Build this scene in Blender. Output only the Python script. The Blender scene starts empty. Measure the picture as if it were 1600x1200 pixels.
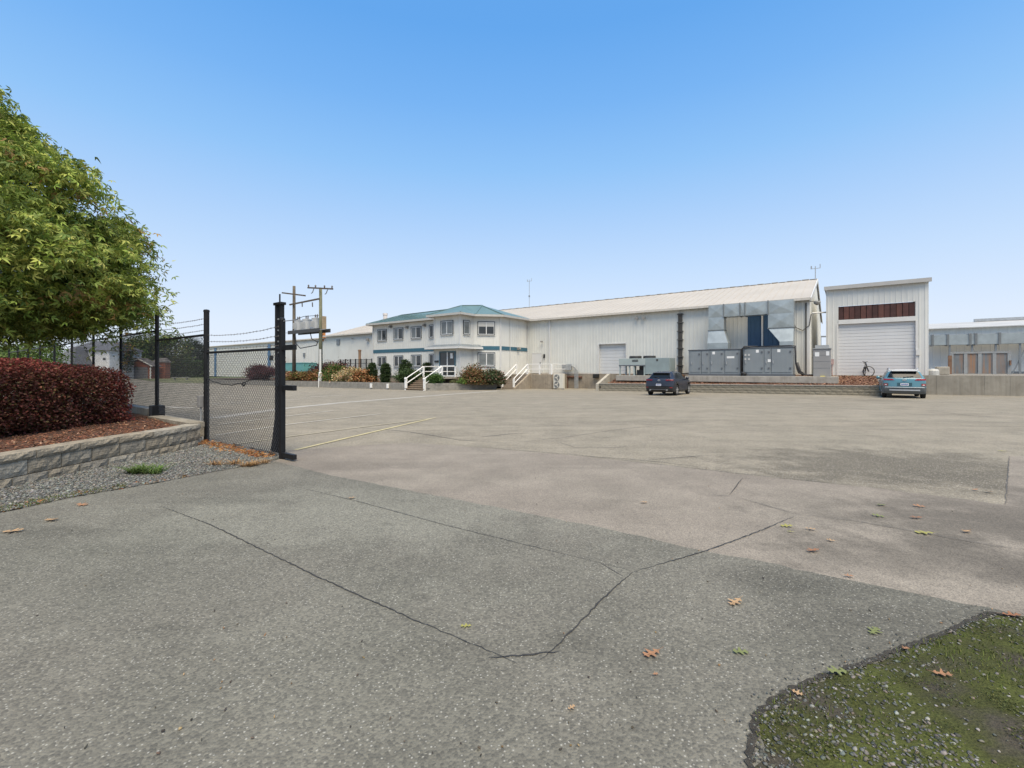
import bpy, bmesh, math, random
import numpy as np
from mathutils import Matrix, Vector

# ------------------------------------------------------------------ camera, sky, sun, exposure
SC = bpy.context.scene
COL = SC.collection
FPX, CX, HOR, EYE = 711.1, 800.0, 578.0, 1.5      # focal length and horizon of the photograph (1600 px wide)
cam_d = bpy.data.cameras.new('camera'); cam = bpy.data.objects.new('camera', cam_d); COL.objects.link(cam)
cam.location = (0, 0, EYE); cam.rotation_euler = (math.radians(90), 0, 0)
cam_d.sensor_width = 36; cam_d.lens = 16; cam_d.shift_y = -(600 - HOR) / 1600.0
cam_d.clip_start = 0.05; cam_d.clip_end = 4000
SC.camera = cam
EXPO = 2.0
SUN_EL, SUN_AZ = math.radians(63), math.radians(166)      # azimuth clockwise from +Y (behind the camera, a little left)
W = bpy.data.worlds.new('World'); SC.world = W; W.use_nodes = True
nt = W.node_tree; nt.nodes.clear()
out = nt.nodes.new('ShaderNodeOutputWorld'); bg = nt.nodes.new('ShaderNodeBackground')
sky = nt.nodes.new('ShaderNodeTexSky'); sky.sky_type = 'NISHITA'; sky.sun_disc = False
sky.sun_elevation = SUN_EL; sky.sun_rotation = SUN_AZ; sky.air_density = 1.0; sky.dust_density = 1.0; sky.ozone_density = 1.5
tc = nt.nodes.new('ShaderNodeTexCoord'); sep = nt.nodes.new('ShaderNodeSeparateXYZ'); rmp = nt.nodes.new('ShaderNodeValToRGB')
nt.links.new(tc.outputs['Generated'], sep.inputs[0]); nt.links.new(sep.outputs['Z'], rmp.inputs[0])
def lin(c):
    return tuple(((x/255.)/12.92 if x/255. <= .04045 else ((x/255.+.055)/1.055)**2.4) for x in c)
stops = [(0.0, (228,238,252)), (.09, (219,234,253)), (.20, (196,223,253)), (.30, (172,210,252)), (.40, (143,197,250)), (.50, (118,181,246)), (.60, (98,168,240)), (1.0, (84,152,228))]
el = rmp.color_ramp.elements
while len(el) < len(stops): el.new(.5)
for e, (p, c) in zip(el, stops):
    e.position = p; e.color = lin(c) + (1,)
sc1 = nt.nodes.new('ShaderNodeMixRGB'); sc1.blend_type = 'MULTIPLY'; sc1.inputs[0].default_value = 1; sc1.inputs[2].default_value = (5.25, 5.1, 5.05, 1)
nt.links.new(rmp.outputs[0], sc1.inputs[1])
mx = nt.nodes.new('ShaderNodeMixRGB'); mx.inputs[0].default_value = .92
nt.links.new(sky.outputs[0], mx.inputs[1]); nt.links.new(sc1.outputs[0], mx.inputs[2])
nt.links.new(mx.outputs[0], bg.inputs[0]); bg.inputs[1].default_value = .05
nt.links.new(bg.outputs[0], out.inputs[0])
sd = bpy.data.lights.new('sun', 'SUN'); sd.energy = 1.5; sd.angle = math.radians(50); sd.color = (1.0, .87, .665)
so = bpy.data.objects.new('sun', sd); COL.objects.link(so)
sdir = Vector((math.sin(SUN_AZ)*math.cos(SUN_EL), math.cos(SUN_AZ)*math.cos(SUN_EL), math.sin(SUN_EL)))
so.rotation_euler = (-sdir).to_track_quat('-Z', 'Y').to_euler(); so.location = (0, 0, 60)
vs = SC.view_settings; vs.view_transform = 'Standard'; vs.look = 'None'; vs.exposure = EXPO; vs.gamma = 1; vs.use_curve_mapping = False
SC.render.engine = 'CYCLES'
try:
    SC.cycles.use_denoising = True; SC.cycles.max_bounces = 6; SC.cycles.transparent_max_bounces = 8
except Exception: pass

# ------------------------------------------------------------------ helpers
random.seed(7); R0 = np.random.default_rng(7)
MATS = {}
def nn(t, typ, **kw):
    n = t.nodes.new(typ)
    for k, v in kw.items(): setattr(n, k, v)
    return n
def mat(name, rgb, rough=.7, var=.12, scale=3., bump=0., bscale=60., metal=0., spec=.4, streak=0., dirt=None, dirt_amt=0., attr=False, trans=0.):
    """Procedural material: base colour with two scales of noise, optional vertical weather streaks and dirt, fine bump."""
    if name in MATS: return MATS[name]
    m = bpy.data.materials.new(name); m.use_nodes = True; MATS[name] = m
    t = m.node_tree; b = t.nodes['Principled BSDF']; L = t.links.new
    b.inputs['Roughness'].default_value = rough; b.inputs['Metallic'].default_value = metal; b.inputs['Specular IOR Level'].default_value = spec
    co = nn(t, 'ShaderNodeTexCoord'); mp = nn(t, 'ShaderNodeMapping'); L(co.outputs['Object'], mp.inputs[0])
    n1 = nn(t, 'ShaderNodeTexNoise'); n1.inputs['Scale'].default_value = scale; n1.inputs['Detail'].default_value = 6
    L(mp.outputs[0], n1.inputs['Vector'])
    mr = nn(t, 'ShaderNodeMapRange'); mr.inputs[1].default_value = .3; mr.inputs[2].default_value = .7
    mr.inputs[3].default_value = 1 - var; mr.inputs[4].default_value = 1 + var; L(n1.outputs[0], mr.inputs[0])
    mul = nn(t, 'ShaderNodeMixRGB', blend_type='MULTIPLY'); mul.inputs[0].default_value = 1
    if attr:
        at = nn(t, 'ShaderNodeAttribute'); at.attribute_name = 'Col'; L(at.outputs['Color'], mul.inputs[1])
    else:
        mul.inputs[1].default_value = tuple(rgb) + (1,)
    L(mr.outputs[0], mul.inputs[2]); cur = mul.outputs[0]
    if streak > 0:
        m2 = nn(t, 'ShaderNodeMapping'); m2.inputs['Scale'].default_value = (6, 6, .25); L(co.outputs['Object'], m2.inputs[0])
        n2 = nn(t, 'ShaderNodeTexNoise'); n2.inputs['Scale'].default_value = 1.2; n2.inputs['Detail'].default_value = 4; L(m2.outputs[0], n2.inputs['Vector'])
        r2 = nn(t, 'ShaderNodeMapRange'); r2.inputs[1].default_value = .42; r2.inputs[2].default_value = .75; r2.inputs[3].default_value = 0; r2.inputs[4].default_value = streak
        L(n2.outputs[0], r2.inputs[0])
        d = nn(t, 'ShaderNodeMixRGB'); L(r2.outputs[0], d.inputs[0]); L(cur, d.inputs[1]); d.inputs[2].default_value = tuple(dirt or (.25,.22,.17)) + (1,); cur = d.outputs[0]
    if dirt_amt > 0:
        n3 = nn(t, 'ShaderNodeTexNoise'); n3.inputs['Scale'].default_value = scale*2.7; n3.inputs['Detail'].default_value = 8; n3.inputs['Roughness'].default_value = .7; L(mp.outputs[0], n3.inputs['Vector'])
        r3 = nn(t, 'ShaderNodeMapRange'); r3.inputs[1].default_value = .5; r3.inputs[2].default_value = .7; r3.inputs[3].default_value = 0; r3.inputs[4].default_value = dirt_amt
        L(n3.outputs[0], r3.inputs[0])
        d = nn(t, 'ShaderNodeMixRGB'); L(r3.outputs[0], d.inputs[0]); L(cur, d.inputs[1]); d.inputs[2].default_value = tuple(dirt or (.2,.18,.14)) + (1,); cur = d.outputs[0]
    L(cur, b.inputs['Base Color'])
    if bump > 0:
        nb = nn(t, 'ShaderNodeTexNoise'); nb.inputs['Scale'].default_value = bscale; nb.inputs['Detail'].default_value = 5; L(mp.outputs[0], nb.inputs['Vector'])
        bp = nn(t, 'ShaderNodeBump'); bp.inputs['Strength'].default_value = bump; bp.inputs['Distance'].default_value = .02; L(nb.outputs[0], bp.inputs['Height']); L(bp.outputs[0], b.inputs['Normal'])
    if trans > 0:
        tr = nn(t, 'ShaderNodeBsdfTranslucent'); L(cur, tr.inputs[0]); ms = nn(t, 'ShaderNodeMixShader'); ms.inputs[0].default_value = trans
        o = t.nodes['Material Output']; L(b.outputs[0], ms.inputs[1]); L(tr.outputs[0], ms.inputs[2]); L(ms.outputs[0], o.inputs[0])
    return m

class MB:
    """collects shapes and links them as ONE mesh object"""
    def __init__(s): s.v = []; s.f = []
    def poly(s, pts):
        i = len(s.v); s.v += [tuple(p) for p in pts]; s.f.append(tuple(range(i, i+len(pts)))); return s
    def hexa(s, p):                                      # 8 points: bottom 0-3, top 4-7 (ccw from above)
        i = len(s.v); s.v += [tuple(q) for q in p]
        for f in ((3,2,1,0),(4,5,6,7),(0,1,5,4),(1,2,6,5),(2,3,7,6),(3,0,4,7)): s.f.append(tuple(i+k for k in f))
        return s
    def box(s, x0, x1, y0, y1, z0, z1):
        return s.hexa([(x0,y0,z0),(x1,y0,z0),(x1,y1,z0),(x0,y1,z0),(x0,y0,z1),(x1,y0,z1),(x1,y1,z1),(x0,y1,z1)])
    def prism(s, pts, z0, z1):                           # pts: list of (x,y) ccw
        i = len(s.v); n = len(pts)
        s.v += [(p[0],p[1],z0) for p in pts] + [(p[0],p[1],z1) for p in pts]
        s.f.append(tuple(range(i+n-1, i-1, -1))); s.f.append(tuple(range(i+n, i+2*n)))
        for k in range(n): s.f.append((i+k, i+(k+1) % n, i+n+(k+1) % n, i+n+k))
        return s
    def tube(s, pts, r, seg=8, caps=True, r2=None):
        pts = [Vector(p) for p in pts]; rings = []
        n = len(pts); prev = None
        for k, p in enumerate(pts):
            d = (pts[min(k+1,n-1)] - pts[max(k-1,0)])
            if d.length < 1e-9: d = Vector((0,0,1))
            d.normalize()
            a = prev if prev is not None else (Vector((0,0,1)) if abs(d.z) < .9 else Vector((1,0,0)))
            u = (a - d*a.dot(d))
            if u.length < 1e-6: u = d.orthogonal()
            u.normalize(); w = d.cross(u); prev = u
            rr = r if r2 is None else r + (r2-r)*k/max(1,n-1)
            i = len(s.v); rings.append(i)
            for j in range(seg):
                an = 2*math.pi*(j+.5)/seg; q = p + (u*math.cos(an)+w*math.sin(an))*rr; s.v.append(tuple(q))
        for a, b in zip(rings, rings[1:]):
            for j in range(seg): s.f.append((a+j, a+(j+1) % seg, b+(j+1) % seg, b+j))
        if caps:
            s.f.append(tuple(rings[0]+j for j in range(seg-1,-1,-1))); s.f.append(tuple(rings[-1]+j for j in range(seg)))
        return s
    def bar(s, p0, p1, w, h):                            # rectangular bar, h measured upwards
        p0, p1 = Vector(p0), Vector(p1); d = (p1-p0).normalized()
        sd_ = d.cross(Vector((0,0,1)))
        if sd_.length < 1e-5: sd_ = Vector((1,0,0))
        sd_.normalize(); up = sd_.cross(d)
        a, b = sd_*(w/2), up*(h/2)
        return s.hexa([p0-a-b, p0+a-b, p1+a-b, p1-a-b, p0-a+b, p0+a+b, p1+a+b, p1-a+b])
    def lathe(s, c, axis, prof, seg=20):                 # prof: list of (distance along axis, radius)
        c = Vector(c); ax = Vector(axis).normalized(); u = ax.orthogonal().normalized(); w = ax.cross(u); rings = []
        for (d, r) in prof:
            i = len(s.v); rings.append(i)
            for j in range(seg):
                an = 2*math.pi*j/seg; s.v.append(tuple(c + ax*d + (u*math.cos(an)+w*math.sin(an))*r))
        for a, b in zip(rings, rings[1:]):
            for j in range(seg): s.f.append((a+j, a+(j+1) % seg, b+(j+1) % seg, b+j))
        return s
    def grid(s, fn, nu, nv):                             # fn(i/nu, j/nv) -> point
        i0 = len(s.v)
        for i in range(nu+1):
            for j in range(nv+1): s.v.append(tuple(fn(i/nu, j/nv)))
        for i in range(nu):
            for j in range(nv):
                a = i0+i*(nv+1)+j; s.f.append((a, a+nv+1, a+nv+2, a+1))
        return s
    def build(s, name, m, parent=None, smooth=False, kind=None, bevel=0.):
        me = bpy.data.meshes.new(name); me.from_pydata(s.v, [], s.f); me.update()
        bm = bmesh.new(); bm.from_mesh(me); bmesh.ops.recalc_face_normals(bm, faces=bm.faces); bm.to_mesh(me); bm.free()
        if smooth: me.polygons.foreach_set('use_smooth', [True]*len(me.polygons))
        o = bpy.data.objects.new(name, me); COL.objects.link(o); me.materials.append(m)
        if bevel:
            md = o.modifiers.new('bevel', 'BEVEL'); md.width = bevel; md.segments = 2; md.limit_method = 'ANGLE'
        if kind: o['kind'] = kind
        if parent is not None: attach(o, parent)
        return o
def attach(o, p):
    o.parent = p
    if p.type == 'EMPTY': o.matrix_parent_inverse = p.matrix_basis.inverted()
def tag(o, label, cat, group=None):
    o['label'] = label; o['category'] = cat
    if group: o['group'] = group
    return o
def thing(name, loc, label, cat, group=None):
    o = bpy.data.objects.new(name, None); COL.objects.link(o); o.location = loc; o.empty_display_size = .2
    return tag(o, label, cat, group)
def structure(o): o['kind'] = 'structure'; return o

# ground height: level near the gate, falling gently towards the buildings
def smooth0(x, w): return 0. if x <= 0 else (x*x/(2*w) if x < w else x - w/2)
def g(x, y):
    yy = min(y, 60.)
    c = min(1., max(0., (yy-10)/10)); c = c*c*(3-2*c)
    return -.010*smooth0(yy-12, 4) + .005*smooth0(min(x, 60.), 4)*c
def ray(u, Y): return (u-CX)/FPX*Y
def gp(u, v, dz=0.):                                     # where the photograph's pixel meets the ground
    Y = 10.
    for _ in range(60):
        z = g(ray(u, Y), Y)+dz; Y = .5*Y + .5*(EYE-z)*FPX/max(v-HOR, .5)
    return Vector((ray(u, Y), Y, g(ray(u, Y), Y)+dz))
class Frame:
    """a plan direction: t along a wall, n outwards from it"""
    def __init__(s, o, et): s.o = Vector((o[0],o[1])); s.et = Vector(et).normalized(); s.en = Vector((-s.et.y, s.et.x))
    def xy(s, t, n): return s.o + s.et*t + s.en*n
    def p(s, t, n, z): q = s.o + s.et*t + s.en*n; return Vector((q.x, q.y, z))
    def t(s, u, n=0.):
        k = (u-CX)/FPX; b = s.o + s.en*n
        return (k*b.y - b.x)/(s.et.x - k*s.et.y)
    def z(s, u, v, n=0.): return EYE - (v-HOR)*s.xy(s.t(u,n), n).y/FPX
    def box(s, mb, t0, t1, n0, n1, z0, z1):
        q = [s.xy(t0,n0), s.xy(t1,n0), s.xy(t1,n1), s.xy(t0,n1)]
        return mb.hexa([(p.x,p.y,z0) for p in q] + [(p.x,p.y,z1) for p in q])
    def quad(s, mb, pts): return mb.poly([s.p(*q) for q in pts])
    def sub(s, t, n, dt, dn):                            # another frame, given in this one's coordinates
        o = s.xy(t, n); d = s.et*dt + s.en*dn; return Frame(o, d)
A2 = math.hypot(970., FPX)
M = Frame((3.84, 45.6), (-970/A2, FPX/A2))               # main wall: t runs left and away, n out towards the yard
assert M.en.y < 0 or True
if M.en.y > 0: M.en = -M.en
VP2 = Vector((-M.en.x, -M.en.y))                         # into the buildings
class Frame2(Frame):
    pass
def corr(mb, F, t0, t1, z0, z1, n=0., pitch=.3, d=.018, w=.05, zfun=None):
    """ribbed metal cladding"""
    k0 = math.ceil(t0/pitch); xs = [(t0, 0)]; k = k0
    while True:
        c = k*pitch
        if c-w*1.6 <= t0: k += 1; continue
        if c+w*1.6 >= t1: break
        xs += [(c-w, 0), (c-w*.5, d), (c+w*.5, d), (c+w, 0)]; k += 1
    xs.append((t1, 0)); i = len(mb.v)
    for (t, dn) in xs:
        a = F.p(t, n+dn, z0); b = F.p(t, n+dn, zfun(t) if zfun else z1); mb.v += [tuple(a), tuple(b)]
    for k in range(len(xs)-1): mb.f.append((i+2*k, i+2*k+2, i+2*k+3, i+2*k+1))
    return mb

# foliage -------------------------------------------------------------------------------------
LEAF1 = (np.array([(0,0,0),(.5,.33,.10),(1.,0,-.12),(.5,-.33,.10)]), [(0,1,2),(0,2,3)])
def _star():
    v = [(0,0,0)]; f = []
    for a, l in ((0,1.),(55,.82),(-55,.82)):
        c, s_ = math.cos(math.radians(a)), math.sin(math.radians(a))
        def rot(x, y, z): return (x*c-y*s_, x*s_+y*c, z)
        i = len(v); v += [rot(.45*l, .15*l, .05), rot(l, 0, -.18), rot(.45*l, -.15*l, .05)]
        f += [(0, i, i+1), (0, i+1, i+2)]
    return np.array(v), f
LEAF3 = _star()
def leaf_mesh(name, pos, size, cols, m, parent=None, shape=LEAF1, droop=.35, up=.5, seed=1, kind=None, out=None):
    rng = np.random.default_rng(seed); n = len(pos); sv, sf = shape; k = len(sv)
    ang = rng.uniform(0, 2*np.pi, n)
    d = np.stack([np.cos(ang), np.sin(ang), -droop + rng.normal(0,.35,n)], 1)
    if out is not None: d[:, :2] += .8*out[:, :2]
    d /= np.linalg.norm(d, axis=1, keepdims=True)
    nr = rng.normal(0, 1, (n,3)); nr[:,2] += up*3
    if out is not None: nr += 1.2*out
    nr -= d*np.sum(nr*d, 1, keepdims=True); nr /= np.linalg.norm(nr, axis=1, keepdims=True) + 1e-9
    w = np.cross(nr, d); s = size*rng.uniform(.65, 1.25, n)
    V = pos[:,None,:] + s[:,None,None]*(sv[None,:,0:1]*d[:,None,:] + sv[None,:,1:2]*w[:,None,:] + sv[None,:,2:3]*nr[:,None,:])
    F = (np.array(sf)[None,:,:] + (np.arange(n)*k)[:,None,None]).reshape(-1,3)
    me = bpy.data.meshes.new(name); me.vertices.add(n*k); me.vertices.foreach_set('co', V.astype(np.float32).ravel())
    me.loops.add(F.size); me.loops.foreach_set('vertex_index', F.ravel().astype(np.int32))
    me.polygons.add(len(F)); me.polygons.foreach_set('loop_start', np.arange(0, F.size, 3, dtype=np.int32)); me.polygons.foreach_set('loop_total', np.full(len(F),3,dtype=np.int32))
    me.update(calc_edges=True)
    ca = me.color_attributes.new('Col', 'FLOAT_COLOR', 'POINT')
    c4 = np.ones((n,k,4), np.float32); c4[:,:,:3] = cols[:,None,:]; ca.data.foreach_set('color', c4.ravel())
    me.materials.append(m); o = bpy.data.objects.new(name, me); COL.objects.link(o)
    if kind: o['kind'] = kind
    if parent is not None: attach(o, parent)
    return o
def pick_cols(n, palette, weights, seed, jit=.18):
    rng = np.random.default_rng(seed); P = np.array(palette, float); i = rng.choice(len(P), n, p=np.array(weights)/sum(weights))
    return np.clip(P[i]*rng.uniform(1-jit, 1+jit, (n,1))*rng.uniform(.93,1.07,(n,3)), 0, 1)
def clump_points(nc, per, cfun, crad, seed, flat=.6):
    rng = np.random.default_rng(seed); C = np.array([cfun(rng) for _ in range(nc)])
    p = np.repeat(C, per, 0); q = rng.normal(0, 1, p.shape); q[:,2] *= flat
    return p + q*crad, np.repeat(np.arange(nc), per)
FOL = mat('foliage', (.1,.1,.1), .6, .2, 1.5, attr=True, trans=.25, spec=.25)
GREEN = [(.055,.10,.022),(.085,.14,.03),(.12,.17,.04)]
def shrub(name, c, rx, ry, rz, pal, wts, leaf, n, label, cat='shrub', group=None, seed=1, shape='dome', nc=60):
    """one shrub: stems and a leafy crown; c = centre of its base"""
    c = Vector(c); root = thing(name, c, label, cat, group)
    def cf(rng):
        while True:
            q = rng.uniform(-1, 1, 3)
            if shape == 'dome':
                q[2] = abs(q[2]); r = math.sqrt(q[0]**2+q[1]**2+q[2]**2)
                if .55 < r < 1: return np.array([c.x+q[0]*rx*.88, c.y+q[1]*ry*.88, c.z+.08*rz+q[2]*rz*.86])
            elif shape == 'ball':
                r = np.linalg.norm(q)
                if .6 < r < 1: return np.array([c.x+q[0]*rx*.9, c.y+q[1]*ry*.9, c.z+rz*.5+q[2]*rz*.46])
            elif shape == 'column':
                h = rng.uniform(0, 1); a = rng.uniform(0, 6.283); pr = (.75+.5*h*(1-h)*2)*(1 if h < .7 else math.sqrt(max(0,1-((h-.7)/.31)**2)))
                return np.array([c.x+math.cos(a)*rx*pr*.85, c.y+math.sin(a)*ry*pr*.85, c.z+.03+h*rz*.97])
            elif shape == 'cone':
                h = rng.uniform(0, 1)**1.3; a = rng.uniform(0, 6.283); pr = (1-h)*rng.uniform(.5,1)
                return np.array([c.x+math.cos(a)*rx*pr, c.y+math.sin(a)*ry*pr, c.z+.05*rz+h*rz*.95])
    per = max(4, n//nc); crad = (rx*ry*rz)**(1/3)*(.9/ nc**(1/3))*.9
    if shape == 'column': crad = min(rx, ry)*.22
    pos, ci = clump_points(nc, per, cf, crad, seed)
    pos[:,2] = np.maximum(pos[:,2], c.z+.02)
    cols = pick_cols(len(pos), pal, wts, seed)
    cl = np.random.default_rng(seed+5).uniform(.8, 1.2, nc)[ci]; cols = cols*cl[:,None]
    leaf_mesh('foliage', pos, leaf, cols, FOL, root, seed=seed, up=.3 if shape != 'column' else .1)
    sb = MB(); rs = random.Random(seed)
    for k in range(5):
        a = rs.uniform(0, 6.28); sb.tube([(c.x,c.y,c.z-.08), (c.x+math.cos(a)*rx*.3, c.y+math.sin(a)*ry*.3, c.z+rz*.4), (c.x+math.cos(a)*rx*.55, c.y+math.sin(a)*ry*.55, c.z+rz*.75)], .03*rz**.5, 5, r2=.008)
    sb.build('stem', mat('bark', (.09,.065,.045), .9, .3, 12, .4, 40), root)
    return root
# ------------------------------------------------------------------ ground
def asphalt(name, c, speck, spk_scale, spk_thr, warm, bump=.5, rough=.88, stains=()):
    m = bpy.data.materials.new(name); m.use_nodes = True; t = m.node_tree; L = t.links.new; b = t.nodes['Principled BSDF']
    b.inputs['Roughness'].default_value = rough; b.inputs['Specular IOR Level'].default_value = .25
    co = nn(t, 'ShaderNodeTexCoord').outputs['Object']
    def noise(sc, det=5, ro=.6):
        n = nn(t, 'ShaderNodeTexNoise'); n.inputs['Scale'].default_value = sc; n.inputs['Detail'].default_value = det; n.inputs['Roughness'].default_value = ro; L(co, n.inputs['Vector']); return n.outputs[0]
    def rng(s, a, b_, lo, hi):
        r = nn(t, 'ShaderNodeMapRange'); r.inputs[1].default_value = a; r.inputs[2].default_value = b_; r.inputs[3].default_value = lo; r.inputs[4].default_value = hi; L(s, r.inputs[0]); return r.outputs[0]
    def mix(fac, c1, c2, bt='MIX'):
        x = nn(t, 'ShaderNodeMixRGB', blend_type=bt)
        for i, s in ((0, fac), (1, c1), (2, c2)):
            if isinstance(s, (int, float)): x.inputs[i].default_value = s
            elif isinstance(s, tuple): x.inputs[i].default_value = s + (1,)
            else: L(s, x.inputs[i])
        return x.outputs[0]
    base = mix(rng(noise(.35, 5), .36, .64, 0, 1), c, warm)
    base = mix(1., base, mix(rng(noise(1.3, 6), .35, .65, 0, 1), (.86,.86,.86), (1.1,1.1,1.1)), 'MULTIPLY')
    base = mix(rng(noise(.55, 7, .72), .56, .72, 0, .45), base, tuple(x*.55 for x in c))        # old stains
    def track(ang, sx, sy, lo, hi, amt, k):                                                    # long scuffs left by turning vehicles
        mp = nn(t, 'ShaderNodeMapping'); mp.inputs['Rotation'].default_value = (0,0,ang); mp.inputs['Scale'].default_value = (sx, sy, 1); L(co, mp.inputs[0])
        n = nn(t, 'ShaderNodeTexNoise'); n.inputs['Scale'].default_value = 1; n.inputs['Detail'].default_value = 5; n.inputs['Distortion'].default_value = .6; L(mp.outputs[0], n.inputs['Vector'])
        return rng(n.outputs[0], lo, hi, 0, amt)
    base = mix(track(.55, .12, 1.5, .52, .68, .38, 0), base, tuple(x*.62 for x in c))
    base = mix(track(-.25, .10, 1.1, .54, .70, .32, 1), base, tuple(min(1,x*1.35) for x in c))
    for (sx_, sy_, rx_, ry_, am_) in stains:                                                   # damp and oily patches with a shape of their own; negative amounts: paler
        mp = nn(t, 'ShaderNodeMapping'); mp.vector_type = 'POINT'; mp.inputs['Location'].default_value = (-sx_/rx_, -sy_/ry_, 0); mp.inputs['Scale'].default_value = (1/rx_, 1/ry_, 0); L(co, mp.inputs[0])
        ln = nn(t, 'ShaderNodeVectorMath', operation='LENGTH'); L(mp.outputs[0], ln.inputs[0])
        ad = nn(t, 'ShaderNodeMath', operation='ADD'); L(ln.outputs['Value'], ad.inputs[0]); L(rng(noise(1.7, 6, .7), .3, .7, -.55, .55), ad.inputs[1])
        base = mix(rng(ad.outputs[0], .45, 1.05, abs(am_), 0), base, tuple(x*(.45 if am_ > 0 else 1.5) for x in c))
    vo = nn(t, 'ShaderNodeTexVoronoi'); vo.inputs['Scale'].default_value = spk_scale; vo.inputs['Randomness'].default_value = 1; L(co, vo.inputs['Vector'])
    sp = nn(t, 'ShaderNodeSeparateColor'); L(vo.outputs['Color'], sp.inputs[0])
    stone = mix(rng(sp.outputs[0], 0, 1, 0, 1), tuple(x*.62 for x in c), tuple(x*1.45 for x in c))
    core = rng(vo.outputs['Distance'], .25, .55, 1, 0)
    base = mix(.55, base, mix(1., base, mix(rng(sp.outputs[1], 0, 1, 0, 1), (.55,.55,.56), (1.5,1.48,1.42)), 'MULTIPLY'))
    lt = rng(sp.outputs[2], spk_thr, spk_thr+.02, 0, 1)
    mm = nn(t, 'ShaderNodeMath', operation='MULTIPLY'); L(lt, mm.inputs[0]); L(core, mm.inputs[1])
    base = mix(mm.outputs[0], base, speck)
    L(base, b.inputs['Base Color'])
    bp = nn(t, 'ShaderNodeBump'); bp.inputs['Strength'].default_value = bump; bp.inputs['Distance'].default_value = .006
    hh = nn(t, 'ShaderNodeMath', operation='ADD'); L(core, hh.inputs[0]); L(noise(45, 4), hh.inputs[1]); L(hh.outputs[0], bp.inputs['Height']); L(bp.outputs[0], b.inputs['Normal'])
    return m
A_FAR = asphalt('asphalt_old', (.224,.202,.158), (.39,.36,.31), 70, .90, (.242,.216,.170), stains=((5.9,7.1,2.9,1.8,.78),(6.4,6.3,1.3,.6,.3),(-1.5,10.5,1.2,.5,.3),(9.,26.,2.2,1.2,.4),(18.,22.5,2.,1.5,.35),(3.,13.,2.5,.5,.22)))
A_MID = asphalt('asphalt_smooth', (.226,.202,.168), (.31,.29,.255), 110, .93, (.208,.182,.153), .3, stains=((3.4,3.55,1.7,.6,.5),(4.6,3.2,1.6,.5,.45),(5.6,4.3,3.0,1.6,.66),(4.4,4.6,1.3,.35,.4),(5.4,4.0,1.5,.3,.45),(3.6,3.9,.9,.22,.35),(4.6,3.4,1.2,.3,.4),(-2.8,7.0,1.4,.35,.3),(1.2,5.2,.25,.12,.3)))
A_NEAR = asphalt('asphalt_coarse', (.135,.132,.110), (.43,.42,.37), 75, .90, (.147,.139,.117), .45, stains=((-1.6,4.7,2.6,1.1,-.55),(2.9,3.0,1.6,.55,.30),(2.4,3.25,1.1,.3,.35),(2.0,2.7,.5,.25,.3),(-3.4,5.2,.9,.2,.3),(-1.2,4.4,.10,.06,.3),(-.6,3.0,.09,.06,.35),(.3,2.5,.15,.1,.3),(-2.,2.6,.2,.1,.25),(-4.1,4.2,.6,.2,.35)))

def terrain(name, m, xs, ys, zf):
    mb = MB(); nx, ny = len(xs), len(ys)
    mb.v = [(x, y, zf(x, y)) for x in xs for y in ys]
    mb.f = [(i*ny+j, (i+1)*ny+j, (i+1)*ny+j+1, i*ny+j+1) for i in range(nx-1) for j in range(ny-1)]
    return structure(mb.build(name, m, smooth=True))
def axis(a, b, s, far): return [-far, -far*.4] + list(np.arange(a, b+.01, s)) + [far*.4, far]
ground = terrain('parking_lot', A_FAR, axis(-80, 80, 1., 1500), [-300, -60, -20] + list(np.arange(-10, 66, .8)) + [70, 80, 95, 110], g)
grass_m = mat('far_grass', (.10,.13,.045), .95, .35, .35, .5, 6)
structure(MB().poly([(-1500,104,g(0,70)+.05),(1500,104,g(0,70)+.05),(1500,3000,-.2),(-1500,3000,-.2)]).build('field', grass_m))

def jitter_edge(pts, step=.09, amp=.016, seed=1):
    rs = random.Random(seed); o = []
    for a, b in zip(pts, pts[1:]):
        n = max(1, int((Vector(b)-Vector(a)).length/step))
        for k in range(n):
            q = Vector(a).lerp(Vector(b), k/n); o.append((q.x+rs.uniform(-amp,amp), q.y+rs.uniform(-amp,amp)))
    o.append(tuple(pts[-1])[:2]); return o
def px(l): return [tuple(gp(u, v))[:2] for u, v in l]
def sheet(name, edge, rest, z, m, parent=None, thick=.0):
    pts = jitter_edge(edge) + [tuple(r) for r in rest]
    mb = MB(); mb.poly([(x, y, z) for x, y in pts]); o = mb.build(name, m, parent)
    bm = bmesh.new(); bm.from_mesh(o.data); bmesh.ops.triangulate(bm, faces=bm.faces); bm.to_mesh(o.data); bm.free()
    if o.data.polygons[0].normal.z < 0: o.data.flip_normals()
    return o
mid_edge = px([(452,704),(560,696),(640,692),(700,695.5),(914,713.5),(1045,728),(1172,743),(1375,764),(1571,789),(1577,713)])
mid = structure(sheet('resurfaced_asphalt', mid_edge, [(26,7.9),(26,-8),(-3.9,-8),(-3.9,7.7)], .004, A_MID))
near_edge = px([(432,722),(525,745),(700,779),(900,818),(1000,838),(1088,860),(1195,879),(1319,907),(1440,931),(1544,952),(1640,976)])
near = structure(sheet('driveway', near_edge, [(6,-8),(-30,-8),(-30,1),(-9,1.6),(-6.5,3.3),(-5.32,4.73),(-5.1,5.36),(-4.66,6.0),(-4.25,6.8)], .008, A_NEAR))

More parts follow.
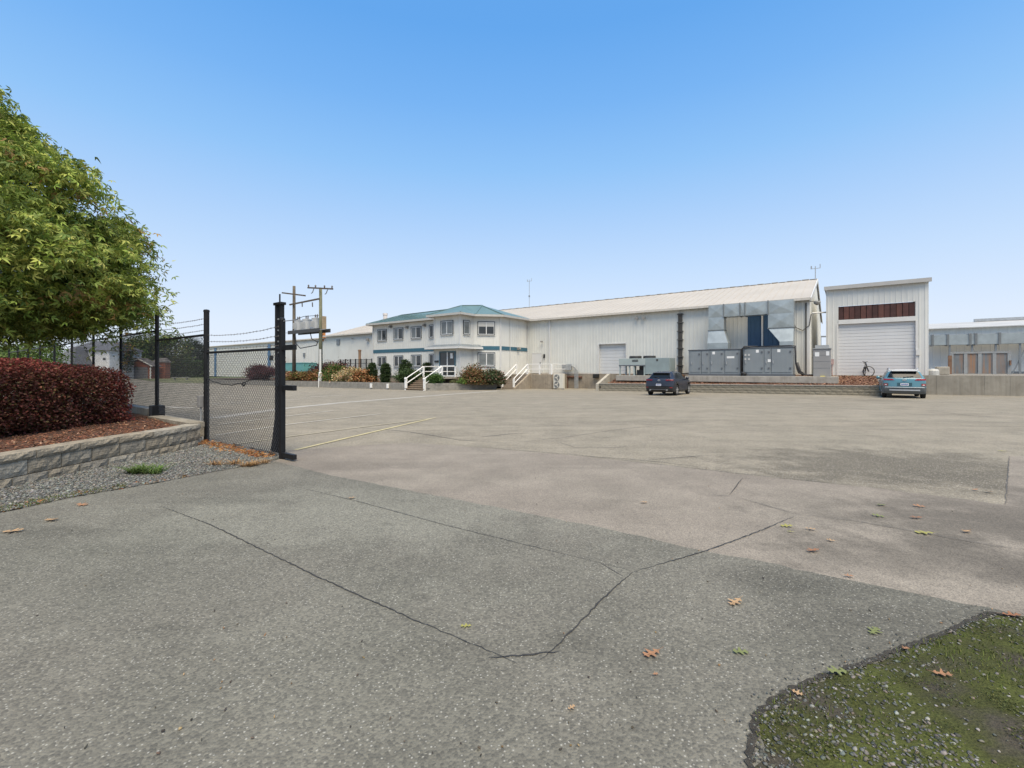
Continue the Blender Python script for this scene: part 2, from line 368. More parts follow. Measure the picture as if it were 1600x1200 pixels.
# painted stall lines, the pale drainage strip and sealed cracks are pieces of the ground
def ribbon(name, pts, width, m, parent, dz, step=.4, amp=0., taper=False, seed=3):
    rs = random.Random(seed); P = []
    for a, b in zip(pts, pts[1:]):
        n = max(1, int((b-a).length/step))
        for k in range(n): P.append(a.lerp(b, k/n))
    P.append(pts[-1]); mb = MB(); N = len(P)
    for k, p in enumerate(P):
        d = (P[min(k+1,N-1)]-P[max(k-1,0)]); d.z = 0; d.normalize(); s = Vector((-d.y, d.x, 0))
        w = width*(.5 if not taper else .5*(.25+.75*min(1, 4*min(k, N-1-k)/N)))
        w *= rs.uniform(1-amp*.6, 1+amp*.6); off = s*rs.uniform(-1,1)*amp*width
        for sg in (-1, 1):
            q = p + off + s*w*sg; mb.v.append((q.x, q.y, g(q.x, q.y)+dz))
    for k in range(N-1): mb.f.append((2*k, 2*k+2, 2*k+3, 2*k+1))
    return mb.build(name, m, parent)
def worn_paint(name, c, under, amt):
    m = mat(name, c, .8, .12, 5, dirt=under, dirt_amt=amt); return m
WHT = worn_paint('paint_white', (.46,.43,.37), (.23,.205,.165), .85)
YEL = worn_paint('paint_yellow', (.46,.40,.22), (.23,.205,.165), .75)
PAL = worn_paint('paint_faded', (.36,.32,.23), (.23,.205,.165), .85)
CON = mat('swale_concrete', (.33,.31,.27), .9, .15, 1.5, .3, 40, dirt=(.22,.2,.17), dirt_amt=.5)
ribbon('drainage_strip', [gp(330,654), gp(446,638), gp(537,629), gp(640,621), gp(780,610.5)], .55, CON, ground, .006, 1.)
for pts, w, m in (([(462,703.5),(680,653)], .09, YEL), ([(330,700),(455,682)], .10, PAL), ([(455,682),(678,653.5)], .10, PAL), ([(335,681),(446,664)], .10, WHT), ([(446,664),(594,647)], .10, WHT),
        ([(340,664),(521,642)], .10, WHT), ([(256,636),(301,638)], .35, WHT), ([(298,632.5),(427,626)], .16, WHT), ([(200,641),(240,640)], .2, WHT), ([(330,633.5),(378,630)], .12, WHT),
        ([(446,625),(468,624)], .14, WHT), ([(468,622.5),(490,622)], .16, WHT), ([(484,619.6),(512,620.6)], .16, WHT), ([(500,617.6),(536,618.6)], .14, WHT), ([(540,616.2),(585,615.6)], .10, PAL), ([(575,614),(636,612.6)], .10, PAL)):
    ribbon('painted_line', [gp(*p) for p in pts], w, m, ground, .010, .5, .06)
TAR = mat('crack_tar', (.035,.034,.033), .8, .3, 30)
TARL = mat('hairline_crack', (.09,.085,.078), .9, .3, 30)
for i, (pts, w, m) in enumerate((
        ([(250,792),(330,822),(500,905),(640,968),(760,1018),(808,1040)], .009, TAR),
        ([(764,1031),(800,1028),(874,1021)], .010, TAR), ([(845,1034),(870,1012),(940,940),(988,896)], .009, TAR),
        ([(455,760),(560,785),(700,823),(850,860),(988,894)], .006, TAR), ([(988,896),(1092,866),(1170,838),(1246,806)], .009, TAR),
        ([(935,880),(975,903)], .006, TARL), ([(1140,775),(1160,748)], .009, TAR), ([(1150,778),(1190,789),(1246,805)], .009, TAR), ([(1246,805),(1330,814),(1430,832),(1540,852),(1610,862)], .009, TARL),
        ([(1110,775),(1140,776)], .008, TARL))):
    ribbon('crack', [gp(*p) for p in pts], w, m, near, .0125, .035, .6, True, i)
for i, (pts, w) in enumerate((([(560,668),(640,675),(720,688),(800,693)], .02), ([(800,692),(880,684),(960,672),(1075,660)], .013), ([(870,690),(900,700),(960,700),(1010,694)], .01),
        ([(700,672),(800,668),(900,664),(1000,663),(1100,668)], .02), ([(1000,720),(1100,712),(1180,715)], .015), ([(1100,668),(1200,664),(1330,668),(1480,675)], .02), ([(900,712),(960,716),(1030,722),(1110,732)], .014), ([(740,684),(800,678),(840,676)], .02),
        ([(1577,713),(1574,750),(1571,789)], .012), ([(1440,640),(1520,650),(1600,656)], .025), ([(640,689),(700,694.5),(914,712.5),(1172,742),(1375,763),(1571,788)], .012))):
    ribbon('crack', [gp(*p) for p in pts], w, TARL, ground, .007, .12, .5, True, 50+i)

# ------------------------------------------------------------------ mossy verge, front right
vx = px([(1170,1260),(1172,1190),(1182,1125),(1213,1094),(1268,1066),(1347,1041),(1380,1027),(1440,1007),(1487,988),(1549,960),(1600,968),(1700,985)])
verge_edge = jitter_edge(vx, .06, .010, 4); verge_poly = verge_edge + [(5.5,2.6),(5.5,.3),(.9,.3)]
def inside(poly, x, y):
    c = False; n = len(poly); j = n-1
    for i in range(n):
        xi, yi = poly[i]; xj, yj = poly[j]
        if (yi > y) != (yj > y) and x < (xj-xi)*(y-yi)/(yj-yi)+xi: c = not c
        j = i
    return c
def seg_dist(poly, x, y):
    b = 9.
    for (x0,y0),(x1,y1) in zip(poly, poly[1:]):
        dx, dy = x1-x0, y1-y0; L2 = dx*dx+dy*dy or 1e-9; t_ = max(0, min(1, ((x-x0)*dx+(y-y0)*dy)/L2)); b = min(b, math.hypot(x-x0-dx*t_, y-y0-dy*t_))
    return b
def moss_mat():
    m = bpy.data.materials.new('moss_soil'); m.use_nodes = True; t = m.node_tree; L = t.links.new; b = t.nodes['Principled BSDF']; b.inputs['Roughness'].default_value = .95; b.inputs['Specular IOR Level'].default_value = .15
    co = nn(t, 'ShaderNodeTexCoord').outputs['Object']
    n1 = nn(t, 'ShaderNodeTexNoise'); n1.inputs['Scale'].default_value = 3.2; n1.inputs['Detail'].default_value = 7; L(co, n1.inputs['Vector'])
    cr = nn(t, 'ShaderNodeValToRGB'); L(n1.outputs[0], cr.inputs[0])
    e = cr.color_ramp.elements; e[0].position = .36; e[0].color = (.062,.055,.042,1); e[1].position = .64; e[1].color = (.068,.078,.022,1); x = e.new(.48); x.color = (.052,.056,.020,1)
    n2 = nn(t, 'ShaderNodeTexNoise'); n2.inputs['Scale'].default_value = 90; n2.inputs['Detail'].default_value = 4; L(co, n2.inputs['Vector'])
    mu = nn(t, 'ShaderNodeMixRGB', blend_type='OVERLAY'); mu.inputs[0].default_value = .8; L(cr.outputs[0], mu.inputs[1]); L(n2.outputs[0], mu.inputs[2]); L(mu.outputs[0], b.inputs['Base Color'])
    bp = nn(t, 'ShaderNodeBump'); bp.inputs['Strength'].default_value = .9; bp.inputs['Distance'].default_value = .012; L(n2.outputs[0], bp.inputs['Height']); L(bp.outputs[0], b.inputs['Normal'])
    return m
rv = random.Random(3)
def vz(x, y): return .011 + .035*min(1, seg_dist(verge_edge, x, y)/.5) + .006*math.sin(x*9+1.3*y)*math.cos(y*7)
mb = MB(); STEP = .05; xs = np.arange(.6, 5.5, STEP); ys = np.arange(.35, 3.2, STEP); idx = {}
def vid(i, j):
    if (i, j) not in idx:
        x, y = xs[0]+i*STEP, ys[0]+j*STEP; idx[(i, j)] = len(mb.v); mb.v.append((x, y, vz(x, y) if inside(verge_poly, x, y) else .003))
    return idx[(i, j)]
for i in range(len(xs)-1):
    for j in range(len(ys)-1):
        if any(inside(verge_poly, xs[0]+(i+a)*STEP, ys[0]+(j+b)*STEP) for a in (0,1) for b in (0,1)): mb.f.append((vid(i,j), vid(i+1,j), vid(i+1,j+1), vid(i,j+1)))
verge = structure(mb.build('verge', moss_mat(), smooth=True))

def stones(name, pts, s0, s1, cols, m, seed, flat=.6, parent=None, ex=1.7):
    """loose stones: irregular eight-cornered lumps, every one real geometry"""
    rng = np.random.default_rng(seed); n = len(pts)
    base = np.array([(1,0,0),(-1,0,0),(0,1,0),(0,-1,0),(0,0,1),(0,0,-1),(.6,.6,.55),(-.6,.55,.6),(-.55,-.6,.5),(.6,-.6,.55)])
    tri = [(0,6,9),(6,4,9),(2,6,0),(2,7,6),(6,7,4),(7,1,8),(7,8,4),(2,1,7),(8,9,4),(1,3,8),(3,9,8),(3,0,9),(0,3,5),(3,1,5),(1,2,5),(2,0,5)]
    k = len(base); B = base[None]*rng.uniform(.7, 1.25, (n,k,1)); s = (s0 + (s1-s0)*rng.uniform(0,1,n)**ex)
    B = B*s[:,None,None]*np.stack([rng.uniform(.8,1.4,n), rng.uniform(.7,1.1,n), flat*rng.uniform(.7,1.2,n)],1)[:,None,:]
    a = rng.uniform(0,6.283,n); ca, sa = np.cos(a)[:,None], np.sin(a)[:,None]
    X = B[:,:,0]*ca - B[:,:,1]*sa; Y = B[:,:,0]*sa + B[:,:,1]*ca; tl = rng.normal(0,.25,n)[:,None]; Z = B[:,:,2] + X*tl
    V = np.stack([X,Y,Z],2) + np.array(pts)[:,None,:]
    F = (np.array(tri)[None]+ (np.arange(n)*k)[:,None,None]).reshape(-1,3)
    me = bpy.data.meshes.new(name); me.vertices.add(n*k); me.vertices.foreach_set('co', V.astype(np.float32).ravel()); me.loops.add(F.size); me.loops.foreach_set('vertex_index', F.ravel().astype(np.int32))
    me.polygons.add(len(F)); me.polygons.foreach_set('loop_start', np.arange(0,F.size,3,dtype=np.int32)); me.polygons.foreach_set('loop_total', np.full(len(F),3,dtype=np.int32)); me.update(calc_edges=True)
    at = me.color_attributes.new('Col','FLOAT_COLOR','POINT'); c4 = np.ones((n,k,4),np.float32); c4[:,:,:3] = cols[:,None,:]; at.data.foreach_set('color', c4.ravel())
    me.materials.append(m); o = bpy.data.objects.new(name, me); COL.objects.link(o); o['kind'] = 'stuff'
    if parent is not None: attach(o, parent)
    return o
STONE = mat('stone_attr', (.3,.3,.3), .85, .2, 60, .3, 90, attr=True, spec=.3)
def fill(poly, n, seed, zf, x0, x1, y0, y1, keep=None):
    rng = random.Random(seed); o = []
    while len(o) < n:
        x, y = rng.uniform(x0, x1), rng.uniform(y0, y1)
        if inside(poly, x, y) and (keep is None or rng.random() < keep(x, y)): o.append((x, y, zf(x, y)))
    return o
def keepv(x, y):
    d = seg_dist(verge_edge, x, y); k = .10 + .75*math.exp(-d/.07)
    if x < 1.75 and y < 2.15: k += .8
    return min(1, k*(.6+.8*(math.sin(x*5.1+y*3.3)*math.sin(y*6.7-x*2.)>-.2)))
pts = fill(verge_poly, 5200, 11, lambda x, y: vz(x, y)+.001, .8, 4.2, .8, 3.1, keepv)
tag(stones('verge_gravel', pts, .0025, .0115, pick_cols(len(pts), [(.17,.17,.15),(.11,.115,.105),(.25,.245,.22),(.14,.125,.10),(.07,.072,.062)], [4,4,1.5,3,3], 12, .3), STONE, 13), 'loose grey gravel scattered over the mossy verge corner', 'gravel')
def blades(name, pts, h, w, cols, seed, label, cat, lean=.5, parent=None):
    rng = np.random.default_rng(seed); n = len(pts); P = np.array(pts); a = rng.uniform(0,6.283,n); hh = h*rng.uniform(.4,1.2,n); ln = rng.uniform(.1,lean,n)*hh*1.6
    d = np.stack([np.cos(a),np.sin(a),0*a],1); s = np.stack([-np.sin(a),np.cos(a),0*a],1)*w
    z = np.array([0,0,1.])
    V = np.stack([P-s, P+s, P+s*.7+d*(ln*.45)[:,None]+z*(hh*.6)[:,None], P-s*.7+d*(ln*.45)[:,None]+z*(hh*.6)[:,None], P+d*ln[:,None]+z*hh[:,None]],1)
    F = (np.array([(0,1,2),(0,2,3),(3,2,4)])[None]+(np.arange(n)*5)[:,None,None]).reshape(-1,3)
    me = bpy.data.meshes.new(name); me.vertices.add(n*5); me.vertices.foreach_set('co', V.astype(np.float32).ravel()); me.loops.add(F.size); me.loops.foreach_set('vertex_index', F.ravel().astype(np.int32))
    me.polygons.add(len(F)); me.polygons.foreach_set('loop_start', np.arange(0,F.size,3,dtype=np.int32)); me.polygons.foreach_set('loop_total', np.full(len(F),3,dtype=np.int32)); me.update(calc_edges=True)
    at = me.color_attributes.new('Col','FLOAT_COLOR','POINT'); c4 = np.ones((n,5,4),np.float32); c4[:,:,:3] = cols[:,None,:]; at.data.foreach_set('color', c4.ravel())
    me.materials.append(FOL); o = bpy.data.objects.new(name, me); COL.objects.link(o); o['kind'] = 'stuff'
    if parent is not None: attach(o, parent)
    return tag(o, label, cat)
sedge = [Vector((x, y, 0)) for x, y in verge_edge]
ribbon('soil_edge', [Vector((x, y, 0)) for x, y in vx], .03, mat('edge_soil', (.045,.04,.032), .95, .4, 30, 1., 90), verge, .0145, .02, .35, False, 8)
rg = random.Random(17); pts = []
for _ in range(900):
    q = sedge[rg.randrange(len(sedge))]; a_ = rg.uniform(0,6.28); r_ = abs(rg.gauss(0,.06)); pts.append((q.x+math.cos(a_)*r_, q.y+math.sin(a_)*r_, .014))
tag(stones('spilled_grit', pts, .0015, .006, pick_cols(len(pts), [(.145,.145,.13),(.08,.085,.08),(.11,.10,.08)], [2,3,3], 18, .3), STONE, 19), 'fine dark grit spilling from the verge onto the asphalt', 'grit')
rm = np.random.default_rng(41); pts = fill(verge_poly, 420, 43, vz, 1., 4.4, .8, 3.1, lambda x, y: .25+.75*(math.sin(x*4.3+1)*math.sin(y*5.1+x) > -.1)); C_ = np.repeat(np.array(pts), 55, 0); q_ = rm.normal(0,1,C_.shape)*np.array([.028,.028,.0]); C_ = C_+q_; C_[:,2] += np.maximum(0, .014-8*(q_[:,0]**2+q_[:,1]**2))+rm.uniform(0,.004,len(C_))
o_ = leaf_mesh('moss', C_, .009, pick_cols(len(C_), [(.062,.075,.018),(.095,.108,.03),(.048,.056,.016),(.13,.135,.04)], [4,3,4,1], 44), FOL, up=.6, droop=-.3, seed=45, kind='stuff'); tag(o_, 'cushions of olive green moss on the front right verge', 'moss')
def keepg(x, y): return max(0., min(1., 1.4*(math.sin(x*3.1+1)*math.sin(y*4.3+x*1.7)) + (.3 if x > 2.2 else -.1)))
pts = fill(verge_poly, 3800, 21, vz, 1., 4.4, .8, 3.1, keepg)
blades('moss_grass', pts, .022, .0022, pick_cols(len(pts), [(.085,.115,.02),(.12,.14,.03),(.06,.08,.018)], [3,2,3], 22), 23, 'short bright green grass and moss tufts on the front right verge', 'grass', .8)
# ------------------------------------------------------------------ planter, gravel strip, fence, hedge and maple on the left
BLK = mat('split_block', (.25,.225,.18), .92, .25, 9, 1., 30, dirt=(.11,.10,.085), dirt_amt=.6)
BLKS = [BLK] + [mat('split_block_'+n_, c_, .92, .25, 9, 1., 30, dirt=(.09,.08,.065), dirt_amt=.6) for n_, c_ in (('warm',(.26,.225,.17)),('pale',(.30,.275,.225)))]
CONC = mat('concrete', (.34,.32,.28), .9, .16, 2.2, .35, 30, dirt=(.17,.15,.12), dirt_amt=.45, streak=.3)
def block_mesh(name, w, h, d, m, seed, rough=.012):
    """a split-faced block: x along the wall, front at y=0 facing -y, back at y=d"""
    rs = random.Random(seed); mb = MB(); nx, nz = 7, 3
    for i in range(nx+1):
        for j in range(nz+1):
            e = (i in (0,nx)) or (j in (0,nz)); mb.v.append((w*i/nx, (.014+rs.uniform(0,.004)) if e else rs.uniform(-rough, rough), h*j/nz))
    for i in range(nx):
        for j in range(nz): a = i*(nz+1)+j; mb.f.append((a, a+nz+1, a+nz+2, a+1))
    b = len(mb.v); mb.v += [(0,d,0),(w,d,0),(w,d,h),(0,d,h)]
    ids = lambda i, j: i*(nz+1)+j
    mb.f += [tuple([ids(i,nz) for i in range(nx+1)] + [b+2, b+3]), tuple([ids(i,0) for i in range(nx,-1,-1)] + [b, b+1]), tuple([ids(0,j) for j in range(nz+1)] + [b+3, b]), tuple([ids(nx,j) for j in range(nz,-1,-1)] + [b+1, b+2]), (b,b+3,b+2,b+1)]
    me = bpy.data.meshes.new(name); me.from_pydata(mb.v, [], mb.f); me.update()
    bm = bmesh.new(); bm.from_mesh(me); bmesh.ops.recalc_face_normals(bm, faces=bm.faces); bm.to_mesh(me); bm.free(); me.materials.append(m); return me
def place(me, name, parent, loc, rz):
    o = bpy.data.objects.new(name, me); COL.objects.link(o); o.location = loc; o.rotation_euler = (0,0,rz); attach(o, parent); return o
def along(pts, s0, ln):
    """point at arc length s0 and chord direction to s0+ln"""
    def at(s):
        for a, b in zip(pts, pts[1:]):
            l = (b-a).length
            if s <= l or b is pts[-1]: return a + (b-a)*(s/l)
            s -= l
    return at(s0), at(s0+ln)
def total(pts): return sum((b-a).length for a, b in zip(pts, pts[1:]))
wall_pts = [Vector(p) for p in ((-6.40,3.6),(-6.38,4.8),(-6.35,5.69),(-6.33,6.5),(-6.29,7.18),(-6.20,7.7),(-6.14,8.2),(-6.12,8.7),(-6.16,9.05),(-6.32,9.28))]
pw = thing('planter_wall', (-6.3,6.8,0), 'low curved retaining wall of grey split-faced blocks beneath the red hedge', 'retaining wall')
BL = .44; vm = [block_mesh('block', BL-.012, .188, .25, BLKS[s % 3], s, .011) for s in range(4)]; vb = [block_mesh('block', BL-.012, .143, .25, BLKS[s % 3], 10+s, .010) for s in range(4)]
vc = [block_mesh('cap_block', .6-.010, .105, .30, BLKS[s % 3], 20+s, .006) for s in range(4)]
rs = random.Random(5)
def course(pts, parent, meshes, name, ln, z, start, inset):
    s = start; T = total(pts); k = 0
    while s+ln <= T+.02:
        a, b = along(pts, max(0,s), ln); d = (b-a).normalized(); n = Vector((d.y, -d.x))           # outward (towards +x for a wall running +y)
        c = a - n*inset
        place(meshes[rs.randrange(len(meshes))], name, parent, (c.x, c.y, z), math.atan2(d.y, d.x)); s += ln; k += 1
course(wall_pts, pw, vb, 'block', BL, -.022, .0, 0); course(wall_pts, pw, vm, 'block', BL, .130, .2, .02); course(wall_pts, pw, vc, 'cap_block', .6, .322, .1, .01)
ret = [Vector((-6.34,9.40)), Vector((-8.75,11.12))]                                                # return along the fence
course(ret, pw, vm, 'block', BL, .130, 0, .0); course(ret, pw, vc, 'cap_block', .6, .322, 0, -.01)
# bed of bark behind the wall
bedp = [(-6.52,3.6),(-6.5,5.7),(-6.45,7.2),(-6.3,8.3),(-6.3,9.0),(-6.55,9.5),(-8.8,11.15),(-20,19.2),(-26,19.2),(-26,3.6)]
MUL = mat('bark_mulch', (.075,.036,.022), .95, .5, 9, 1., 70, dirt=(.16,.085,.05), dirt_amt=.6)
def bz(x, y): return .335 + .02*math.sin(3*x+y)*math.sin(2.3*y) + .03*min(1, max(0, (-6.6-x)/1.5))
mb = MB(); xs_ = np.arange(-12., -6.2, .12); ys_ = np.arange(3.6, 12.2, .12); ii = {}
for a in range(len(xs_)):
    for b in range(len(ys_)):
        if all(inside(bedp, xs_[a]+i*.12, ys_[b]+j*.12) for i in (0,1) for j in (0,1)):
            q = []
            for i, j in ((0,0),(1,0),(1,1),(0,1)):
                if (a+i,b+j) not in ii: x, y = xs_[0]+(a+i)*.12, ys_[0]+(b+j)*.12; ii[(a+i,b+j)] = len(mb.v); mb.v.append((x, y, bz(x, y)))
                q.append(ii[(a+i,b+j)])
            mb.f.append(tuple(q))
bed = structure(mb.build('planting_bed', MUL, smooth=True))
structure(MB().poly([(x, y, .27) for x, y in bedp]).build('bed_soil', mat('soil', (.06,.045,.032), .95, .3, 8, .6, 40)))
def chips(name, pts, s0, s1, cols, seed, label, cat):
    rng = np.random.default_rng(seed); n = len(pts); P = np.array(pts); a = rng.uniform(0,6.283,n); l = rng.uniform(s0,s1,n); w = l*rng.uniform(.2,.5,n); tl = rng.normal(0,.35,(n,2))
    d = np.stack([np.cos(a),np.sin(a),tl[:,0]],1)*l[:,None]; s = np.stack([-np.sin(a),np.cos(a),tl[:,1]],1)*w[:,None]; h = np.stack([0*a,0*a,np.full(n,.006)],1)
    V = np.stack([P-d-s,P+d-s*.6,P+d*.9+s,P-d*.8+s,P-d-s+h,P+d-s*.6+h,P+d*.9+s+h,P-d*.8+s+h],1)
    T = [(4,5,6),(4,6,7),(0,1,5),(0,5,4),(1,2,6),(1,6,5),(2,3,7),(2,7,6),(3,0,4),(3,4,7)]
    F = (np.array(T)[None]+(np.arange(n)*8)[:,None,None]).reshape(-1,3)
    me = bpy.data.meshes.new(name); me.vertices.add(n*8); me.vertices.foreach_set('co', V.astype(np.float32).ravel()); me.loops.add(F.size); me.loops.foreach_set('vertex_index', F.ravel().astype(np.int32))
    me.polygons.add(len(F)); me.polygons.foreach_set('loop_start', np.arange(0,F.size,3,dtype=np.int32)); me.polygons.foreach_set('loop_total', np.full(len(F),3,dtype=np.int32)); me.update(calc_edges=True)
    at = me.color_attributes.new('Col','FLOAT_COLOR','POINT'); c4 = np.ones((n,8,4),np.float32); c4[:,:,:3] = cols[:,None,:]; at.data.foreach_set('color', c4.ravel())
    me.materials.append(STONE); o = bpy.data.objects.new(name, me); COL.objects.link(o); o['kind'] = 'stuff'; return tag(o, label, cat)
RED = [(.17,.07,.04),(.11,.05,.03),(.24,.12,.07),(.06,.035,.025),(.34,.22,.14)]
pts = fill(bedp, 5000, 31, lambda x, y: bz(x,y)+.006, -9.4, -6.3, 4.2, 11.)
chips('bark_chips', pts, .012, .035, pick_cols(len(pts), RED, [4,4,3,3,.6], 32, .3), 33, 'reddish brown bark chips covering the bed under the hedge', 'mulch')

# gravel strip between the wall and the driveway
ge = [(-9,1.7),(-6.5,3.4),(-5.36,4.73),(-5.14,5.36),(-4.70,6.0),(-4.4,6.55),(-4.13,7.11),(-3.93,7.6),(-3.95,7.95)]
gpoly = ge + [(-6.0,9.3),(-6.1,9.2),(-6.06,8.6),(-6.1,8.),(-6.25,7.2),(-6.3,6.),(-6.36,4.),(-9,3.4)]
GRV = mat('gravel_bed', (.115,.11,.095), .95, .4, 14, 1., 80, dirt=(.10,.095,.08), dirt_amt=.5)
def gz(x, y): return .012 + .012*min(1, seg_dist(ge, x, y)/.5)
mb = MB(); mb2 = {}; xs_ = np.arange(-9., -3.8, .1); ys_ = np.arange(1.7, 9.5, .1)
for a in range(len(xs_)):
    for b in range(len(ys_)):
        if any(inside(gpoly, xs_[0]+(a+i)*.1, ys_[0]+(b+j)*.1) for i in (0,1) for j in (0,1)):
            q = []
            for i, j in ((0,0),(1,0),(1,1),(0,1)):
                if (a+i,b+j) not in mb2:
                    x, y = xs_[0]+(a+i)*.1, ys_[0]+(b+j)*.1; mb2[(a+i,b+j)] = len(mb.v); mb.v.append((x, y, gz(x,y) if inside(gpoly,x,y) else .002))
                q.append(mb2[(a+i,b+j)])
            mb.f.append(tuple(q))
structure(mb.build('gravel_strip', GRV, smooth=True))
pts = fill(gpoly, 24000, 41, lambda x, y: gz(x,y)+.003, -7.4, -3.9, 3.2, 9.4)
tag(stones('gravel', pts, .006, .021, pick_cols(len(pts), [(.165,.168,.155),(.115,.12,.113),(.24,.235,.21),(.17,.15,.12),(.075,.078,.072)], [5,4,1.6,3,3], 42, .3), STONE, 43), 'blue-grey crushed gravel between block wall and driveway', 'gravel')
def strip_pts(n, seed, off0, off1, k0=0., k1=1.):
    rng = random.Random(seed); o = []; P = [Vector(p) for p in ge]; T = total(P)
    while len(o) < n:
        a, b = along(P, rng.uniform(k0,k1)*T*.99, .02); d = (b-a).normalized(); nrm = Vector((-d.y, d.x)); q = a + nrm*rng.uniform(off0,off1)
        o.append((q.x, q.y, gz(q.x, q.y)))
    return o
pts = strip_pts(1800, 51, -.02, .22, .3, .72)
blades('verge_grass', pts, .035, .003, pick_cols(len(pts), [(.09,.13,.03),(.13,.15,.04),(.16,.13,.06)], [4,3,2], 52), 53, 'thin green grass along the edge of the gravel strip', 'grass', .9)
# small plants in the gravel
def tuft(name, c, r, n, h, w, pal, label, cat, seed, lean=1.):
    rng = random.Random(seed); pts = []; cs = [(rng.gauss(0,r*.8), rng.gauss(0,r*.35)) for _ in range(9)]
    for _ in range(n):
        q = cs[rng.randrange(9)]; x, y = c[0]+q[0]+rng.gauss(0,r*.16), c[1]+q[1]+rng.gauss(0,r*.12); pts.append((x, y, gz(x,y)))
    o = blades(name, pts, h, w, pick_cols(n, pal, [1]*len(pal), seed), seed, label, cat, lean); del o['kind']; return o
tuft('weed', gp(228,742)[:2], .2, 380, .11, .007, [(.08,.14,.03),(.11,.16,.04),(.06,.09,.025)], 'leafy green weed growing in the gravel strip', 'weed', 61, 1.8)
tuft('dry_grass', gp(376,729)[:2], .26, 480, .07, .004, [(.30,.18,.08),(.36,.23,.11),(.22,.13,.06)], 'clump of dry orange-tan grass at the gravel edge near the gate', 'grass', 62, 2.2)
def litter(n, seed, k0, k1, o0, o1):
    return strip_pts(n, seed, o0, o1, k0, k1)
pts = litter(260, 71, .28, .8, .0, .16)
F0 = Vector((-6.39,9.52)); FD = Vector((-970/A2, FPX/A2))
for k in range(420):
    s_ = random.uniform(-2.9, -.1); q = F0 + FD*s_ + Vector((-FD.y, FD.x))*random.gauss(.14,.10); pts.append((q.x, q.y, gz(q.x,q.y)+.01+random.uniform(0,.03)))
OR = [(.42,.20,.07),(.33,.14,.05),(.50,.28,.11),(.24,.10,.045)]
pos = np.array(pts)
o = leaf_mesh('leaf_litter', pos, .055, pick_cols(len(pos), OR, [3,3,2,2], 72), FOL, shape=LEAF3, droop=0., up=1.2, seed=73, kind='stuff'); tag(o, 'drift of orange fallen leaves under the fence and along the gravel', 'fallen leaves')

# ------------------------------------------------------------------ chain-link fence with barbed wire
BLKM = mat('black_coated_steel', (.012,.0125,.014), .5, .2, 8, .1, 60, spec=.25)
WIRE = mat('vinyl_wire', (.035,.036,.038), .5, .1, 8)
GALV = mat('galvanised', (.42,.43,.43), .45, .15, 5, .1, 50, metal=.6)
BARB = mat('barbed_wire_metal', (.16,.14,.12), .6, .2, 10, metal=.4)
fence = thing('chain_link_fence', (F0.x, F0.y, 0), 'tall black chain-link fence topped with barbed wire, beside the red hedge', 'fence')
def fx(s, z, off=0.): q = F0 + FD*s + Vector((-FD.y, FD.x))*off; return Vector((q.x, q.y, z))
def link_panel(s0, s1, z0, z1, d=.034, r=.004):
    mb = MB(); n = int((s1-s0)/d); m_ = int((z1-z0)/.042); seg = 3
    V = []; Fc = []
    for k in range(n):
        base = len(V)
        for j in range(m_+1):
            s_ = s0 + d*(k + ((j+k) % 2)); wob = .004*math.sin(j*.7+k*.3)
            p = fx(s_, z0+(z1-z0)*j/m_, wob)
            for q in range(seg):
                an = 2*math.pi*q/seg; V.append((p.x+FD.x*r*math.cos(an)-FD.y*r*math.sin(an), p.y+FD.y*r*math.cos(an)+FD.x*r*math.sin(an), p.z))
        for j in range(m_):
            for q in range(seg): Fc.append((base+j*seg+q, base+j*seg+(q+1)%seg, base+(j+1)*seg+(q+1)%seg, base+(j+1)*seg+q))
    mb.v, mb.f = V, Fc; return mb
def barbed(s0, z0, s1, z1, sag, parent):
    mb = MB(); n = 24; P = []
    for k in range(n+1):
        f = k/n; P.append(fx(s0+(s1-s0)*f, z0+(z1-z0)*f - sag*4*f*(1-f) + random.uniform(-.004,.004)))
    mb.tube(P, .005, 4)
    for k in range(1, n, 1):
        p = P[k]; a = random.uniform(0,3.14); d = Vector((math.cos(a)*FD.x, math.cos(a)*FD.y, math.sin(a)))*.022
        mb.tube([p-d, p+d], .0028, 3); d2 = Vector((-math.sin(a)*FD.x, -math.sin(a)*FD.y, math.cos(a)))*.018; mb.tube([p-d2, p+d2], .0028, 3)
    return mb.build('barbed_wire', BARB, parent)
def post(s, z0, z1, r, parent, cap=True):
    mb = MB(); p = fx(s, 0); mb.lathe((p.x,p.y,0), (0,0,1), [(z0,.001),(z0,r),(z1-.05,r),(z1-.05,r*1.12),(z1-.015,r*1.12),(z1,r*.8),(z1+.008,.001)], 14)
    return mb.build('post', BLKM, parent, smooth=False)
post(0, -.1, 2.76, .052, fence); post(3.0, .2, 2.98, .043, fence)
for k in range(2, 10): post(3.*k, .25, 2.72, .035, fence)
def rail(s0, s1, z, r=.024):
    return MB().tube([fx(s0, z), fx(s1, z)], r, 8).build('rail', BLKM, fence)
rail(-3.07, -.03, 1.86); rail(.03, 2.97, 2.235)
for k in range(1, 9): rail(3.*k+.03, 3.*k+2.97, 2.47)
link_panel(-3.07, -.04, .06, 1.86).build('wire_mesh', WIRE, fence, kind='stuff'); link_panel(.05, 2.96, .42, 2.235).build('wire_mesh', WIRE, fence, kind='stuff')
link_panel(3.04, 5.96, .55, 2.47).build('wire_mesh', WIRE, fence, kind='stuff'); link_panel(6.04, 8.96, .55, 2.47, .05, .003).build('wire_mesh', WIRE, fence, kind='stuff'); link_panel(9.04, 11.96, .55, 2.47, .05, .003).build('wire_mesh', WIRE, fence, kind='stuff')
for z0, z1, sg in ((2.58,2.62,.02),(2.46,2.48,.015),(2.34,2.35,.02)): barbed(0, z0, 3., z1, sg, fence)
